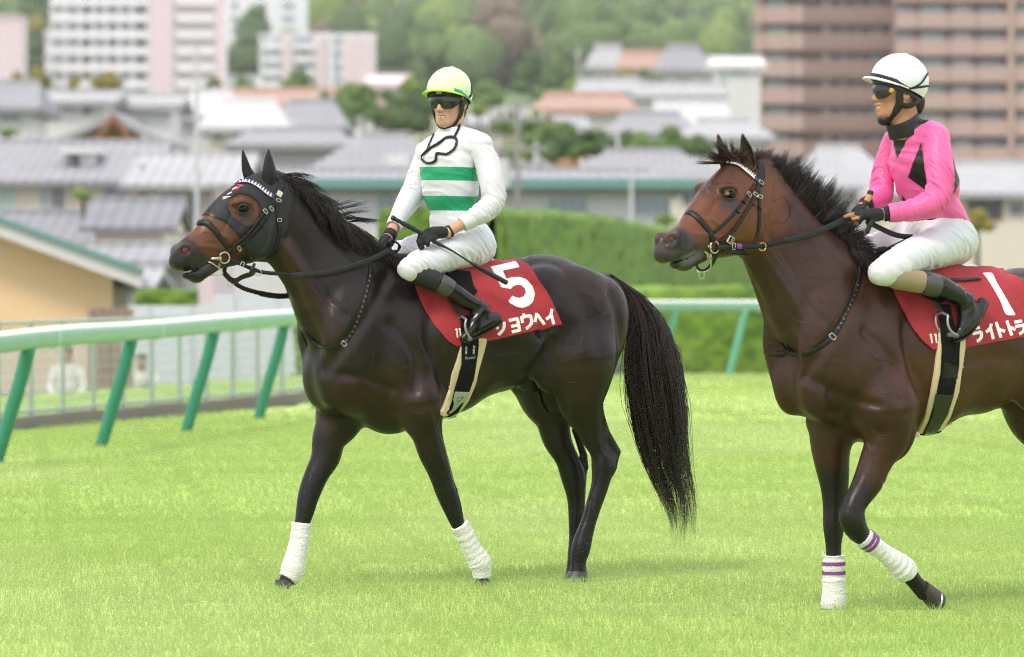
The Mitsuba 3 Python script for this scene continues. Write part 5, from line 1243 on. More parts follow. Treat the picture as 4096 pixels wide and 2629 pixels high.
    rein([cu(610, 1225, -.085), cu(560, 1360, -.07), cu(650, 1460, -.075), cu(760, 1525, -.08), g(1020, 1168, -.09), g(1050, 1176, -.10)], .022, 'leather', 'leather_end')
    rein([g(1040, 1174, -.10), g(1100, 1184, -.12), g(1160, 1182, -.15), g(1300, 1130, -.19), g(1480, 1040, -.14), g(1560, 1000, -.08)], .027, 'rubber_grip', 'rubber_grip')
    for n_, uv in ((.10, (905, 1358)), (-.075, (625, 1475))):
        add('stopper_ring', ring(cu(*uv, n_), .016, .0022, fr.R[:, 0] * .8 + fr.R[:, 1] * .6, n=20), 'steel', rn, smooth=True)
    rein([cu(880, 1345, .10), cu(840, 1375, .06), cu(740, 1410, 0), cu(650, 1445, -.05), cu(560, 1370, -.06)], .026, 'leather', 'joining_strap')
    add('stopper', sweep([cu(815, 1385, .11), cu(845, 1320, .115), cu(868, 1270, .11)], [.006, .010, .006], 8), 'leather', rn, smooth=True)
    for x, y in ((735, 1280),):
        add('buckle', buckle(cu(x, y, .096), fr.R[:, 1], cu(x + 20, y + 9, .096) - cu(x, y, .096), .026, .016), 'steel', rn, smooth=True)
    mg = thing('neck_strap', 'black martingale strap hanging round the neck of the dark horse', 'strap')
    S1 = lambda pts: [(1100 + x / 1.6, 850 + y / 1.6) for x, y in pts]
    pl = S1([(600, 245), (612, 340), (595, 460), (560, 590), (500, 740), (440, 835), (370, 862), (300, 855), (220, 800), (185, 755)])
    add('band', C.strap(pl[:7], .021, .006, .005, 50), 'leather', mg, smooth=True)
    add('band', C.strap(pl[6:], .016, .006, .012, 24), 'leather', mg, smooth=True)
    mp = C.path(pl, 60); Lp = fr.L(mp[0]) * [1, -1, 1]
    add('band', sweep(fr.W(Lp), .010, 8, ell=(np.tile(fr.R[:, 1], (len(Lp), 1)), .4)), 'leather', mg, smooth=True)
    P, N = C.hit([S1([(438, 838)])[0], S1([(455, 822)])[0]]); add('buckle', buckle(P[0], N[0], P[1] - P[0], .026, .018), 'steel', mg, smooth=True)
    P, N = C.path(pl[:7], 22)
    for a in range(5, 19): add('eyelet', ring(P[a] + N[a] * .0085, .0032, .0012, N[a], n=8, sides=4), 'steel', mg)

    # ---- number cloth, saddle, girth
    Z3 = (3.423, 1580, 1000)
    cloth = PG([(250, 150), (265, 480), (340, 690), (420, 860), (560, 1060), (720, 1250), (830, 1320), (890, 1315), (1500, 1190), (2280, 1020), (2180, 800), (2080, 590), (1900, 320), (1820, 220), (1760, 185), (1690, 180), (1645, 140), (1600, 125), (1300, 128), (900, 60), (500, -60)], *Z3)
    nc = thing('number_cloth', 'red number cloth with large white 5 under the saddle of the dark horse', 'saddle cloth')
    base = C.patch(cloth, 0, near=-.01, sub=0, soft=8)
    def ripple(mesh):
        q = np.array(mesh.vertices)
        return pel(mesh, (.010 + .007 * (meshkit.noise(q * [5, 5, 9], 4) - .4))[:, None])
    cl = ripple(base)
    add('cloth', shell(cl, .003, .006), 'red_felt', nc, smooth=True)
    add('cloth', C.mirror(shell(cl, .003, .006)), 'red_felt', nc, smooth=True)
    five = PG([(1305, 238), (1645, 165), (1665, 180), (1700, 235), (1690, 248), (1475, 293), (1520, 405), (1600, 380), (1700, 378), (1800, 410), (1880, 500), (1912, 600), (1890, 700), (1830, 765), (1740, 797), (1650, 780), (1575, 735), (1547, 710), (1600, 630), (1640, 650), (1700, 662), (1755, 640), (1783, 580), (1765, 525), (1720, 490), (1660, 485), (1610, 505), (1580, 540), (1450, 518), (1390, 390)], *Z3)
    kana = LN([[(1492, 985), (1478, 1085), (1405, 1162)], [(1385, 975), (1432, 1010)], [(1345, 1045), (1415, 1078)], [(1552, 968), (1680, 940)], [(1668, 935), (1702, 1115)], [(1582, 1050), (1680, 1028)], [(1592, 1122), (1702, 1098)], [(1752, 872), (1762, 920)], [(1706, 932), (1848, 898)], [(1724, 925), (1742, 1002)], [(1842, 895), (1858, 1000), (1785, 1082)],
               [(1906, 992), (1930, 885), (1945, 885), (2045, 1022)], [(2062, 950), (2118, 905), (2142, 808)], [(2132, 880), (2168, 1018)]], 42, *Z3)
    race = LN([[(838, 1075), (852, 1202)], [(822, 1098), (840, 1080)], [(882, 1072), (896, 1195)], [(868, 1095), (884, 1077)], [(925, 1070), (938, 1190)], [(925, 1075), (965, 1090), (935, 1128)], [(935, 1128), (985, 1180)]], 20, *Z3)
    for nm, shp in (('numeral', five), ('name_lettering', kana), ('race_lettering', race)):
        lt = C.patch(shp, 0, near=0, src=cl, sub=1)
        add(nm, pel(lt, .0045), 'print_white', nc, smooth=True)
    sd = thing('racing_saddle', 'small racing saddle with grey pad under the green striped rider', 'saddle')
    fd = Field(H(1600, 1150, -.25) - [.4, .1, .1], H(1600, 1150, -.25) + [.3, .65, .3], .007)
    fd.chain([H(1690, 1030, 0), H(1780, 1050, 0), H(1870, 1054, 0), H(1945, 1043, 0)], [.02, .018, .018, .02], .03, 3.6)
    add('seat', fr.mesh(fd.mesh(3)), 'saddle_white', sd, smooth=True)
    flap = C.patch(PG([(700, 250), (820, 330), (1000, 340), (1040, 520), (1100, 600), (900, 760), (700, 560), (560, 350)], *Z3), 0, sub=0, soft=6)
    fl = shell(pel(flap, .022), .004, .006)
    add('flap', fl, 'webbing', sd, smooth=True); add('flap', C.mirror(fl), 'webbing', sd, smooth=True)
    gt = thing('girth', 'black girth on cream foam pad round the belly of the dark horse', 'girth')
    Z7 = (4.4, 1750, 1330)
    cream = PG([(405, 100), (400, 245), (330, 500), (240, 750), (200, 1000), (120, 1200), (45, 1380), (50, 1462), (150, 1462), (250, 1445), (380, 1360), (520, 1180), (640, 900), (700, 650), (770, 420), (838, 145), (830, 100)], *Z7)
    black = PG([(380, -280), (400, 190), (390, 560), (330, 800), (270, 1000), (180, 1300), (95, 1415), (200, 1415), (330, 1350), (430, 1180), (530, 980), (600, 780), (650, 500), (680, 175), (660, -280)], *Z7)
    gp = C.patch(cream, 0, near=-.02, sub=0, soft=8); bp = C.patch(black, 0, near=-.02, sub=0, soft=8)
    for f_ in (lambda q: q, C.mirror):
        add('foam_pad', f_(shell(pel(gp, .012), .004, .012)), 'cream_foam', gt, smooth=True)
        add('strap', f_(shell(pel(bp, .020), .003, .005)), 'webbing', gt, smooth=True)
    gl = C.patch(PG([(285, 1000), (525, 1005), (470, 1140), (380, 1190), (290, 1290), (150, 1395), (115, 1395), (230, 1290), (265, 1180), (220, 1140)], *Z7), .0245, sub=1, near=-.02)
    add('grey_patch', shell(gl, .002), 'grey_leather', gt, smooth=True)
    add('stitching', C.patch(LN([[(315, 1080), (415, 1080), (320, 1170), (315, 1080)]], 9, *Z7), .028, sub=1), 'leather', gt, smooth=True)
    [add('lettering', C.patch(LN([q_], 38, *Z7).difference(LN([[(430, y), (620, y + 8)] for y in range(235, 360, 22)], 7, *Z7)), .0245, sub=1), 'grey_print', gt, smooth=True) for q_ in ([(470, 230), (455, 360)], [(595, 220), (585, 360)])]
    tm = meshkit.text_mesh('Ryusei', .0145, .001)
    tv = np.array(tm.vertices); P, N = C.hit([(1750 + 425 / 4.4, 1330 + 455 / 4.4)]); tx_ = C.hit([(1750 + 600 / 4.4, 1330 + 440 / 4.4)])[0][0] - P[0]; tx_ /= np.linalg.norm(tx_); ty_ = np.cross(N[0], tx_)
    add('signature', trimesh.Trimesh(P[0] + N[0] * .0255 + tv[:, :1] * tx_ + tv[:, 1:2] * ty_ + tv[:, 2:] * N[0], tm.faces, process=False), 'grey_print', gt)
    # ---- bandages
    for lab, rows, n in (('white bandage on the forward reaching front leg of the dark horse', [(1207, 2092, 33), (1203, 2130, 33), (1194, 2180, 33), (1184, 2225, 36), (1174, 2265, 41), (1166, 2292, 40), (1150, 2320, 32)], -.13), ('white bandage on the front leg trailing under the dark horse', [(1837, 2098, 30), (1855, 2130, 31), (1877, 2175, 31), (1898, 2215, 34), (1918, 2250, 40), (1926, 2282, 34), (1929, 2312, 28)], .13)):
        key = thing('leg_bandage', lab, 'bandage', 'bandages of the dark horse')
        add('wrap', wrap(fr, rows, n), 'bandage_cloth', key, smooth=True)
    return C
CA = build_left()

# ---- the bay horse that follows
mat('taupe_hair', (0.02, 0.013, 0.012), 0.4, specular=0.5)
mat('violet_tape', (0.20, 0.05, 0.24), 0.6)
def build_right():
    m = make_b(); fr = fb; H = fr.H; hf = hb; HH = hf.H
    hq = lambda u, v, n: hf.W(HH(u, v, n))
    BAY, RED, BLK, GRY = (0.050, 0.0185, 0.0115), (0.115, 0.036, 0.014), (0.009, 0.0075, 0.0075), (0.035, 0.030, 0.030)
    toB = lambda uv, n: None
    col = paint(m, fr, BAY, [
        ([(3780, 1560), (3980, 1500)], .25, .2, (0.085, 0.03, 0.014), .8), ([(3600, 1500)], .2, .10, (0.075, 0.026, 0.013), .5), ([(3240, 1500), (3330, 1660)], .1, .10, (0.04, 0.017, 0.012), .6), ([(3250, 1720), (3300, 1850)], -.13, .09, (0.075, 0.026, 0.012), .7),
        ([(3560, 1720), (3500, 1880)], .14, .09, (0.065, 0.023, 0.012), .6), ([(3100, 1100), (3180, 1300)], .08, .08, (0.035, 0.016, 0.012), .6), ([(3080, 780), (3090, 900)], .08, .08, RED, .6), ([(3330, 960), (3430, 1040)], .05, .06, (0.02, 0.011, 0.009), .7),
        ([(3330, 1960), (3330, 2430)], -.13, .12, BLK, .95), ([(3420, 1990), (3415, 2090), (3540, 2217), (3700, 2370)], .13, .10, BLK, .95), ([(4340, 1900), (4250, 2380)], .12, .15, BLK, .9), ([(4230, 1900), (4250, 2380)], -.1, .15, BLK, .9)], 5)
    P = hf.L(m.vertices)
    nz = meshkit.fbm(P * 11, 3, 8)
    def dab(pts, n, r, c, st, cols):
        q = np.array([HH(u, v, n or 0) for u, v in pts]); X = P.copy()
        if n is None: q[:, 1] = 0; X = X * [1, 0, 1]
        q = np.vstack([q, q[-1:] + 1e-4]); best = np.full(len(P), 9.0)
        for a, b in zip(q[:-1], q[1:]):
            ab = b - a; t = np.clip(((X - a) @ ab) / (ab @ ab + 1e-12), 0, 1); best = np.minimum(best, np.linalg.norm(X - a - t[:, None] * ab, axis=1))
        w = np.clip(1.5 - best / r + (nz - .5) * .7, 0, 1); w = (w * w * (3 - 2 * w) * st)[:, None]
        return cols * (1 - w) + np.array(c) * w
    for a in [([(2990, 800), (2920, 850), (2860, 900)], None, .14, RED, .95), ([(2800, 860), (2750, 900)], None, .08, (0.13, 0.042, 0.017), .9), ([(3010, 930)], .07, .07, (0.11, 0.036, 0.015), .9), ([(2690, 965), (2720, 1030), (2670, 1000)], None, .062, GRY, .95), ([(2740, 1040), (2790, 1010)], .04, .03, (0.12, 0.12, 0.125), .8), ([(2690, 958)], None, .040, (0.010, 0.008, 0.008), .95), ([(2640, 940), (2690, 905)], None, .02, (0.10, 0.05, 0.035), .5),
              ([(2919, 779)], .1, .028, (0.02, 0.016, 0.018), .95), ([(2905, 815), (2930, 820)], .09, .032, (0.05, 0.045, 0.05), .75), ([(2860, 960), (2810, 985)], .06, .03, (0.06, 0.03, 0.022), .6)]:
        col = dab(*a, col)
    hk = thing('race_horse', 'reddish bay racehorse with bare head and upright mane, walking behind with a front leg lifted', 'horse')
    C = Coat(m, fr, hf)
    V6 = lambda pts: [(2900 + x / 1.54, 900 + y / 1.54) for x, y in pts]
    bm, bc = veins_on(C, [V6(p) for p in ([(380, 470), (430, 490), (480, 480), (540, 510)], [(400, 560), (470, 600), (540, 600), (590, 630)], [(470, 600), (480, 660), (540, 700)], [(560, 440), (600, 480), (660, 490), (690, 540)], [(480, 250), (520, 310), (590, 330), (620, 390)], [(660, 820), (720, 860), (790, 850), (850, 890)], [(790, 850), (800, 930), (860, 980)], [(880, 770), (930, 820), (1000, 830), (1060, 880), (1090, 960)], [(1000, 830), (990, 910), (940, 960)],
        [(1050, 1030), (1100, 1080), (1120, 1150), (1160, 1200)], [(920, 1000), (980, 1040), (1050, 1030)], [(880, 1240), (940, 1280), (1020, 1270), (1080, 1290)], [(940, 1280), (950, 1350), (1000, 1400), (1010, 1470)], [(870, 1330), (900, 1400), (960, 1440)], [(560, 1290), (600, 1350), (660, 1380)], [(600, 1350), (590, 1430), (620, 1500)], [(560, 960), (600, 1020), (660, 1050)], [(1560, 900), (1640, 950), (1720, 940)], [(1640, 950), (1660, 1030), (1740, 1060)])], m, np.clip(col * 1.05, 0, 1), 71)
    V5 = lambda pts: [(2600 + x / 2.37, 500 + y / 2.37) for x, y in pts]
    bm, bc = veins_on(C, [V5(p) for p in ([(560, 880), (620, 910), (690, 890)], [(600, 800), (590, 860), (560, 900), (570, 940)], [(700, 760), (650, 790), (600, 800)], [(430, 960), (490, 980), (540, 1020)])], bm, bc, 72, .0026)
    add('body', bm, 'coat', hk, smooth=True, color=bc)
    M = lambda mesh: C.mirror(mesh, hf)
    eb = trimesh.creation.icosphere(3, 0.0235); eb.apply_translation(HH(2919, 778, .089)); eb = hf.mesh(eb)
    ek = add('eye', eb, 'eyeball', hk, smooth=True); add('eye', M(eb), 'eyeball', hk, smooth=True)
    wh = trimesh.creation.icosphere(3, 0.0135); wh.apply_translation(HH(2919, 778, .089) + [.0125, .0030, .0035]); scene[ek + '__white'] = mikit.ply(hf.mesh(wh), mat('eye_white', (0.32, 0.17, 0.12), 0.25), True)
    for i_, (pts, w) in enumerate((([(2896, 784), (2901, 768), (2917, 760), (2936, 768), (2944, 784)], .0055), ([(2896, 784), (2908, 795), (2924, 797), (2938, 793), (2944, 784)], .004))):
        Pp = np.array([hq(u, v, .107) for u, v in pts]); scene[ek + '__eyelid' + ('_001' if i_ else '')] = mikit.ply(sweep(spline(Pp, 14), np.interp(np.linspace(0, 1, 14), [0, .3, .7, 1], [w * .5, w, w, w * .5]), 6), 'lid_skin', True)
    for s in (1, -1):
        nn = trimesh.creation.icosphere(3, 1.0); nn.apply_scale([.020, .007, .018]); nn.apply_translation(HH(2690, 958, .041) * [1, s, 1]); add('nostril_lining', hf.mesh(nn), 'nostril_red', hk, smooth=True)
    tg = trimesh.creation.icosphere(2, 1.0); tg.apply_scale([.03, .03, .007]); tg.apply_translation(HH(2738, 1028, 0)); add('tongue', hf.mesh(tg), 'tongue_pink', hk, smooth=True)
    def ear(rows, s):
        Q = spline(np.array([(*HH(u, v, n), r / 890) for u, v, n, r in rows]), 16)
        lo, hi = Q[:, :3].min(0) - .07, Q[:, :3].max(0) + .07
        fd = Field(lo, hi, .0035)
        fd.chain(Q[:, :3], Q[:, 3] * 1.1, .004, .8)
        off = np.array([.011, .012 * s, .004])
        fd.chain(Q[1:-3, :3] + off, Q[1:-3, 3] * .78, .006, .8, sub=True)
        e = hf.mesh(fd.mesh(4))
        k = np.clip((np.array(e.vertices)[:, 2] - e.vertices[:, 2].min()) / .12, 0, 1)[:, None]
        add('ear', e, 'coat', hk, smooth=True, color=np.array([[.05, .019, .012]]) * (1 - k) + np.array([[.016, .010, .009]]) * k)
    ear([(3005, 672, .052, 24), (2996, 645, .055, 26), (2991, 618, .055, 25), (2982, 588, .055, 20), (2974, 558, .055, 11), (2969, 533, .055, 2)], 1)
    ear([(2905, 672, -.05, 24), (2893, 645, -.052, 22), (2886, 612, -.055, 19), (2879, 578, -.055, 15), (2875, 555, -.055, 9), (2872, 536, -.055, 2)], -1)
    add('hoof', hoof(fr, (3332, 2425), (3285, 2447), (3378, 2447), -.13, .054), 'hoof_horn', hk, smooth=50)
    add('hoof', hoof(fr, (4267, 2372), (4205, 2412), (4300, 2412), .12, .055), 'hoof_horn', hk, smooth=50); add('hoof', hoof(fr, (4255, 2375), (4200, 2412), (4285, 2412), -.10, .055), 'hoof_horn', hk, smooth=50)
    hl = hoof(fr, (3690, 2352), (3737, 2450), (3765, 2372), .13, .054)
    add('hoof', hl, 'hoof_horn', hk, smooth=50)
    pl = [fr.W(H(u, v, .13 + n)) for u, v, n in [(3742, 2452, .03), (3762, 2425, .05), (3768, 2395, .05), (3766, 2374, .035)]]
    add('horseshoe', sweep(spline(np.array(pl), 14), .006, 6), 'steel', hk, smooth=True)
    # upright mane, forelock
    add('mane', cat_([mane(fr, [(3068, 676, 0, 22, -30, 0, -5, 10), (3105, 715, 0, 40, -85, .0, 0, 16), (3150, 770, 0, 62, -118, .0, 0, 16), (3215, 842, 0, 72, -125, .01, 0, 16), (3270, 892, 0, 80, -120, .01, 4, 16), (3340, 955, 0, 85, -95, .02, 14, 18), (3400, 1000, .01, 95, -50, .03, 30, 18), (3440, 1022, .02, 110, 0, .06, 50, 16), (3490, 1035, .02, 70, 20, .07, 40, 12)], 3400, 11, .0019, wild=.8),
                      mane(fr, [(3085, 690, .02, 30, -55, .0, 0, 10), (3150, 772, .025, 40, -85, .0, 0, 14), (3270, 895, .03, 50, -80, .01, 0, 14), (3360, 975, .03, 60, -50, .02, 12, 14), (3430, 1020, .03, 70, 25, .08, 50, 12)], 2200, 12, .0021, wild=.8),
                      mane(fr, [(3380, 985, .02, 110, 20, .07, 60, 20), (3430, 1015, .02, 95, 60, .10, 70, 18), (3480, 1035, .02, 50, 50, .10, 50, 14)], 1300, 13, .0018)]), 'mane_hair', hk, smooth=True)
    def tuft(rows, cnt, sd, r=.0014): return mane(hf, rows, cnt, sd, r, wild=1.1)
    add('forelock', cat_([tuft([(2900, 655, -.04, -60, -35, .0, 0, 22), (2925, 648, -.02, -50, -62, 0, 0, 24), (2950, 645, 0, -18, -50, .0, 10, 22), (2975, 645, .02, 20, -20, .02, 22, 20)], 900, 21), tuft([(3010, 665, .03, 42, -62, .0, 0, 18), (3035, 665, .02, 42, -60, 0, 0, 18), (3060, 672, 0, 22, -50, 0, 10, 14)], 900, 22),
                          tuft([(2905, 645, -.03, 25, -22, .02, 8, 14), (2945, 634, 0, 34, -26, .03, 8, 16), (2990, 640, .03, 34, -34, .0, 8, 14)], 800, 23)]), 'brown_hair', hk, smooth=True)
    add('tail', sweep(spline(fr.W(np.array([H(4340, 1170, 0), H(4450, 1220, 0), H(4520, 1400, 0), H(4540, 1700, 0), H(4560, 2050, 0)])), 24), np.interp(np.linspace(0, 1, 24), [0, .3, .8, 1], [.04, .10, .10, .02]), 12), 'mane_hair', hk, smooth=True)

    # ---- bridle
    S5 = lambda pts: [(2600 + x / 2.37, 500 + y / 2.37) for x, y in pts]
    br = thing('bridle', 'black leather bridle with white toothed browband on the reddish bay horse', 'bridle')
    def ST(name, pts, w, lf=.005, both=True, th=.007, n=36, mt='leather'):
        return add(name, C.strap(S5(pts), w, th, lf, n, hf, both), mt, br, smooth=True)
    ST('noseband', [(330, 815), (400, 840), (470, 900), (530, 970), (575, 1030), (592, 1110)], .026)
    ST('cheekpiece', [(605, 1020), (680, 955), (750, 890), (830, 800), (900, 710), (955, 620), (1000, 540)], .015)
    ST('cheekpiece', [(640, 1125), (720, 1060), (800, 980), (880, 860), (950, 750), (1000, 650), (1025, 570)], .017, lf=.009)
    ST('headpiece', [(1030, 575), (1050, 480), (1050, 410), (1030, 360)], .036)
    ST('throatlatch', [(1025, 580), (1030, 700), (1035, 830), (1030, 950), (1010, 1060), (965, 1140)], .017)
    ST('browband', [(700, 375), (760, 365), (830, 375), (900, 425), (960, 475), (1020, 530)], .022, mt='purple_trim')
    bbk = br + '__browband'
    P, N = C.path(S5([(690, 380), (760, 365), (830, 375), (900, 425), (960, 475), (985, 500)]), 60, hf, True)
    for a in np.linspace(2, len(P) - 3, 25).astype(int):
        t = P[a + 1] - P[a - 1]; t /= np.linalg.norm(t); b = np.cross(N[a], t); b *= np.sign(b[2] + 1e-9)
        tri = P[a] + N[a] * .010 + np.array([-t * .0075 - b * .012, t * .0075 - b * .012, b * .013])
        add('tooth', (np.vstack([tri, P[a] + N[a] * .016 - b * .003]), np.array([[0, 1, 3], [1, 2, 3], [2, 0, 3]])), 'white_trim', bbk)
    for uv, uv2 in [((925, 665), (940, 645)), ((985, 665), (995, 640)), ((1028, 685), (1028, 660)), ((1038, 550), (1044, 530))]:
        P, N = C.hit(S5([uv, uv2])); add('buckle', buckle(P[0] + N[0] * .006, N[0], P[1] - P[0], .024, .014), 'steel', br, smooth=True)
    for uv in [(880, 735), (820, 825), (965, 750), (1030, 790), (790, 990)]:
        P, N = C.hit(S5([uv, (uv[0] + 12, uv[1] - 16)])); t = P[1] - P[0]; t /= np.linalg.norm(t); s_ = np.cross(N[0], t)
        add('keeper', sweep(P[0] + N[0] * .010 + np.linspace(-.012, .012, 5)[:, None] * s_, .005, 6), 'leather', br, smooth=True)
    P, N = C.hit(S5([(744, 1083), (765, 1040)])); t = P[1] - P[0]; t /= np.linalg.norm(t); s_ = np.cross(t, N[0])
    M4 = np.eye(4); M4[:3, 0], M4[:3, 1], M4[:3, 2], M4[:3, 3] = s_, t, N[0], P[0] + N[0] * .014
    tag = trimesh.creation.box((.034, .032, .007)); tag.apply_transform(M4); tgk = add('number_tag', tag, 'tag_silver', br)
    pad = trimesh.creation.box((.027, .025, .008)); pad.apply_transform(M4); scene[tgk + '__plate'] = mikit.ply(pad, 'leather')
    tx = meshkit.text_mesh('1', .017, .001, True); tx.apply_translation([-.004, -.009, .0045]); tx.apply_transform(M4); scene[tgk + '__numeral'] = mikit.ply(tx, 'tag_yellow')
    cu = lambda x, y, n=.066: hq(2600 + x / 2.37, 500 + y / 2.37, n)
    bit = thing('snaffle_bit', 'steel ring bit in the mouth of the reddish bay horse', 'bit')
    for f_ in (lambda q: q, M):
        add('ring', f_(ring(cu(612, 1160, .080), .026, .0034, hf.R[:, 1], n=28)), 'steel', bit, smooth=True)
        add('mouthpiece', f_(sweep(spline(np.array([cu(470, 1150, .045), cu(520, 1150, .06), cu(560, 1150, .068), cu(578, 1165, .072)]), 10), np.linspace(.004, .008, 10), 8)), 'steel', bit, smooth=True)
        add('loop', f_(sweep(spline(np.array([cu(470, 1155, .045), cu(520, 1200, .058), cu(562, 1250, .058), cu(580, 1310, .05), cu(560, 1370, .035), cu(500, 1395, .015), cu(470, 1390, 0)]), 30), .0042, 7)), 'steel', bit, smooth=True)
        add('link', f_(ring(cu(560, 1245, .066), .013, .0026, hf.R[:, 0], n=14)), 'steel', bit, smooth=True)
    add('curb_ring', ring(cu(490, 1425, .01), .0165, .0028, hf.R[:, 1], n=20), 'steel', bit, smooth=True)
    add('chin_strap', sweep(spline(np.array([cu(640, 1190, .07), cu(620, 1260, .06), cu(570, 1340, .04), cu(510, 1385, .01), cu(450, 1350, -.03), cu(440, 1300, -.05)]), 30), .010, 8, ell=(np.tile(hf.R[:, 1], (30, 1)), .5)), 'leather', bit, smooth=True)
    rn = thing('reins', 'black rubber grip reins running from bit to the hands of the pink shirted rider', 'reins')
    def rein(pts, w, mt, nm):
        Pp = spline(np.array(pts), 50); return add(nm, sweep(Pp, w / 2, 8, ell=(np.tile(fr.R[:, 1], (50, 1)), .28)), mt, rn, smooth=True)
    g = lambda u, v, n: fr.W(H(u, v, n))
    rein([cu(640, 1160, .088), cu(760, 1155, .095), cu(880, 1150, .10), cu(1000, 1150, .11), g(3090, 975, .12), g(3145, 962, .13)], .022, 'leather', 'leather_end')
    rein([g(3138, 963, .13), g(3200, 950, .15), g(3270, 928, .15), g(3340, 897, .12), g(3400, 868, .07)], .028, 'rubber_grip', 'rubber_grip')
    rein([cu(640, 1160, -.08), cu(900, 1180, -.09), g(3100, 985, -.12), g(3250, 930, -.14), g(3400, 868, -.05)], .026, 'rubber_grip', 'rubber_grip')
    rein([g(3465, 885, .10), g(3530, 918, .12), g(3590, 942, .13), g(3650, 948, .13)], .024, 'leather', 'loose_end')
    rein([g(3648, 950, .13), g(3600, 975, .10), g(3545, 1000, .06), g(3520, 1010, .04)], .022, 'leather', 'loose_end')
    rein([g(3545, 1000, .06), g(3525, 1002, .045), g(3505, 1010, .03)], .034, 'leather', 'rein_stop')
    rein([cu(700, 1180, .085), cu(830, 1205, .07), cu(950, 1205, .04), cu(980, 1190, 0), cu(830, 1205, -.05), cu(700, 1190, -.08)], .026, 'leather', 'joining_strap')
    add('stopper_ring', ring(cu(1065, 1155, .118), .0175, .0024, hf.R[:, 1] * .9 + hf.R[:, 0] * .4, n=20), 'brass', rn, smooth=True)
    add('buckle', buckle(cu(785, 1152, .099), hf.R[:, 1], cu(800, 1152, .099) - cu(785, 1152, .099), .028, .018), 'steel', rn, smooth=True)
    add('violet_band', sweep(np.array([cu(825, 1151, .0985), cu(868, 1151, .1005)]), .0125, 8, ell=(np.tile(hf.R[:, 1], (2, 1)), .34)), 'violet_tape', rn, smooth=True)
    mg = thing('neck_strap', 'black martingale strap hanging round the neck of the reddish bay horse', 'strap')
    S6 = lambda pts: [(2900 + x / 1.54, 900 + y / 1.54) for x, y in pts]
    pl = S6([(815, 190), (830, 270), (815, 370), (760, 500), (710, 610), (660, 690), (590, 745), (520, 785), (450, 800), (390, 780), (350, 730)])
    add('band', C.strap(pl, .024, .007, .006, 60), 'leather', mg, smooth=True)
    mp = C.path(pl, 60); Lp = fr.L(mp[0]) * [1, -1, 1]
    add('band', sweep(fr.W(Lp), .012, 8, ell=(np.tile(fr.R[:, 1], (len(Lp), 1)), .4)), 'leather', mg, smooth=True)
    P, N = C.hit(S6([(660, 690), (675, 672)])); add('buckle', buckle(P[0] + N[0] * .003, N[0], P[1] - P[0], .03, .02), 'steel', mg, smooth=True)
    P, N = C.path(pl[:6], 18)
    for a in range(6, 16): add('eyelet', ring(P[a] + N[a] * .0105, .0036, .0013, N[a], n=8, sides=4), 'steel', mg)

    # ---- number cloth, saddle, girth
    Z = (3.423, 3450, 1000)
    cloth = PG([(405, 400), (405, 545), (480, 720), (570, 900), (700, 1110), (800, 1240), (945, 1360), (1055, 1368), (1290, 1352), (1380, 1337), (2211, 1190), (2720, 1085), (2600, 850), (2350, 580), (2160, 430), (2090, 385), (1960, 345), (1920, 300), (1890, 275), (1810, 255), (1400, 262), (1000, 180), (600, 80)], *Z)
    nc = thing('number_cloth', 'red number cloth with large white 1 under the saddle of the reddish bay horse', 'saddle cloth')
    base = C.patch(cloth, 0, near=-.01, sub=0, soft=8)
    q = np.array(base.vertices); cl = pel(base, (.010 + .007 * (meshkit.noise(q * [5, 5, 9], 9) - .4))[:, None])
    add('cloth', shell(cl, .003, .006), 'red_felt', nc, smooth=True); add('cloth', C.mirror(shell(cl, .003, .006), fr), 'red_felt', nc, smooth=True)
    one = PG([(1640, 325), (1740, 320), (1770, 328), (1790, 352), (1830, 450), (1920, 600), (2085, 885), (2070, 900), (1985, 897), (1955, 885), (1935, 855), (1880, 700), (1790, 540), (1690, 385)], *Z)
    kana = LN([[(1490, 1085), (1600, 1062)], [(1495, 1152), (1622, 1122)], [(1615, 1120), (1618, 1195), (1555, 1255)], [(1680, 1128), (1735, 1080), (1755, 1010)], [(1742, 1060), (1785, 1222)], [(1822, 990), (1888, 1202)], [(1852, 1085), (1945, 1118)], [(1966, 968), (2036, 1172)], [(1995, 1050), (2085, 1095)],
               [(2068, 992), (2175, 975)], [(2080, 1052), (2205, 1028)], [(2195, 1028), (2198, 1100), (2135, 1152)]], 42, *Z)
    race = LN([[(932, 1148), (946, 1278)], [(912, 1172), (934, 1152)], [(994, 1148), (1010, 1276)], [(976, 1172), (996, 1152)], [(1040, 1152), (1054, 1278)], [(1040, 1160), (1085, 1175), (1052, 1218)], [(1052, 1218), (1100, 1272)]], 22, *Z)
    for nm, shp in (('numeral', one), ('name_lettering', kana), ('race_lettering', race)):
        add(nm, pel(C.patch(shp, 0, near=0, src=cl, sub=1), .0045), 'print_white', nc, smooth=True)
    sd = thing('racing_saddle', 'small racing saddle with white raised seat under the pink shirted rider', 'saddle')
    ctr = H(3700, 1060, 0); fd = Field(ctr - [.45, .25, .22], ctr + [.35, .25, .16], .007)
    fd.chain([H(3560, 1050, 0), H(3660, 1085, 0), H(3760, 1092, 0), H(3830, 1078, 0), H(3880, 1068, 0)], [.02, .018, .016, .016, .013], .03, [4, 4, 4.5, 5, 5])
    sk = add('seat', fr.mesh(fd.mesh(3)), 'saddle_white', sd, smooth=True)
    flap = C.patch(PG([(600, 480), (900, 420), (1100, 480), (1150, 650), (1060, 750), (960, 735), (740, 600)], *Z), 0, soft=6)
    fl = shell(pel(flap, .022), .004, .006); add('flap', fl, 'webbing', sd, smooth=True); add('flap', C.mirror(fl, fr), 'webbing', sd, smooth=True)
    Pz = lambda pts: [(3450 + x / 3.423, 1000 + y / 3.423) for x, y in pts]
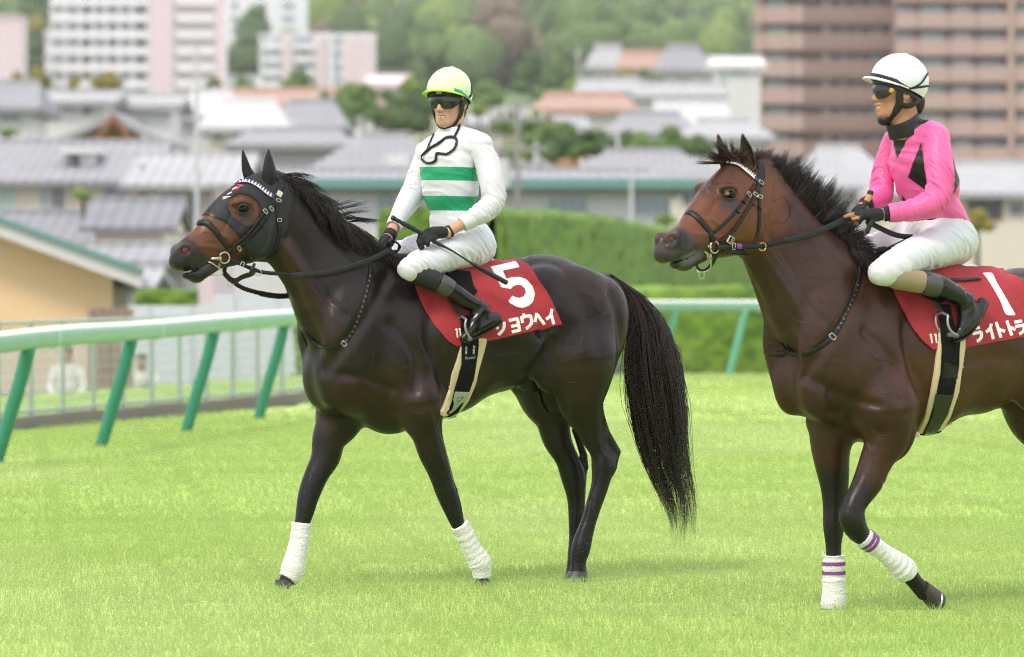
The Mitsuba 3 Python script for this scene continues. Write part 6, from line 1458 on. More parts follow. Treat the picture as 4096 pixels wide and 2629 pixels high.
    add('strap', C.strap(Pz([(1180, 455), (1300, 447), (1450, 445), (1560, 440), (1588, 444)]), .017, .006, .024, 20), 'leather', sd, smooth=True)
    gt = thing('girth', 'black girth on cream foam pad round the belly of the reddish bay horse', 'girth')
    cream = Polygon(S6([(1310, 640), (1300, 780), (1285, 900), (1260, 1050), (1225, 1180), (1170, 1300), (1200, 1312), (1260, 1300), (1320, 1270), (1380, 1170), (1430, 1020), (1450, 880), (1467, 757), (1470, 640)]))
    black = Polygon(S6([(1305, 500), (1325, 760), (1318, 900), (1290, 1050), (1250, 1190), (1200, 1300), (1250, 1290), (1310, 1230), (1360, 1130), (1395, 1020), (1420, 880), (1430, 720), (1390, 600), (1370, 500)]))
    gp = C.patch(cream, 0, near=-.02, soft=8); bp = C.patch(black, 0, near=-.02, soft=8)
    for f_ in (lambda q_: q_, lambda q_: C.mirror(q_, fr)):
        add('foam_pad', f_(shell(pel(gp, .012), .004, .012)), 'cream_foam', gt, smooth=True)
        add('strap', f_(shell(pel(bp, .021), .003, .005)), 'webbing', gt, smooth=True)
    add('leather_patch', shell(C.patch(Polygon(S6([(1332, 838), (1420, 862), (1412, 945), (1320, 935)])), .025, sub=1), .002), 'leather', gt, smooth=True)
    add('leather_patch', shell(C.patch(Polygon(S6([(1285, 1030), (1390, 1035), (1355, 1150), (1300, 1240), (1240, 1285), (1215, 1280), (1270, 1150)])), .025, sub=1), .002), mat('patent_black', (0.008, 0.009, 0.009), 0.12, clearcoat=1.0), gt, smooth=True)
    # ---- bandages
    k1 = thing('leg_bandage', 'white bandage with two violet bands on the standing front leg of the bay horse', 'bandage', 'bandages of the reddish bay horse')
    add('wrap', wrap(fr, [(3335, 2222, 36), (3335, 2260, 37), (3335, 2300, 37), (3336, 2340, 39), (3335, 2385, 42), (3332, 2440, 43)], -.13, seed=3), 'bandage_cloth', k1, smooth=True)
    for v in (2255, 2292): add('violet_band', sweep(np.array([fr.W(H(3335, v - 7, -.13)), fr.W(H(3335, v + 7, -.13))]), 36.5 / 880 + .0125, 24, cap=False), 'violet_tape', k1, smooth=True)
    k2 = thing('leg_bandage', 'white bandage with two violet bands on the lifted front leg of the bay horse', 'bandage', 'bandages of the reddish bay horse')
    add('wrap', wrap(fr, [(3452, 2146, 34), (3475, 2167, 32), (3505, 2190, 30), (3540, 2217, 30), (3575, 2243, 36), (3605, 2268, 43), (3626, 2290, 42), (3634, 2302, 38)], .13, seed=4), 'bandage_cloth', k2, smooth=True)
    for t in (.16, .30):
        a = np.array([3452, 2146]) + t * np.array([100, 82]); dlt = np.array([9, 7.4])
        add('violet_band', sweep(np.array([fr.W(H(*(a - dlt * .6), .13)), fr.W(H(*(a + dlt * .6), .13))]), (33 - 10 * t) / 880 + .0135, 24, cap=False), 'violet_tape', k2, smooth=True)
    return C
CB = build_right()

# ------------------------------------------------------------------ riders
mat('skin', (0.52, 0.30, 0.20), 0.5, specular=0.35)
mat('skin_tan', (0.40, 0.20, 0.12), 0.5, specular=0.35)
mat('lip_skin', (0.42, 0.17, 0.14), 0.42)
mat('teeth', (0.72, 0.68, 0.58), 0.3)
mat('dark_hair', (0.012, 0.009, 0.008), 0.6)
def silk(p, n, uv): return 0.0034 * dr.abs(mikit.fbm(p.x * 24 + p.z * 9, p.y * 24, p.z * 20 - p.x * 8, 3) - .5) + 0.00025 * mikit.noise(p.x * 500, p.y * 500, p.z * 500)
def cloth_mat(name, color, rough=0.6, **kw):
    scene[name + '_base'] = {'type': 'principled', 'base_color': {'type': 'rgb', 'value': list(color)} if isinstance(color, tuple) else color, 'roughness': rough, **kw}
    scene[name] = {'type': 'twosided', 'b': {'type': 'bumpmap', 'arbitrary': mikit.proc(silk, 0.002), 'scale': 1.0, 'bsdf': {'type': 'ref', 'id': name + '_base'}}}
    return name
WHITE = (0.60, 0.61, 0.645)
cloth_mat('white_silk', WHITE, 0.55, sheen=0.2)
cloth_mat('white_breeches', (0.60, 0.61, 0.65), 0.5, sheen=0.2)
def stripes(p, n, uv):
    z = p.z + 0.02 * (p.x + 0.3)
    s = mikit.smoothstep(0, .003, z - 1.977) * mikit.smoothstep(0, .003, 2.046 - z) + mikit.smoothstep(0, .003, z - 1.831) * mikit.smoothstep(0, .003, 1.905 - z)
    return mikit.mix(WHITE, (0.008, 0.30, 0.135), s)
cloth_mat('striped_silk', mikit.proc(stripes), 0.55, sheen=0.2)
cloth_mat('pink_silk', (0.70, 0.105, 0.31), 0.42, sheen=0.4)
cloth_mat('pink_panels', VC, 0.42, sheen=0.3)
cloth_mat('black_silk', (0.012, 0.010, 0.012), 0.5)
cloth_mat('sock_black', (0.010, 0.010, 0.012), 0.6)
cloth_mat('sock_beige', (0.27, 0.205, 0.12), 0.75)
cloth_mat('glove_black', (0.007, 0.0075, 0.009), 0.7)
mat('boot_cuff', (0.045, 0.045, 0.042), 0.16, clearcoat=0.8)
mat('boot_leather', (0.004, 0.004, 0.0045), 0.16, clearcoat=.2, specular=0.45)
mat('lime_shell', (0.64, 0.74, 0.44), 0.28, clearcoat=0.3)
mat('lime_peak', (0.42, 0.70, 0.02), 0.35)
mat('band_green', (0.01, 0.30, 0.15), 0.5)
mat('white_shell', (0.70, 0.70, 0.74), 0.25, clearcoat=0.5)
mat('harness', (0.007, 0.007, 0.008), 0.45)
mat('lens_dark', (0.010, 0.008, 0.007), 0.05, clearcoat=1.0)
mat('gold_disc', (0.58, 0.40, 0.10), 0.4, metallic=0.6)
mat('whip_grip', (0.016, 0.017, 0.018), 0.7)
mat('whip_shaft', (0.012, 0.012, 0.013), 0.25, clearcoat=0.5)
mat('twine', (0.50, 0.33, 0.12), 0.8)

class Head:
    """a head frame at a point: X forward, Y towards the near side, Z up, with a nod"""
    def __init__(s, at, yaw, scale=1.0, nod=0.0, roll=0.0):
        f = Frame(0, 0, yaw); n, r = math.radians(nod), math.radians(roll)
        P = np.array([[math.cos(n), 0, math.sin(n)], [0, 1, 0], [-math.sin(n), 0, math.cos(n)]])
        Q = np.array([[1, 0, 0], [0, math.cos(r), -math.sin(r)], [0, math.sin(r), math.cos(r)]])
        s.R, s.o, s.k = f.R @ P @ Q, np.asarray(at, float), scale
    def W(s, p): return (np.asarray(p, float) * s.k) @ s.R.T + s.o
    def mesh(s, m): return trimesh.Trimesh(s.W(m.vertices), m.faces, process=False)

def face(hd):
    """the head, modelled in its own frame, returned as a list of field operations in world space"""
    fd = Field((-.14, -.11, -.22), (.16, .11, .16), .0042)
    fd.ell((0, 0, .035), (.098, .076, .10), .02)
    fd.ell((.022, 0, -.055), (.068, .053, .064), .03)
    fd.bone((.03, 0, -.03), (.058, 0, -.10), .055, .026, .03, .9)
    for s in (1, -1):
        fd.ell((.056, s * .037, -.018), (.030, .024, .024), .025)
        fd.bone((-.005, s * .058, -.05), (.05, s * .026, -.103), .018, .016, .025)
        fd.ell((.100, s * .0125, -.046), (.013, .009, .009), .008)
        fd.ell((.084, s * .031, .004), (.014, .018, .011), .012, sub=True)
        fd.ell((.080, s * .031, .003), (.012, .013, .010), .006)
        fd.ell((-.010, s * .078, -.012), (.021, .010, .033), .006)
        fd.ell((-.004, s * .088, -.008), (.012, .008, .019), .005, sub=True)
        fd.ell((.107, s * .007, -.052), (.006, .004, .004), .003, sub=True)
    fd.bone((.088, -.034, .020), (.088, .034, .020), .012, .012, .015)
    fd.bone((.091, 0, .008), (.111, 0, -.041), .0085, .012, .014)
    fd.ell((.094, 0, -.066), (.012, .022, .008), .008)
    fd.ell((.090, 0, -.086), (.012, .019, .009), .008)
    fd.ell((.105, 0, -.076), (.022, .021, .0042), .003, sub=True)
    fd.ell((.076, 0, -.108), (.018, .022, .018), .02)
    fd.bone((-.018, 0, -.06), (-.03, 0, -.19), .054, .052, .03)
    fd.bone((-.05, 0, -.02), (-.048, 0, -.16), .045, .045, .03)
    return fd.mesh(4)

def visor(hd, x0=.026, rx=.082, ry=.081, top=.030, low=-.036, notch=.022, span=78, n=49, rows=9):
    th = np.radians(np.linspace(-span, span, n))
    e = np.clip((np.abs(np.degrees(th)) - 38) / (span - 38), 0, 1) ** 1.6
    zl = low + notch * np.exp(-(np.degrees(th) / 13) ** 2) - e * (low + .004); zt = top - e * (top - .012)
    s = np.linspace(0, 1, rows)[:, None]
    z = zl + (zt - zl) * s
    b = .006 * np.sin(np.pi * s)
    V = np.stack([x0 + (rx + b) * np.cos(th), (ry + b) * np.sin(th), z], -1).reshape(-1, 3)
    i, j = np.meshgrid(np.arange(rows - 1), np.arange(n - 1), indexing='ij')
    q = np.stack([i * n + j, i * n + j + 1, (i + 1) * n + j + 1, (i + 1) * n + j], -1).reshape(-1, 4)
    m = trimesh.Trimesh(V, np.vstack([q[:, [0, 1, 2]], q[:, [0, 2, 3]]]), process=False)
    G = V.reshape(rows, n, 3)
    loop = np.vstack([G[0], G[1:, -1], G[-1, ::-1][1:], G[::-1, 0][1:-1]])
    return hd.mesh(m), hd.W(loop)

def helmet_mesh(hd, z0=.008, tilt=.34, r=(.130, .106, .120), c=(-.006, 0, .042)):
    m = trimesh.creation.icosphere(5, 1.0)
    m.apply_scale(r); m.apply_translation(c)
    V = np.array(m.vertices)
    m = clip(m, V[:, 2] - (z0 + tilt * V[:, 0]))
    th = np.radians(np.linspace(0, 360, 96, endpoint=False))
    d = np.stack([np.cos(th), np.sin(th)], 1)
    rim = []
    for x, y in d:      # where the cut plane meets the shell
        t = np.linspace(.05, .16, 400); z = z0 + tilt * (t * x + c[0])
        g = ((t * x) / r[0]) ** 2 + ((t * y) / r[1]) ** 2 + ((z - c[2]) / r[2]) ** 2
        k = t[np.argmin(np.abs(g - 1))]; rim.append([k * x + c[0], k * y, z0 + tilt * (k * x + c[0])])
    return m, np.array(rim)

def ringband(hd, rim, lo, hi, out, sel=None):
    """a band that follows the helmet's edge between two heights"""
    ctr = rim.mean(0)
    R = rim if sel is None else rim[sel]
    d = R - ctr; d[:, 2] = 0; d /= np.linalg.norm(d, axis=1, keepdims=True)
    a = R + d * out + [0, 0, lo]; b = R + d * (out - (hi - lo) * .08) + [0, 0, hi]
    n = len(R)
    V = np.vstack([a, b])
    i = np.arange(n if sel is None else n - 1); j = (i + 1) % n
    m = trimesh.Trimesh(V, np.vstack([np.stack([i, j, j + n], 1), np.stack([i, j + n, i + n], 1)]), process=False)
    return hd.mesh(shell(m, .0012, .002))

def peak(hd, rim, length=.040, half=74, droop=.010):
    th = np.degrees(np.arctan2(rim[:, 1], rim[:, 0] - rim[:, 0].mean()))
    o = np.argsort(th); R = rim[o]; t = th[o]; k = np.abs(t) < half
    R, t = R[k], t[k]
    w = np.cos(np.radians(t / half * 90)) ** .55
    rows = []
    for s in np.linspace(0, 1, 6):
        d = np.stack([np.cos(np.radians(t * .55)), np.sin(np.radians(t * .55)), t * 0], 1)
        rows.append(R + d * (length * w * s)[:, None] + np.stack([t * 0, t * 0, .012 * s * w * (1.2 - s) - droop * s ** 2 * w + .3 * length * w * s * .5], 1))
    G = np.array(rows); n = len(R)
    i, j = np.meshgrid(np.arange(5), np.arange(n - 1), indexing='ij')
    q = np.stack([i * n + j, i * n + j + 1, (i + 1) * n + j + 1, (i + 1) * n + j], -1).reshape(-1, 4)
    return hd.mesh(shell(trimesh.Trimesh(G.reshape(-1, 3), np.vstack([q[:, [0, 2, 1]], q[:, [0, 3, 2]]]), process=False), .003, .002))

def soften(fr, m):
    return trimesh.Trimesh(fr.W(m.vertices), m.faces, process=False)

def creases(m, amp, seed, axis=(0, 0, 1), fa=34, fp=9, weight=None):
    """folds of cloth that run round an axis, pinched and uneven"""
    q = np.array(m.vertices)
    ax = np.asarray(axis, float) / np.linalg.norm(axis)
    w = q + .035 * (np.stack([meshkit.noise(q * 9, seed + i) for i in range(3)], -1) - .5)
    al = w @ ax
    s = np.column_stack([(w - al[:, None] * ax) * fp, al * fa])
    a = meshkit.noise(s[:, [0, 1, 3]] + s[:, 2:3] * [.7, .4, 0], seed) * .65 + meshkit.noise(s[:, [0, 1, 3]] * 2.1 + s[:, 2:3] * [.7, .4, 0], seed + 9) * .35
    r = np.clip(1 - np.abs(a - .5) * 4.5, -.5, 1)
    k = .35 + .9 * np.clip(meshkit.noise(q * 6, seed + 4) * 1.8 - .4, 0, 1)
    d = amp * r * k * (1 if weight is None else weight)
    return pel(m, (d - .6 * amp * .3)[:, None])

def hand(fd, fr, palm, fingers, r=.0098, pal_r=.027, k=.008, g=0.0):
    """palm: joints (u, v, n, radius m); fingers: joint chains (u, v, n)"""
    fd.chain([fr.H(u, v, n) for u, v, n, _ in palm], [q[3] + g for q in palm], k * 1.6)
    for f in fingers:
        P = [fr.H(*q) for q in f]
        fd.chain(P, np.linspace(r * 1.08, r * .82, len(P)) + g, k)

def CH(fr, rows, extra=0.0):
    """joints (u, v, n, radius px) -> points and radii in metres"""
    P = np.array([fr.H(u, v, n) for u, v, n, r in rows])
    return P, np.array([r / fr.px(p) for p, (u, v, n, r) in zip(P, rows)]) + extra

def tubefield(fr, chains, h=.005, k=.03, ells=(), smooth=4):
    pts = np.vstack([c[0] for c in chains] + [np.array([e[0]]) for e in ells]); R = max([c[1].max() for c in chains] + [max(e[1]) for e in ells])
    fd = Field(pts.min(0) - R - .03, pts.max(0) + R + .03, h)
    for c in chains: fd.chain(c[0], c[1], k, c[2] if len(c) > 2 else 1.0, n=len(c[0]) * 3)
    for e in ells: fd.ell(e[0], e[1], k)
    return fd

def limb_clip(m, fr, p, q, keep=1):
    """cut a sleeve or boot across its axis at p; q gives the direction that is kept"""
    P, Q = np.asarray(p), np.asarray(q)
    d = (Q - P) / np.linalg.norm(Q - P)
    return clip(m, (np.array(m.vertices) - P) @ d * keep)

def make_rider(fr, hd, S):
    """S: traced measures of one rider; returns the keys"""
    key = thing('person', S['label'], 'person')
    H = fr.H
    torso = lambda e: [(H(*c), tuple(x + e for x in r)) for c, r in S['torso']]
    arms = lambda e: [CH(fr, S['arm_near'], e), CH(fr, S['arm_far'], e)]
    thigh = CH(fr, S['thigh']); thigh_far = (thigh[0] * [1, -1, 1], thigh[1])
    shin = CH(fr, S['shin']); shin_far = (shin[0] * [1, -1, 1], shin[1])
    foot = CH(fr, S['foot']); foot_far = (foot[0] * [1, -1, 1], foot[1])
    # the body, one surface under the clothes
    fm = face(hd); fw = hd.mesh(fm)
    slim = -.014
    fd = tubefield(fr, [(p, np.maximum(r + slim, .012)) for p, r in arms(0)] + [(p, np.maximum(r + slim, .012)) for p, r in (thigh, thigh_far, shin, shin_far, foot, foot_far)], .0062, .02, torso(slim))
    nk = CH(fr, S['neck']); fd.chain(nk[0], nk[1], .02)
    for w in ('wrist_near', 'wrist_far'):
        p, r = CH(fr, S[w]); fd.chain(p, r, .01)
    hand(fd, fr, *S['hand_near']); hand(fd, fr, *S['hand_far'])
    bm = soften(fr, fd.mesh(3, keep=False))
    key_body = add('body', cat_([bm, fw]), S['skin'], key, smooth=True)
    # face details
    add('lip', hd.mesh(sweep(spline(np.array([(.083, -.024, -.073), (.097, -.012, -.069), (.1025, 0, -.0705), (.097, .012, -.069), (.083, .024, -.073)]), 15), np.interp(np.linspace(0, 1, 15), [0, .5, 1], [.0015, .0042, .0015]), 7)), 'lip_skin', key, smooth=True)
    add('lip', hd.mesh(sweep(spline(np.array([(.083, -.023, -.077), (.094, -.012, -.084), (.0985, 0, -.086), (.094, .012, -.084), (.083, .023, -.077)]), 15), np.interp(np.linspace(0, 1, 15), [0, .5, 1], [.0015, .0055, .0015]), 7)), 'lip_skin', key, smooth=True)
    th = np.radians(np.linspace(-50, 50, 13)); tq = np.stack([.066 + .028 * np.cos(th), .022 * np.sin(th), th * 0 - .0765], 1)
    add('teeth', hd.mesh(sweep(tq, .0046, 6)), 'teeth', key, smooth=True)
    hm = trimesh.creation.icosphere(4, 1.0); hm.apply_scale([.102, .081, .104]); hm.apply_translation([-.004, 0, .032]); V = np.array(hm.vertices)
    hm = clip(hm, np.minimum(-.012 - V[:, 0] + .25 * (V[:, 2] + .03), np.minimum(V[:, 2] + .075, .05 - V[:, 2])))
    hx = hd.mesh(cat_([hm, sweep(spline(np.array([(-.072, 0, -.03), (-.080, 0, -.07), (-.078, 0, -.10)]), 8), np.array([.05, .05, .05, .048, .044, .04, .034, .02]), 14)]))
    add('hair', hx, 'dark_hair', key, smooth=True)
    # clothes
    tf = tubefield(fr, [CH(fr, S['shoulders']), CH(fr, S['neckline'])], .0050, .045, torso(.004))
    tm = tf.mesh(5)
    tm = clip(tm, np.minimum(tm.vertices[:, 2] - H(*S['hem'])[2] + .05 * tm.vertices[:, 0] * 0, 9))
    tm = creases(soften(fr, tm), .0065, S['seed'], (.35, .2, .9), 20, 6)
    S['torso_mesh'] = tm
    jk, col = S['jacket'][0], S['jacket'][1]
    if callable(col): add('jacket', tm, jk, key, smooth=True, color=col(tm))
    else: add('jacket', tm, jk, key, smooth=True)
    for nm, rows, cuff, sd in (('arm_near', S['arm_near'], S['cuff_near'], 1), ('arm_far', S['arm_far'], S['cuff_far'], 2)):
        am = tubefield(fr, [CH(fr, rows, -.003)], .0046, .02).mesh(4)
        am = limb_clip(am, fr, H(*cuff[0]), H(*cuff[1]))
        j3, j5 = fr.W(H(*rows[2][:3])), fr.W(H(*rows[-1][:3])); am = soften(fr, am); qa = np.array(am.vertices); el = fr.W(H(*rows[3][:3])); am = creases(am, .0085, S['seed'] + sd, j5 - j3, 50, 15, .45 + .9 * np.exp(-(np.linalg.norm(qa - el, axis=1) / .11) ** 2))
        add('sleeve', shell(am, .001, .003), S['sleeve'], key, smooth=True)
        cb = limb_clip(tubefield(fr, [CH(fr, rows, .001)], .0045, .02).mesh(3), fr, H(*cuff[0]), H(*cuff[1]))
        cb = limb_clip(cb, fr, H(*cuff[2]), H(*cuff[0]))
        add('cuff', shell(soften(fr, cb), .0008, .003), S['sleeve'], key, smooth=True)
    bf = tubefield(fr, [thigh, thigh_far], .0058, .045, [(H(*c), r) for c, r in S['hips']])
    b = bf.mesh(4)
    b = creases(soften(fr, b), .0062, S['seed'] + 5, fr.R @ np.array([.6, .3, -.7]), 34, 14)
    b = clip(b, H(*S['waist'])[2] - np.array(b.vertices)[:, 2])
    add('breeches', b, 'white_breeches', key, smooth=True)
    for s in (1, -1):
        Mi = np.array([1, s, 1])
        sk = CH(fr, S['sock']); add('sock', fr.mesh(sweep(spline(np.column_stack([sk[0] * Mi, sk[1]]), 16)[:, :3], spline(np.column_stack([sk[0], sk[1]]), 16)[:, 3], 18)), S['sock_mat'], key, smooth=True)
        ct = CH(fr, S['boot_cuff']); cm = sweep(spline(np.column_stack([ct[0] * Mi, ct[1]]), 14)[:, :3], spline(np.column_stack([ct[0], ct[1]]), 14)[:, 3] + .0015 * np.sin(np.linspace(0, 3.1, 14)), 18)
        bfld = tubefield(fr, [(shin[0] * Mi, shin[1]), (foot[0] * Mi, foot[1]), (CH(fr, S['instep'])[0] * Mi, CH(fr, S['instep'])[1])], .0048, .022)
        bt = bfld.mesh(3)
        c0, c1 = H(*S['boot_top'][0]) * Mi, H(*S['boot_top'][1]) * Mi
        bt = limb_clip(bt, fr, c0, c1)
        bt = soften(fr, bt); qa = np.array(bt.vertices); an = fr.W(H(*S['shin'][-1][:3]) * Mi); bt = creases(bt, .006, S['seed'] + 7, fr.R @ np.array([-.6, 0, -.6]), 30, 7, .2 + np.exp(-(np.linalg.norm(qa - an, axis=1) / .07) ** 2))
        k = add('boot', bt, 'boot_leather', key, smooth=True)
        scene[k + '__cuff'] = mikit.ply(fr.mesh(cm), 'boot_cuff', True)
        sl = CH(fr, S['sole']); scene[k + '__sole'] = mikit.ply(fr.mesh(sweep(spline(np.column_stack([sl[0] * Mi, sl[1]]), 20)[:, :3], spline(np.column_stack([sl[0], sl[1]]), 20)[:, 3], 10, ell=(np.tile([0, 1.0, 0], (20, 1)), 2.6))), 'harness', True)
    for nm, g in (('hand_near', S['glove_near']), ('hand_far', S['glove_far'])):
        gf = Field(np.array([H(*q[:3]) for q in g[0]] + [H(*p) for f in g[1] for p in f]).min(0) - .06, np.array([H(*q[:3]) for q in g[0]] + [H(*p) for f in g[1] for p in f]).max(0) + .06, .0033)
        hand(gf, fr, g[0], g[1], g=.0026)
        add('glove', soften(fr, gf.mesh(3, keep=False)), 'glove_black', key, smooth=True)
        p, r = CH(fr, g[2]); add('glove_cuff', fr.mesh(sweep(p, r, 16)), 'glove_black', key, smooth=True)
    # stirrups hang from the saddle: they are built beside the boots
    for s in (1, -1):
        Mi = np.array([1, s, 1])
        st = thing('stirrup', S['stirrup_label'] + (' on the visible side' if s > 0 else ' on the far side'), 'stirrup')
        P = np.array([H(*q) for q in S['iron']]) * Mi; add('iron', fr.mesh(sweep(spline(P, 26), .0062, 7)), mat('iron_grey', (.36, .37, .38), .4, metallic=.7) if 'iron_grey' not in scene else 'iron_grey', st, smooth=True)
        P2 = P - np.array([0, s * .085, 0]); add('iron', fr.mesh(sweep(spline(P2, 26), .0062, 7)), 'iron_grey', st, smooth=True)
        add('tread', fr.mesh(sweep(np.array([P[-1], P2[-1]]), .012, 8)), 'iron_grey', st, smooth=True)
        add('arch', fr.mesh(sweep(np.array([P[0], (P[0] + P2[0]) / 2 + [0, 0, .012], P2[0]]), .0062, 7)), 'iron_grey', st, smooth=True)
        for dx in (0, .014):
            L = np.array([H(*q) for q in S['leather']]) * Mi + [-dx, -s * .04, 0]; add('leather', fr.mesh(sweep(spline(L, 10), .0055, 6, ell=(np.tile([0, 1.0, 0], (10, 1)), .4))), 'leather', st, smooth=True)
    return key

def helmet(key, hd, shell_mat, peak_mat, band_mat, sel=None, bandz=(.002, .020)):
    m, rim = helmet_mesh(hd)
    k = add('helmet', hd.mesh(pel(m, .002)), shell_mat, key, smooth=True)
    scene[k + '__peak'] = mikit.ply(peak(hd, rim), peak_mat, 40)
    scene[k + '__band'] = mikit.ply(ringband(hd, rim, bandz[0], bandz[1], .0035, sel), band_mat, True)
    scene[k + '__padding'] = mikit.ply(ringband(hd, rim, -.022, -.002, -.010), 'harness', True)
    b = trimesh.creation.icosphere(2, 1.0); b.apply_scale([.014, .014, .007]); b.apply_translation([-.03, 0, .160]); scene[k + '__button'] = mikit.ply(hd.mesh(b), shell_mat, True)
    for a, w in ((25, .0055), (-25, .0055), (155, .0055), (-155, .0055)):
        t = np.linspace(.25, 1.2, 14); d = np.radians(a)
        P = np.stack([-.006 + .1335 * np.sin(t) * math.cos(d), .1095 * np.sin(t) * math.sin(d), .042 + .1235 * np.cos(t)], 1)
        scene[k + '__seam' + ('' if a == 25 else f'_{[25, -25, 155, -155].index(a):03d}')] = mikit.ply(hd.mesh(sweep(P, w * .5, 6, ell=(P - [0, 0, .04], .3))), shell_mat, True)
    return k, rim

def on_shell(P, lift=.004):
    """points above the helmet's edge are laid onto its shell"""
    c, r = np.array([-.006, 0, .042]), np.array([.132, .108, .122])
    out = P.copy()
    for i, p in enumerate(P):
        if p[2] > .012 + .34 * p[0]:
            d = (p - c) / r; out[i] = c + d / np.linalg.norm(d) * (r + lift)
    return out
def rider_left():
    fr = fa; H = fr.H
    at = fr.W(H(1797, 403, .0)); hd = Head(at, 64, 1.0, 2)
    S = dict(label='rider in white silks with two green hoops and lime helmet on the dark horse', skin='skin', seed=31,
        torso=[((1868, 985, 0), (.125, .165, .115)), ((1826, 885, 0), (.116, .155, .10)), ((1800, 760, 0), (.120, .158, .13)), ((1792, 670, 0), (.118, .165, .13)), ((1800, 600, 0), (.085, .14, .075))],
        shoulders=[(1918, 584, .15, 54), (1818, 562, 0, 54), (1712, 612, -.15, 50)],
        arm_near=[(1920, 596, .16, 50), (1952, 660, .20, 52), (1968, 740, .245, 50), (1975, 800, .26, 48), (1945, 840, .26, 45), (1900, 868, .255, 39), (1862, 892, .245, 31), (1845, 902, .24, 28)],
        arm_far=[(1706, 620, -.16, 46), (1680, 690, -.17, 46), (1655, 760, -.16, 45), (1628, 815, -.13, 44), (1600, 860, -.09, 37), (1578, 900, -.055, 31), (1570, 915, -.045, 29)],
        neckline=[(1816, 605, 0, 56), (1809, 552, 0, 51)],
        neck=[(1812, 600, 0, 48), (1808, 545, .0, 45), (1804, 490, .0, 44)],
        wrist_near=[(1875, 884, .25, 24), (1830, 907, .235, 22), (1792, 930, .225, 22)], wrist_far=[(1584, 890, -.06, 22), (1565, 925, -.04, 21), (1552, 950, -.03, 20)],
        thigh=[(1870, 985, .11, 82), (1800, 1012, .17, 70), (1720, 1044, .215, 60), (1660, 1066, .24, 52), (1636, 1078, .25, 44)], hips=[((1868, 985, 0), (.132, .165, .12)), ((1835, 925, 0), (.118, .158, .08))],
        shin=[(1650, 1085, .25, 42), (1700, 1108, .26, 41), (1760, 1135, .275, 39), (1840, 1186, .29, 35), (1905, 1228, .30, 30), (1935, 1250, .30, 30)],
        foot=[(1985, 1272, .30, 22), (1950, 1292, .305, 26), (1905, 1316, .31, 25), (1872, 1340, .315, 20), (1852, 1354, .315, 14)], instep=[(1925, 1245, .30, 30), (1905, 1280, .305, 30), (1885, 1316, .31, 24)],
        sole=[(2004, 1286, .30, 6), (1965, 1316, .305, 6), (1925, 1338, .31, 6), (1885, 1358, .315, 7), (1852, 1370, .315, 6)],
        sock=[(1655, 1087, .25, 36), (1672, 1096, .2525, 43), (1700, 1108, .26, 44), (1752, 1131, .274, 41)], sock_mat='sock_black', boot_cuff=[(1750, 1130, .274, 40.5), (1775, 1143, .2785, 41), (1802, 1160, .283, 39.5)], boot_top=[(1752, 1131, .274), (1800, 1160, .283)],
        hem=(1826, 915, 0), waist=(1830, 890, 0), jacket=('striped_silk', None, ''), sleeve='white_silk',
        cuff_near=[(1850, 900, .243), (1900, 868, .255), (1882, 880, .25)], cuff_far=[(1573, 909, -.05), (1600, 860, -.09), (1586, 886, -.07)],
        hand_near=([(1792, 930, .225, .020), (1765, 930, .23, .027), (1735, 932, .235, .028), (1712, 930, .24, .020)], [[(1706, 926, .25), (1682, 942, .26), (1674, 965, .255), (1682, 990, .245)], [(1712, 934, .255), (1692, 952, .268), (1684, 972, .265), (1690, 988, .25)], [(1722, 942, .26), (1704, 956, .272), (1694, 972, .268)], [(1740, 950, .262), (1718, 958, .278), (1710, 968, .28), (1711, 980, .275)]]),
        hand_far=([(1552, 948, -.03, .022), (1540, 965, -.02, .028)], [[(1552, 955, .0), (1530, 972, .01), (1522, 988, .01)], [(1558, 965, .0), (1540, 985, .02), (1530, 995, .01)], [(1568, 972, .0), (1555, 992, .02)]]),
        iron=[(1865, 1277, .345), (1860, 1300, .35), (1866, 1328, .352), (1882, 1356, .345)], leather=[(1812, 1200, .31), (1868, 1278, .345)], stirrup_label='grey stirrup iron under the black boot of the green striped rider')
    S['glove_near'] = (S['hand_near'][0], S['hand_near'][1], [(1800, 925, .223, 25), (1790, 930, .226, 26)])
    S['glove_far'] = (S['hand_far'][0], S['hand_far'][1], [(1566, 930, -.042, 27), (1554, 950, -.03, 28)])
    key = make_rider(fr, hd, S)
    k, rim = helmet(key, hd, 'lime_shell', 'lime_peak', 'band_green', sel=np.arange(10, 87), bandz=(.001, .022))
    sd = lambda p: sweep(hd.W(spline(np.array(p), 16)), .0065, 6)
    tm = meshkit.text_mesh('UOF', .012, .001, True)
    pad = Head(hd.W((.130, .012, .030)), 56, 1, 2)
    tv = np.array(tm.vertices) - np.array(tm.vertices).mean(0)
    ed_ = hd.W(np.stack([.121 - np.abs(tv[:, 0]) * .1 + tv[:, 2], .004 + tv[:, 0], .040 + tv[:, 1]], 1))
    scene[k + '__emblem'] = mikit.ply(trimesh.Trimesh(ed_, tm.faces, process=False), 'print_white')
    gm, loop = visor(hd)
    g = add('goggles', gm, 'lens_dark', key, smooth=True)
    scene[g + '__frame'] = mikit.ply(sweep(loop, .0042, 7, closed=True), 'harness', True)
    for s in (1, -1):
        P = on_shell(np.array([(.043, s * .081, .010), (.02, s * .090, .014), (-.015, s * .104, .022), (-.04, s * .108, .06), (-.06, s * .10, .095), (-.09, s * .05, .12), (-.105, 0, .125)]))
        scene[g + '__strap' + ('' if s > 0 else '_001')] = mikit.ply(sweep(hd.W(spline(P, 24)), .0075, 7, ell=(hd.W(spline(P, 24)) - hd.W((0, 0, .04)), .3)), 'harness', True)
        bk = ring(hd.W((.026, s * .0905, .013)), .008, .0018, hd.R[:, 1], n=12, sides=5)
        scene[g + '__buckle' + ('' if s > 0 else '_001')] = mikit.ply(bk, 'brass', True)
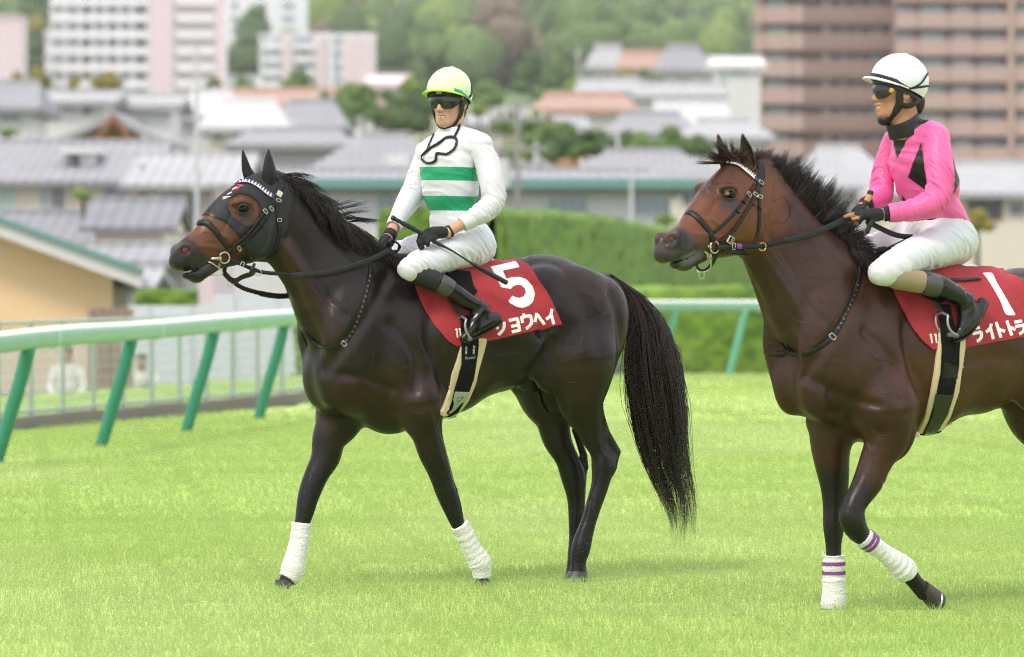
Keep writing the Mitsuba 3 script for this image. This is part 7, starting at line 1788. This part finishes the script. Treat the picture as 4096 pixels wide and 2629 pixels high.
        P = spline(np.array([(.014, s * .088, .02), (.018, s * .082, -.03), (.020, s * .075, -.062), (.030, s * .062, -.095), (.045, s * .035, -.128), (.052, 0, -.140)]), 26)
        add('chin_strap', sweep(hd.W(P), np.interp(np.linspace(0, 1, 26), [0, .45, .6, 1], [.016, .014, .009, .012]), 8, ell=(hd.W(P) - hd.W((0, 0, -.04)), .35)), 'harness', key, smooth=True)
    # collar, lettering, spare goggles round the neck
    cl = sweep(np.array([fr.W(H(1812, 556, 0)), fr.W(H(1808, 536, .0)), fr.W(H(1805, 520, 0)), fr.W(H(1804, 508, 0))]), np.array([.066, .063, .0615, .060]), 28, cap=False)
    ck = add('collar', shell(cl, .001, .003), 'white_silk', key, smooth=True)
    T_ = Coat(cl, fr, fr)
    for i, (w, uv, uv2) in enumerate((('IRON', (1760, 532), (1778, 529)), ('HORSE', (1760, 541), (1785, 538)))):
        P, N = T_.hit([uv, uv2])
        if np.isnan(P).any(): continue
        x = P[1] - P[0]; x /= np.linalg.norm(x); y = np.cross(N[0], x); t = meshkit.text_mesh(w, .0085, .0008, True); tv = np.array(t.vertices)
        scene[ck + '__lettering' + ('' if i == 0 else '_001')] = mikit.ply(trimesh.Trimesh(P[0] + N[0] * .003 + tv[:, :1] * x + tv[:, 1:2] * y + tv[:, 2:] * N[0], t.faces, process=False), 'harness')
    Ct = Coat(cat_([S['torso_mesh'], cl]), fr, fr)
    Q = lambda pts: [(1480 + x / 1.305, 220 + y / 1.305) for x, y in pts]
    gg = thing('spare_goggles', 'second pair of black goggles hanging on the chest of the green striped rider', 'goggles')
    lp = Q([(278, 530), (310, 497), (365, 462), (425, 430), (450, 438), (448, 480), (415, 515), (375, 518), (350, 515), (352, 540), (330, 565), (295, 565), (278, 545)])
    P, N = Ct.path(lp, 60); add('rim', sweep(P + N * .009, .0062, 7, closed=True), 'harness', gg, smooth=True)
    for pts in ([(474, 352), (462, 390), (440, 432)], [(345, 395), (322, 445), (300, 500)]):
        P, N = Ct.path(Q(pts), 20)
        if len(P) > 4: add('cord', sweep(P + N * .006, .0065, 7, ell=(N, .4)), 'harness', gg, smooth=True)
    wp = thing('riding_whip', 'black riding whip held across the thigh by the green striped rider', 'whip')
    W = lambda q: fr.W(H(*q))
    P = spline(np.array([(*W((1568, 870, .27)), .013), (*W((1580, 877, .27)), .0105), (*W((1625, 901, .27)), .0115), (*W((1690, 937, .265)), .0100), (*W((1742, 969, .27)), .0098), (*W((1765, 982, .275)), .0085)]), 60)
    add('grip', sweep(P[:, :3], P[:, 3] + .0009 * np.sign(np.sin(np.linspace(0, 60, 60))), 10), 'whip_grip', wp, smooth=True)
    P = spline(np.array([(*W((1760, 979, .275)), .0085), (*W((1800, 999, .285)), .005), (*W((1850, 1030, .295)), .0045), (*W((1890, 1055, .305)), .005)]), 20); add('shaft', sweep(P[:, :3], P[:, 3], 9), 'whip_shaft', wp, smooth=True)
    P = spline(np.array([(*W((1880, 1049, .305)), .005), (*W((1903, 1062, .31)), .010), (*W((1970, 1100, .32)), .0125), (*W((2028, 1132, .33)), .0125)]), 16); add('flap', sweep(P[:, :3], P[:, 3], 9), 'whip_shaft', wp, smooth=True)
    P = np.array([W(q) for q in [(1552, 985, .03), (1562, 966, .06), (1585, 970, .06), (1598, 985, .05), (1590, 1005, .05), (1568, 1008, .06)]])
    add('slack_loop', sweep(spline(np.vstack([P, P[:1]]), 30), .015, 8, ell=(np.tile(fr.R[:, 0], (30, 1)), .3)), 'leather', 'reins', smooth=True)
rider_left()
def rider_right():
    fr = fb; H = fr.H
    at = fr.W(H(3592, 363, .0)); hd = Head(at, 17, 1.03, -2)
    Q = lambda pts: [(3300 + x / 1.2222, 160 + y / 1.2222) for x, y in pts]
    PINK, BLK = (0.70, 0.105, 0.31), (0.008, 0.007, 0.008)
    pats = [[(470, 500), (500, 690), (505, 745), (405, 672), (430, 600)], [(600, 480), (640, 600), (660, 700), (600, 800), (560, 760), (560, 520)], [(350, 866), (540, 872), (640, 880), (640, 930), (350, 930)], [(378, 760), (402, 790), (376, 798)], [(285, 610), (332, 690), (318, 745)]]
    def col(m):
        """panels wrap round the chest: traced corners become an angle round the body and a height"""
        Ct = Coat(m, fr, fr)
        cz = np.array([(H(*c)[2], H(*c)[0]) for c, r in S['torso']]); cz = cz[np.argsort(cz[:, 0])]
        par = lambda q: np.column_stack([np.arctan2(q[:, 1], q[:, 0] - np.interp(q[:, 2], cz[:, 0], cz[:, 1])) * .15, q[:, 2]])
        V = par(fr.L(m.vertices)); C = np.tile(np.array(PINK), (len(V), 1))
        for p in pats:
            g = np.array(Q(p)); e = np.vstack([np.linspace(g[i], g[(i + 1) % len(g)], 14, endpoint=False) for i in range(len(g))])
            P, N = Ct.hit(e); ok = ~np.isnan(P[:, 0])
            if ok.sum() < 4: continue
            w = np.clip(inside(Polygon(par(fr.L(P[ok]))).buffer(0), V) / .003 + .5, 0, 1)[:, None]
            C = C * (1 - w) + np.array(BLK) * w
        q = fr.L(m.vertices); ac = np.interp(q[:, 2], cz[:, 0], cz[:, 1]); za, zc = H(3580, 634, 0)[2], H(3620, 505, 0)[2]
        w = np.clip((.095 * (q[:, 2] - za) / (zc - za) - np.abs(q[:, 1])) / .003 + .5, 0, 1) * ((q[:, 0] > ac - .02) | (q[:, 2] > zc - .01))
        return C * (1 - w[:, None]) + np.array(BLK) * w[:, None]
    S = dict(label='rider in pink silks with black panels and white helmet, on the reddish bay horse behind', skin='skin_tan', seed=51,
        torso=[((3780, 960, 0), (.135, .165, .12)), ((3738, 860, 0), (.124, .150, .10)), ((3712, 740, 0), (.132, .155, .13)), ((3685, 650, 0), (.130, .160, .13)), ((3690, 560, 0), (.092, .14, .075))],
        shoulders=[(3742, 552, .14, 56), (3668, 535, 0, 58), (3580, 562, -.15, 48)],
        arm_near=[(3748, 560, .155, 55), (3752, 640, .20, 58), (3760, 720, .235, 56), (3752, 785, .25, 54), (3715, 820, .25, 52), (3660, 838, .225, 46), (3600, 848, .19, 40), (3558, 853, .165, 35)],
        arm_far=[(3572, 580, -.16, 50), (3545, 650, -.18, 46), (3528, 730, -.17, 44), (3525, 780, -.14, 46), (3500, 805, -.09, 44), (3472, 818, -.05, 37), (3460, 822, -.03, 33)],
        neckline=[(3655, 590, 0, 64), (3630, 540, 0, 57), (3622, 522, 0, 56)],
        neck=[(3640, 590, 0, 52), (3622, 530, .0, 48), (3606, 455, .0, 46)],
        wrist_near=[(3580, 850, .18, 26), (3535, 857, .15, 24)], wrist_far=[(3475, 815, -.05, 24), (3452, 832, -.02, 24)],
        thigh=[(3775, 975, .11, 88), (3700, 1005, .17, 76), (3610, 1045, .22, 66), (3545, 1085, .245, 60), (3520, 1092, .25, 50)], hips=[((3780, 965, 0), (.138, .165, .125)), ((3740, 900, 0), (.125, .155, .08))],
        shin=[(3545, 1095, .25, 48), (3600, 1112, .26, 46), (3660, 1122, .27, 46), (3748, 1142, .29, 46), (3810, 1172, .30, 40), (3862, 1205, .30, 34)],
        foot=[(3930, 1210, .30, 22), (3912, 1245, .305, 28), (3880, 1290, .31, 27), (3842, 1330, .315, 22), (3818, 1350, .315, 15)], instep=[(3862, 1208, .30, 34), (3866, 1255, .305, 36), (3855, 1300, .31, 28)],
        sole=[(3946, 1212, .30, 6), (3930, 1255, .305, 6), (3900, 1305, .31, 6), (3865, 1345, .315, 7), (3815, 1370, .315, 6)],
        sock=[(3555, 1100, .25, 40), (3575, 1106, .254, 47), (3620, 1116, .262, 47), (3668, 1126, .272, 46), (3692, 1130, .278, 45)], sock_mat='sock_beige', boot_cuff=[(3688, 1130, .278, 47), (3720, 1137, .285, 48), (3752, 1145, .291, 47)], boot_top=[(3690, 1130, .278), (3748, 1142, .29)],
        hem=(3740, 886, 0), waist=(3740, 868, 0), jacket=('pink_panels', col, ''), sleeve='pink_silk',
        cuff_near=[(3555, 853, .165), (3600, 848, .19), (3588, 850, .183)], cuff_far=[(3466, 820, -.04), (3500, 805, -.09), (3484, 813, -.07)],
        hand_near=([(3535, 857, .15, .023), (3505, 860, .145, .028), (3475, 858, .14, .026), (3452, 856, .135, .018)], [[(3448, 852, .13), (3420, 856, .125), (3395, 862, .115), (3378, 867, .105)], [(3458, 864, .14), (3435, 871, .14), (3412, 877, .13)], [(3492, 880, .15), (3478, 902, .155), (3470, 926, .155)]]),
        hand_far=([(3452, 832, -.02, .024), (3432, 850, -.01, .028)], [[(3440, 838, .02), (3410, 862, .025), (3402, 882, .015)], [(3448, 850, .025), (3420, 878, .03), (3412, 898, .02)], [(3456, 862, .025), (3436, 890, .03), (3420, 900, .02)]]),
        iron=[(3792, 1262, .345), (3790, 1290, .35), (3802, 1322, .352), (3830, 1342, .345)], leather=[(3750, 1200, .31), (3798, 1265, .345)], stirrup_label='grey stirrup iron under the black boot of the pink shirted rider')
    g2 = [[(3448, 852, .13), (3432, 855, .128), (3418, 857, .124)], [(3458, 864, .14), (3446, 868, .14), (3438, 870, .14)], S['hand_near'][1][2]]
    S['glove_near'] = (S['hand_near'][0], g2, [(3558, 854, .163, 30), (3535, 858, .15, 29)])
    S['glove_far'] = (S['hand_far'][0], [f[:2] for f in S['hand_far'][1]], [(3468, 822, -.04, 30), (3452, 834, -.02, 30)])
    key = make_rider(fr, hd, S)
    k, rim = helmet(key, hd, 'white_shell', 'white_shell', 'harness', bandz=(.006, .022))
    gm, loop = visor(hd, span=70, notch=.020)
    g = add('goggles', gm, 'lens_dark', key, smooth=True)
    scene[g + '__frame'] = mikit.ply(sweep(loop, .0052, 7, closed=True), 'harness', True)
    for s in (1, -1):
        i = '' if s > 0 else '_001'
        d = ring(hd.W((.062, s * .081, -.004)), .006, .0078, hd.R[:, 1] * s * .8 + hd.R[:, 0] * .5, n=18, sides=8); scene[g + '__vent' + i] = mikit.ply(d, 'gold_disc', True)
        scene[g + '__buckle' + i] = mikit.ply(ring(hd.W((.030, s * .087, .006)), .007, .0018, hd.R[:, 1], n=12, sides=5), 'brass', True)
        P = on_shell(spline(np.array([(.040, s * .083, .006), (.0, s * .094, .006), (-.03, s * .108, .010), (-.07, s * .104, .030), (-.10, s * .078, .065), (-.128, s * .025, .085)]), 28))
        scene[g + '__strap' + i] = mikit.ply(sweep(hd.W(P), .0055, 7, ell=(hd.W(P) - hd.W((0, 0, .04)), .35)), 'harness', True)
        P = on_shell(spline(np.array([(-.03, s * .107, .010), (-.07, s * .107, .012), (-.115, s * .07, .022), (-.134, 0, .028)]), 22))
        scene[g + '__strap' + ('_002' if s > 0 else '_003')] = mikit.ply(sweep(hd.W(P), .0055, 7, ell=(hd.W(P) - hd.W((0, 0, .04)), .35)), 'harness', True)
        P = spline(np.array([(.016, s * .086, .01), (.022, s * .079, -.03), (.020, s * .072, -.06), (.026, s * .062, -.085), (.040, s * .042, -.118), (.050, 0, -.136)]), 26)
        add('chin_strap', sweep(hd.W(P), np.interp(np.linspace(0, 1, 26), [0, .3, .5, .7, 1], [.012, .017, .019, .011, .013]), 8, ell=(hd.W(P) - hd.W((0, 0, -.04)), .35)), 'harness', key, smooth=True)
        P = spline(np.array([(.020, s * .074, -.062), (-.01, s * .078, -.070), (-.05, s * .072, -.058), (-.085, s * .05, -.035)]), 20)
        add('nape_strap', sweep(hd.W(P), .013, 8, ell=(hd.W(P) - hd.W((-.02, 0, -.04)), .35)), 'harness', key, smooth=True)
    cup = trimesh.creation.icosphere(3, 1.0); cup.apply_scale([.028, .03, .026]); cup.apply_translation([.062, 0, -.132]); add('chin_cup', hd.mesh(cup), 'harness', key, smooth=True)
    cl = sweep(np.array([fr.W(H(3627, 530, 0)), fr.W(H(3619, 508, .0)), fr.W(H(3612, 490, 0)), fr.W(H(3606, 474, 0))]), np.array([.084, .081, .079, .077]), 28, cap=False)
    add('collar', shell(cl, .001, .003), 'black_silk', key, smooth=True)
    sm = Coat(S['torso_mesh'], fr, fr)
    wp = thing('riding_whip', 'black riding whip with twine wrapped knob held upright by the pink shirted rider', 'whip')
    W = lambda q: fr.W(H(*q))
    P = spline(np.array([(*W((3457, 822, .02)), .0115), (*W((3436, 862, .02)), .0105), (*W((3410, 915, .02)), .0095), (*W((3388, 962, .03)), .008)]), 20); add('grip', sweep(P[:, :3], P[:, 3], 10), 'whip_grip', wp, smooth=True)
    P = spline(np.array([(*W((3480, 781, .02)), .0150), (*W((3470, 800, .02)), .0140), (*W((3464, 808, .02)), .0125)]), 24); add('twine_wrap', sweep(P[:, :3], P[:, 3] + .0009 * np.sin(np.linspace(0, 50, 24)), 10), 'twine', wp, smooth=True)
    add('grip_neck', sweep(np.array([W((3468, 804, .02)), W((3455, 826, .02))]), .0125, 10), 'whip_grip', wp, smooth=True)
    add('knob', sweep(np.array([W((3484, 764, .02)), W((3483, 768, .02)), W((3478, 781, .02))]), np.array([.012, .0145, .0145]), 12), 'whip_grip', wp, smooth=30)
rider_right()
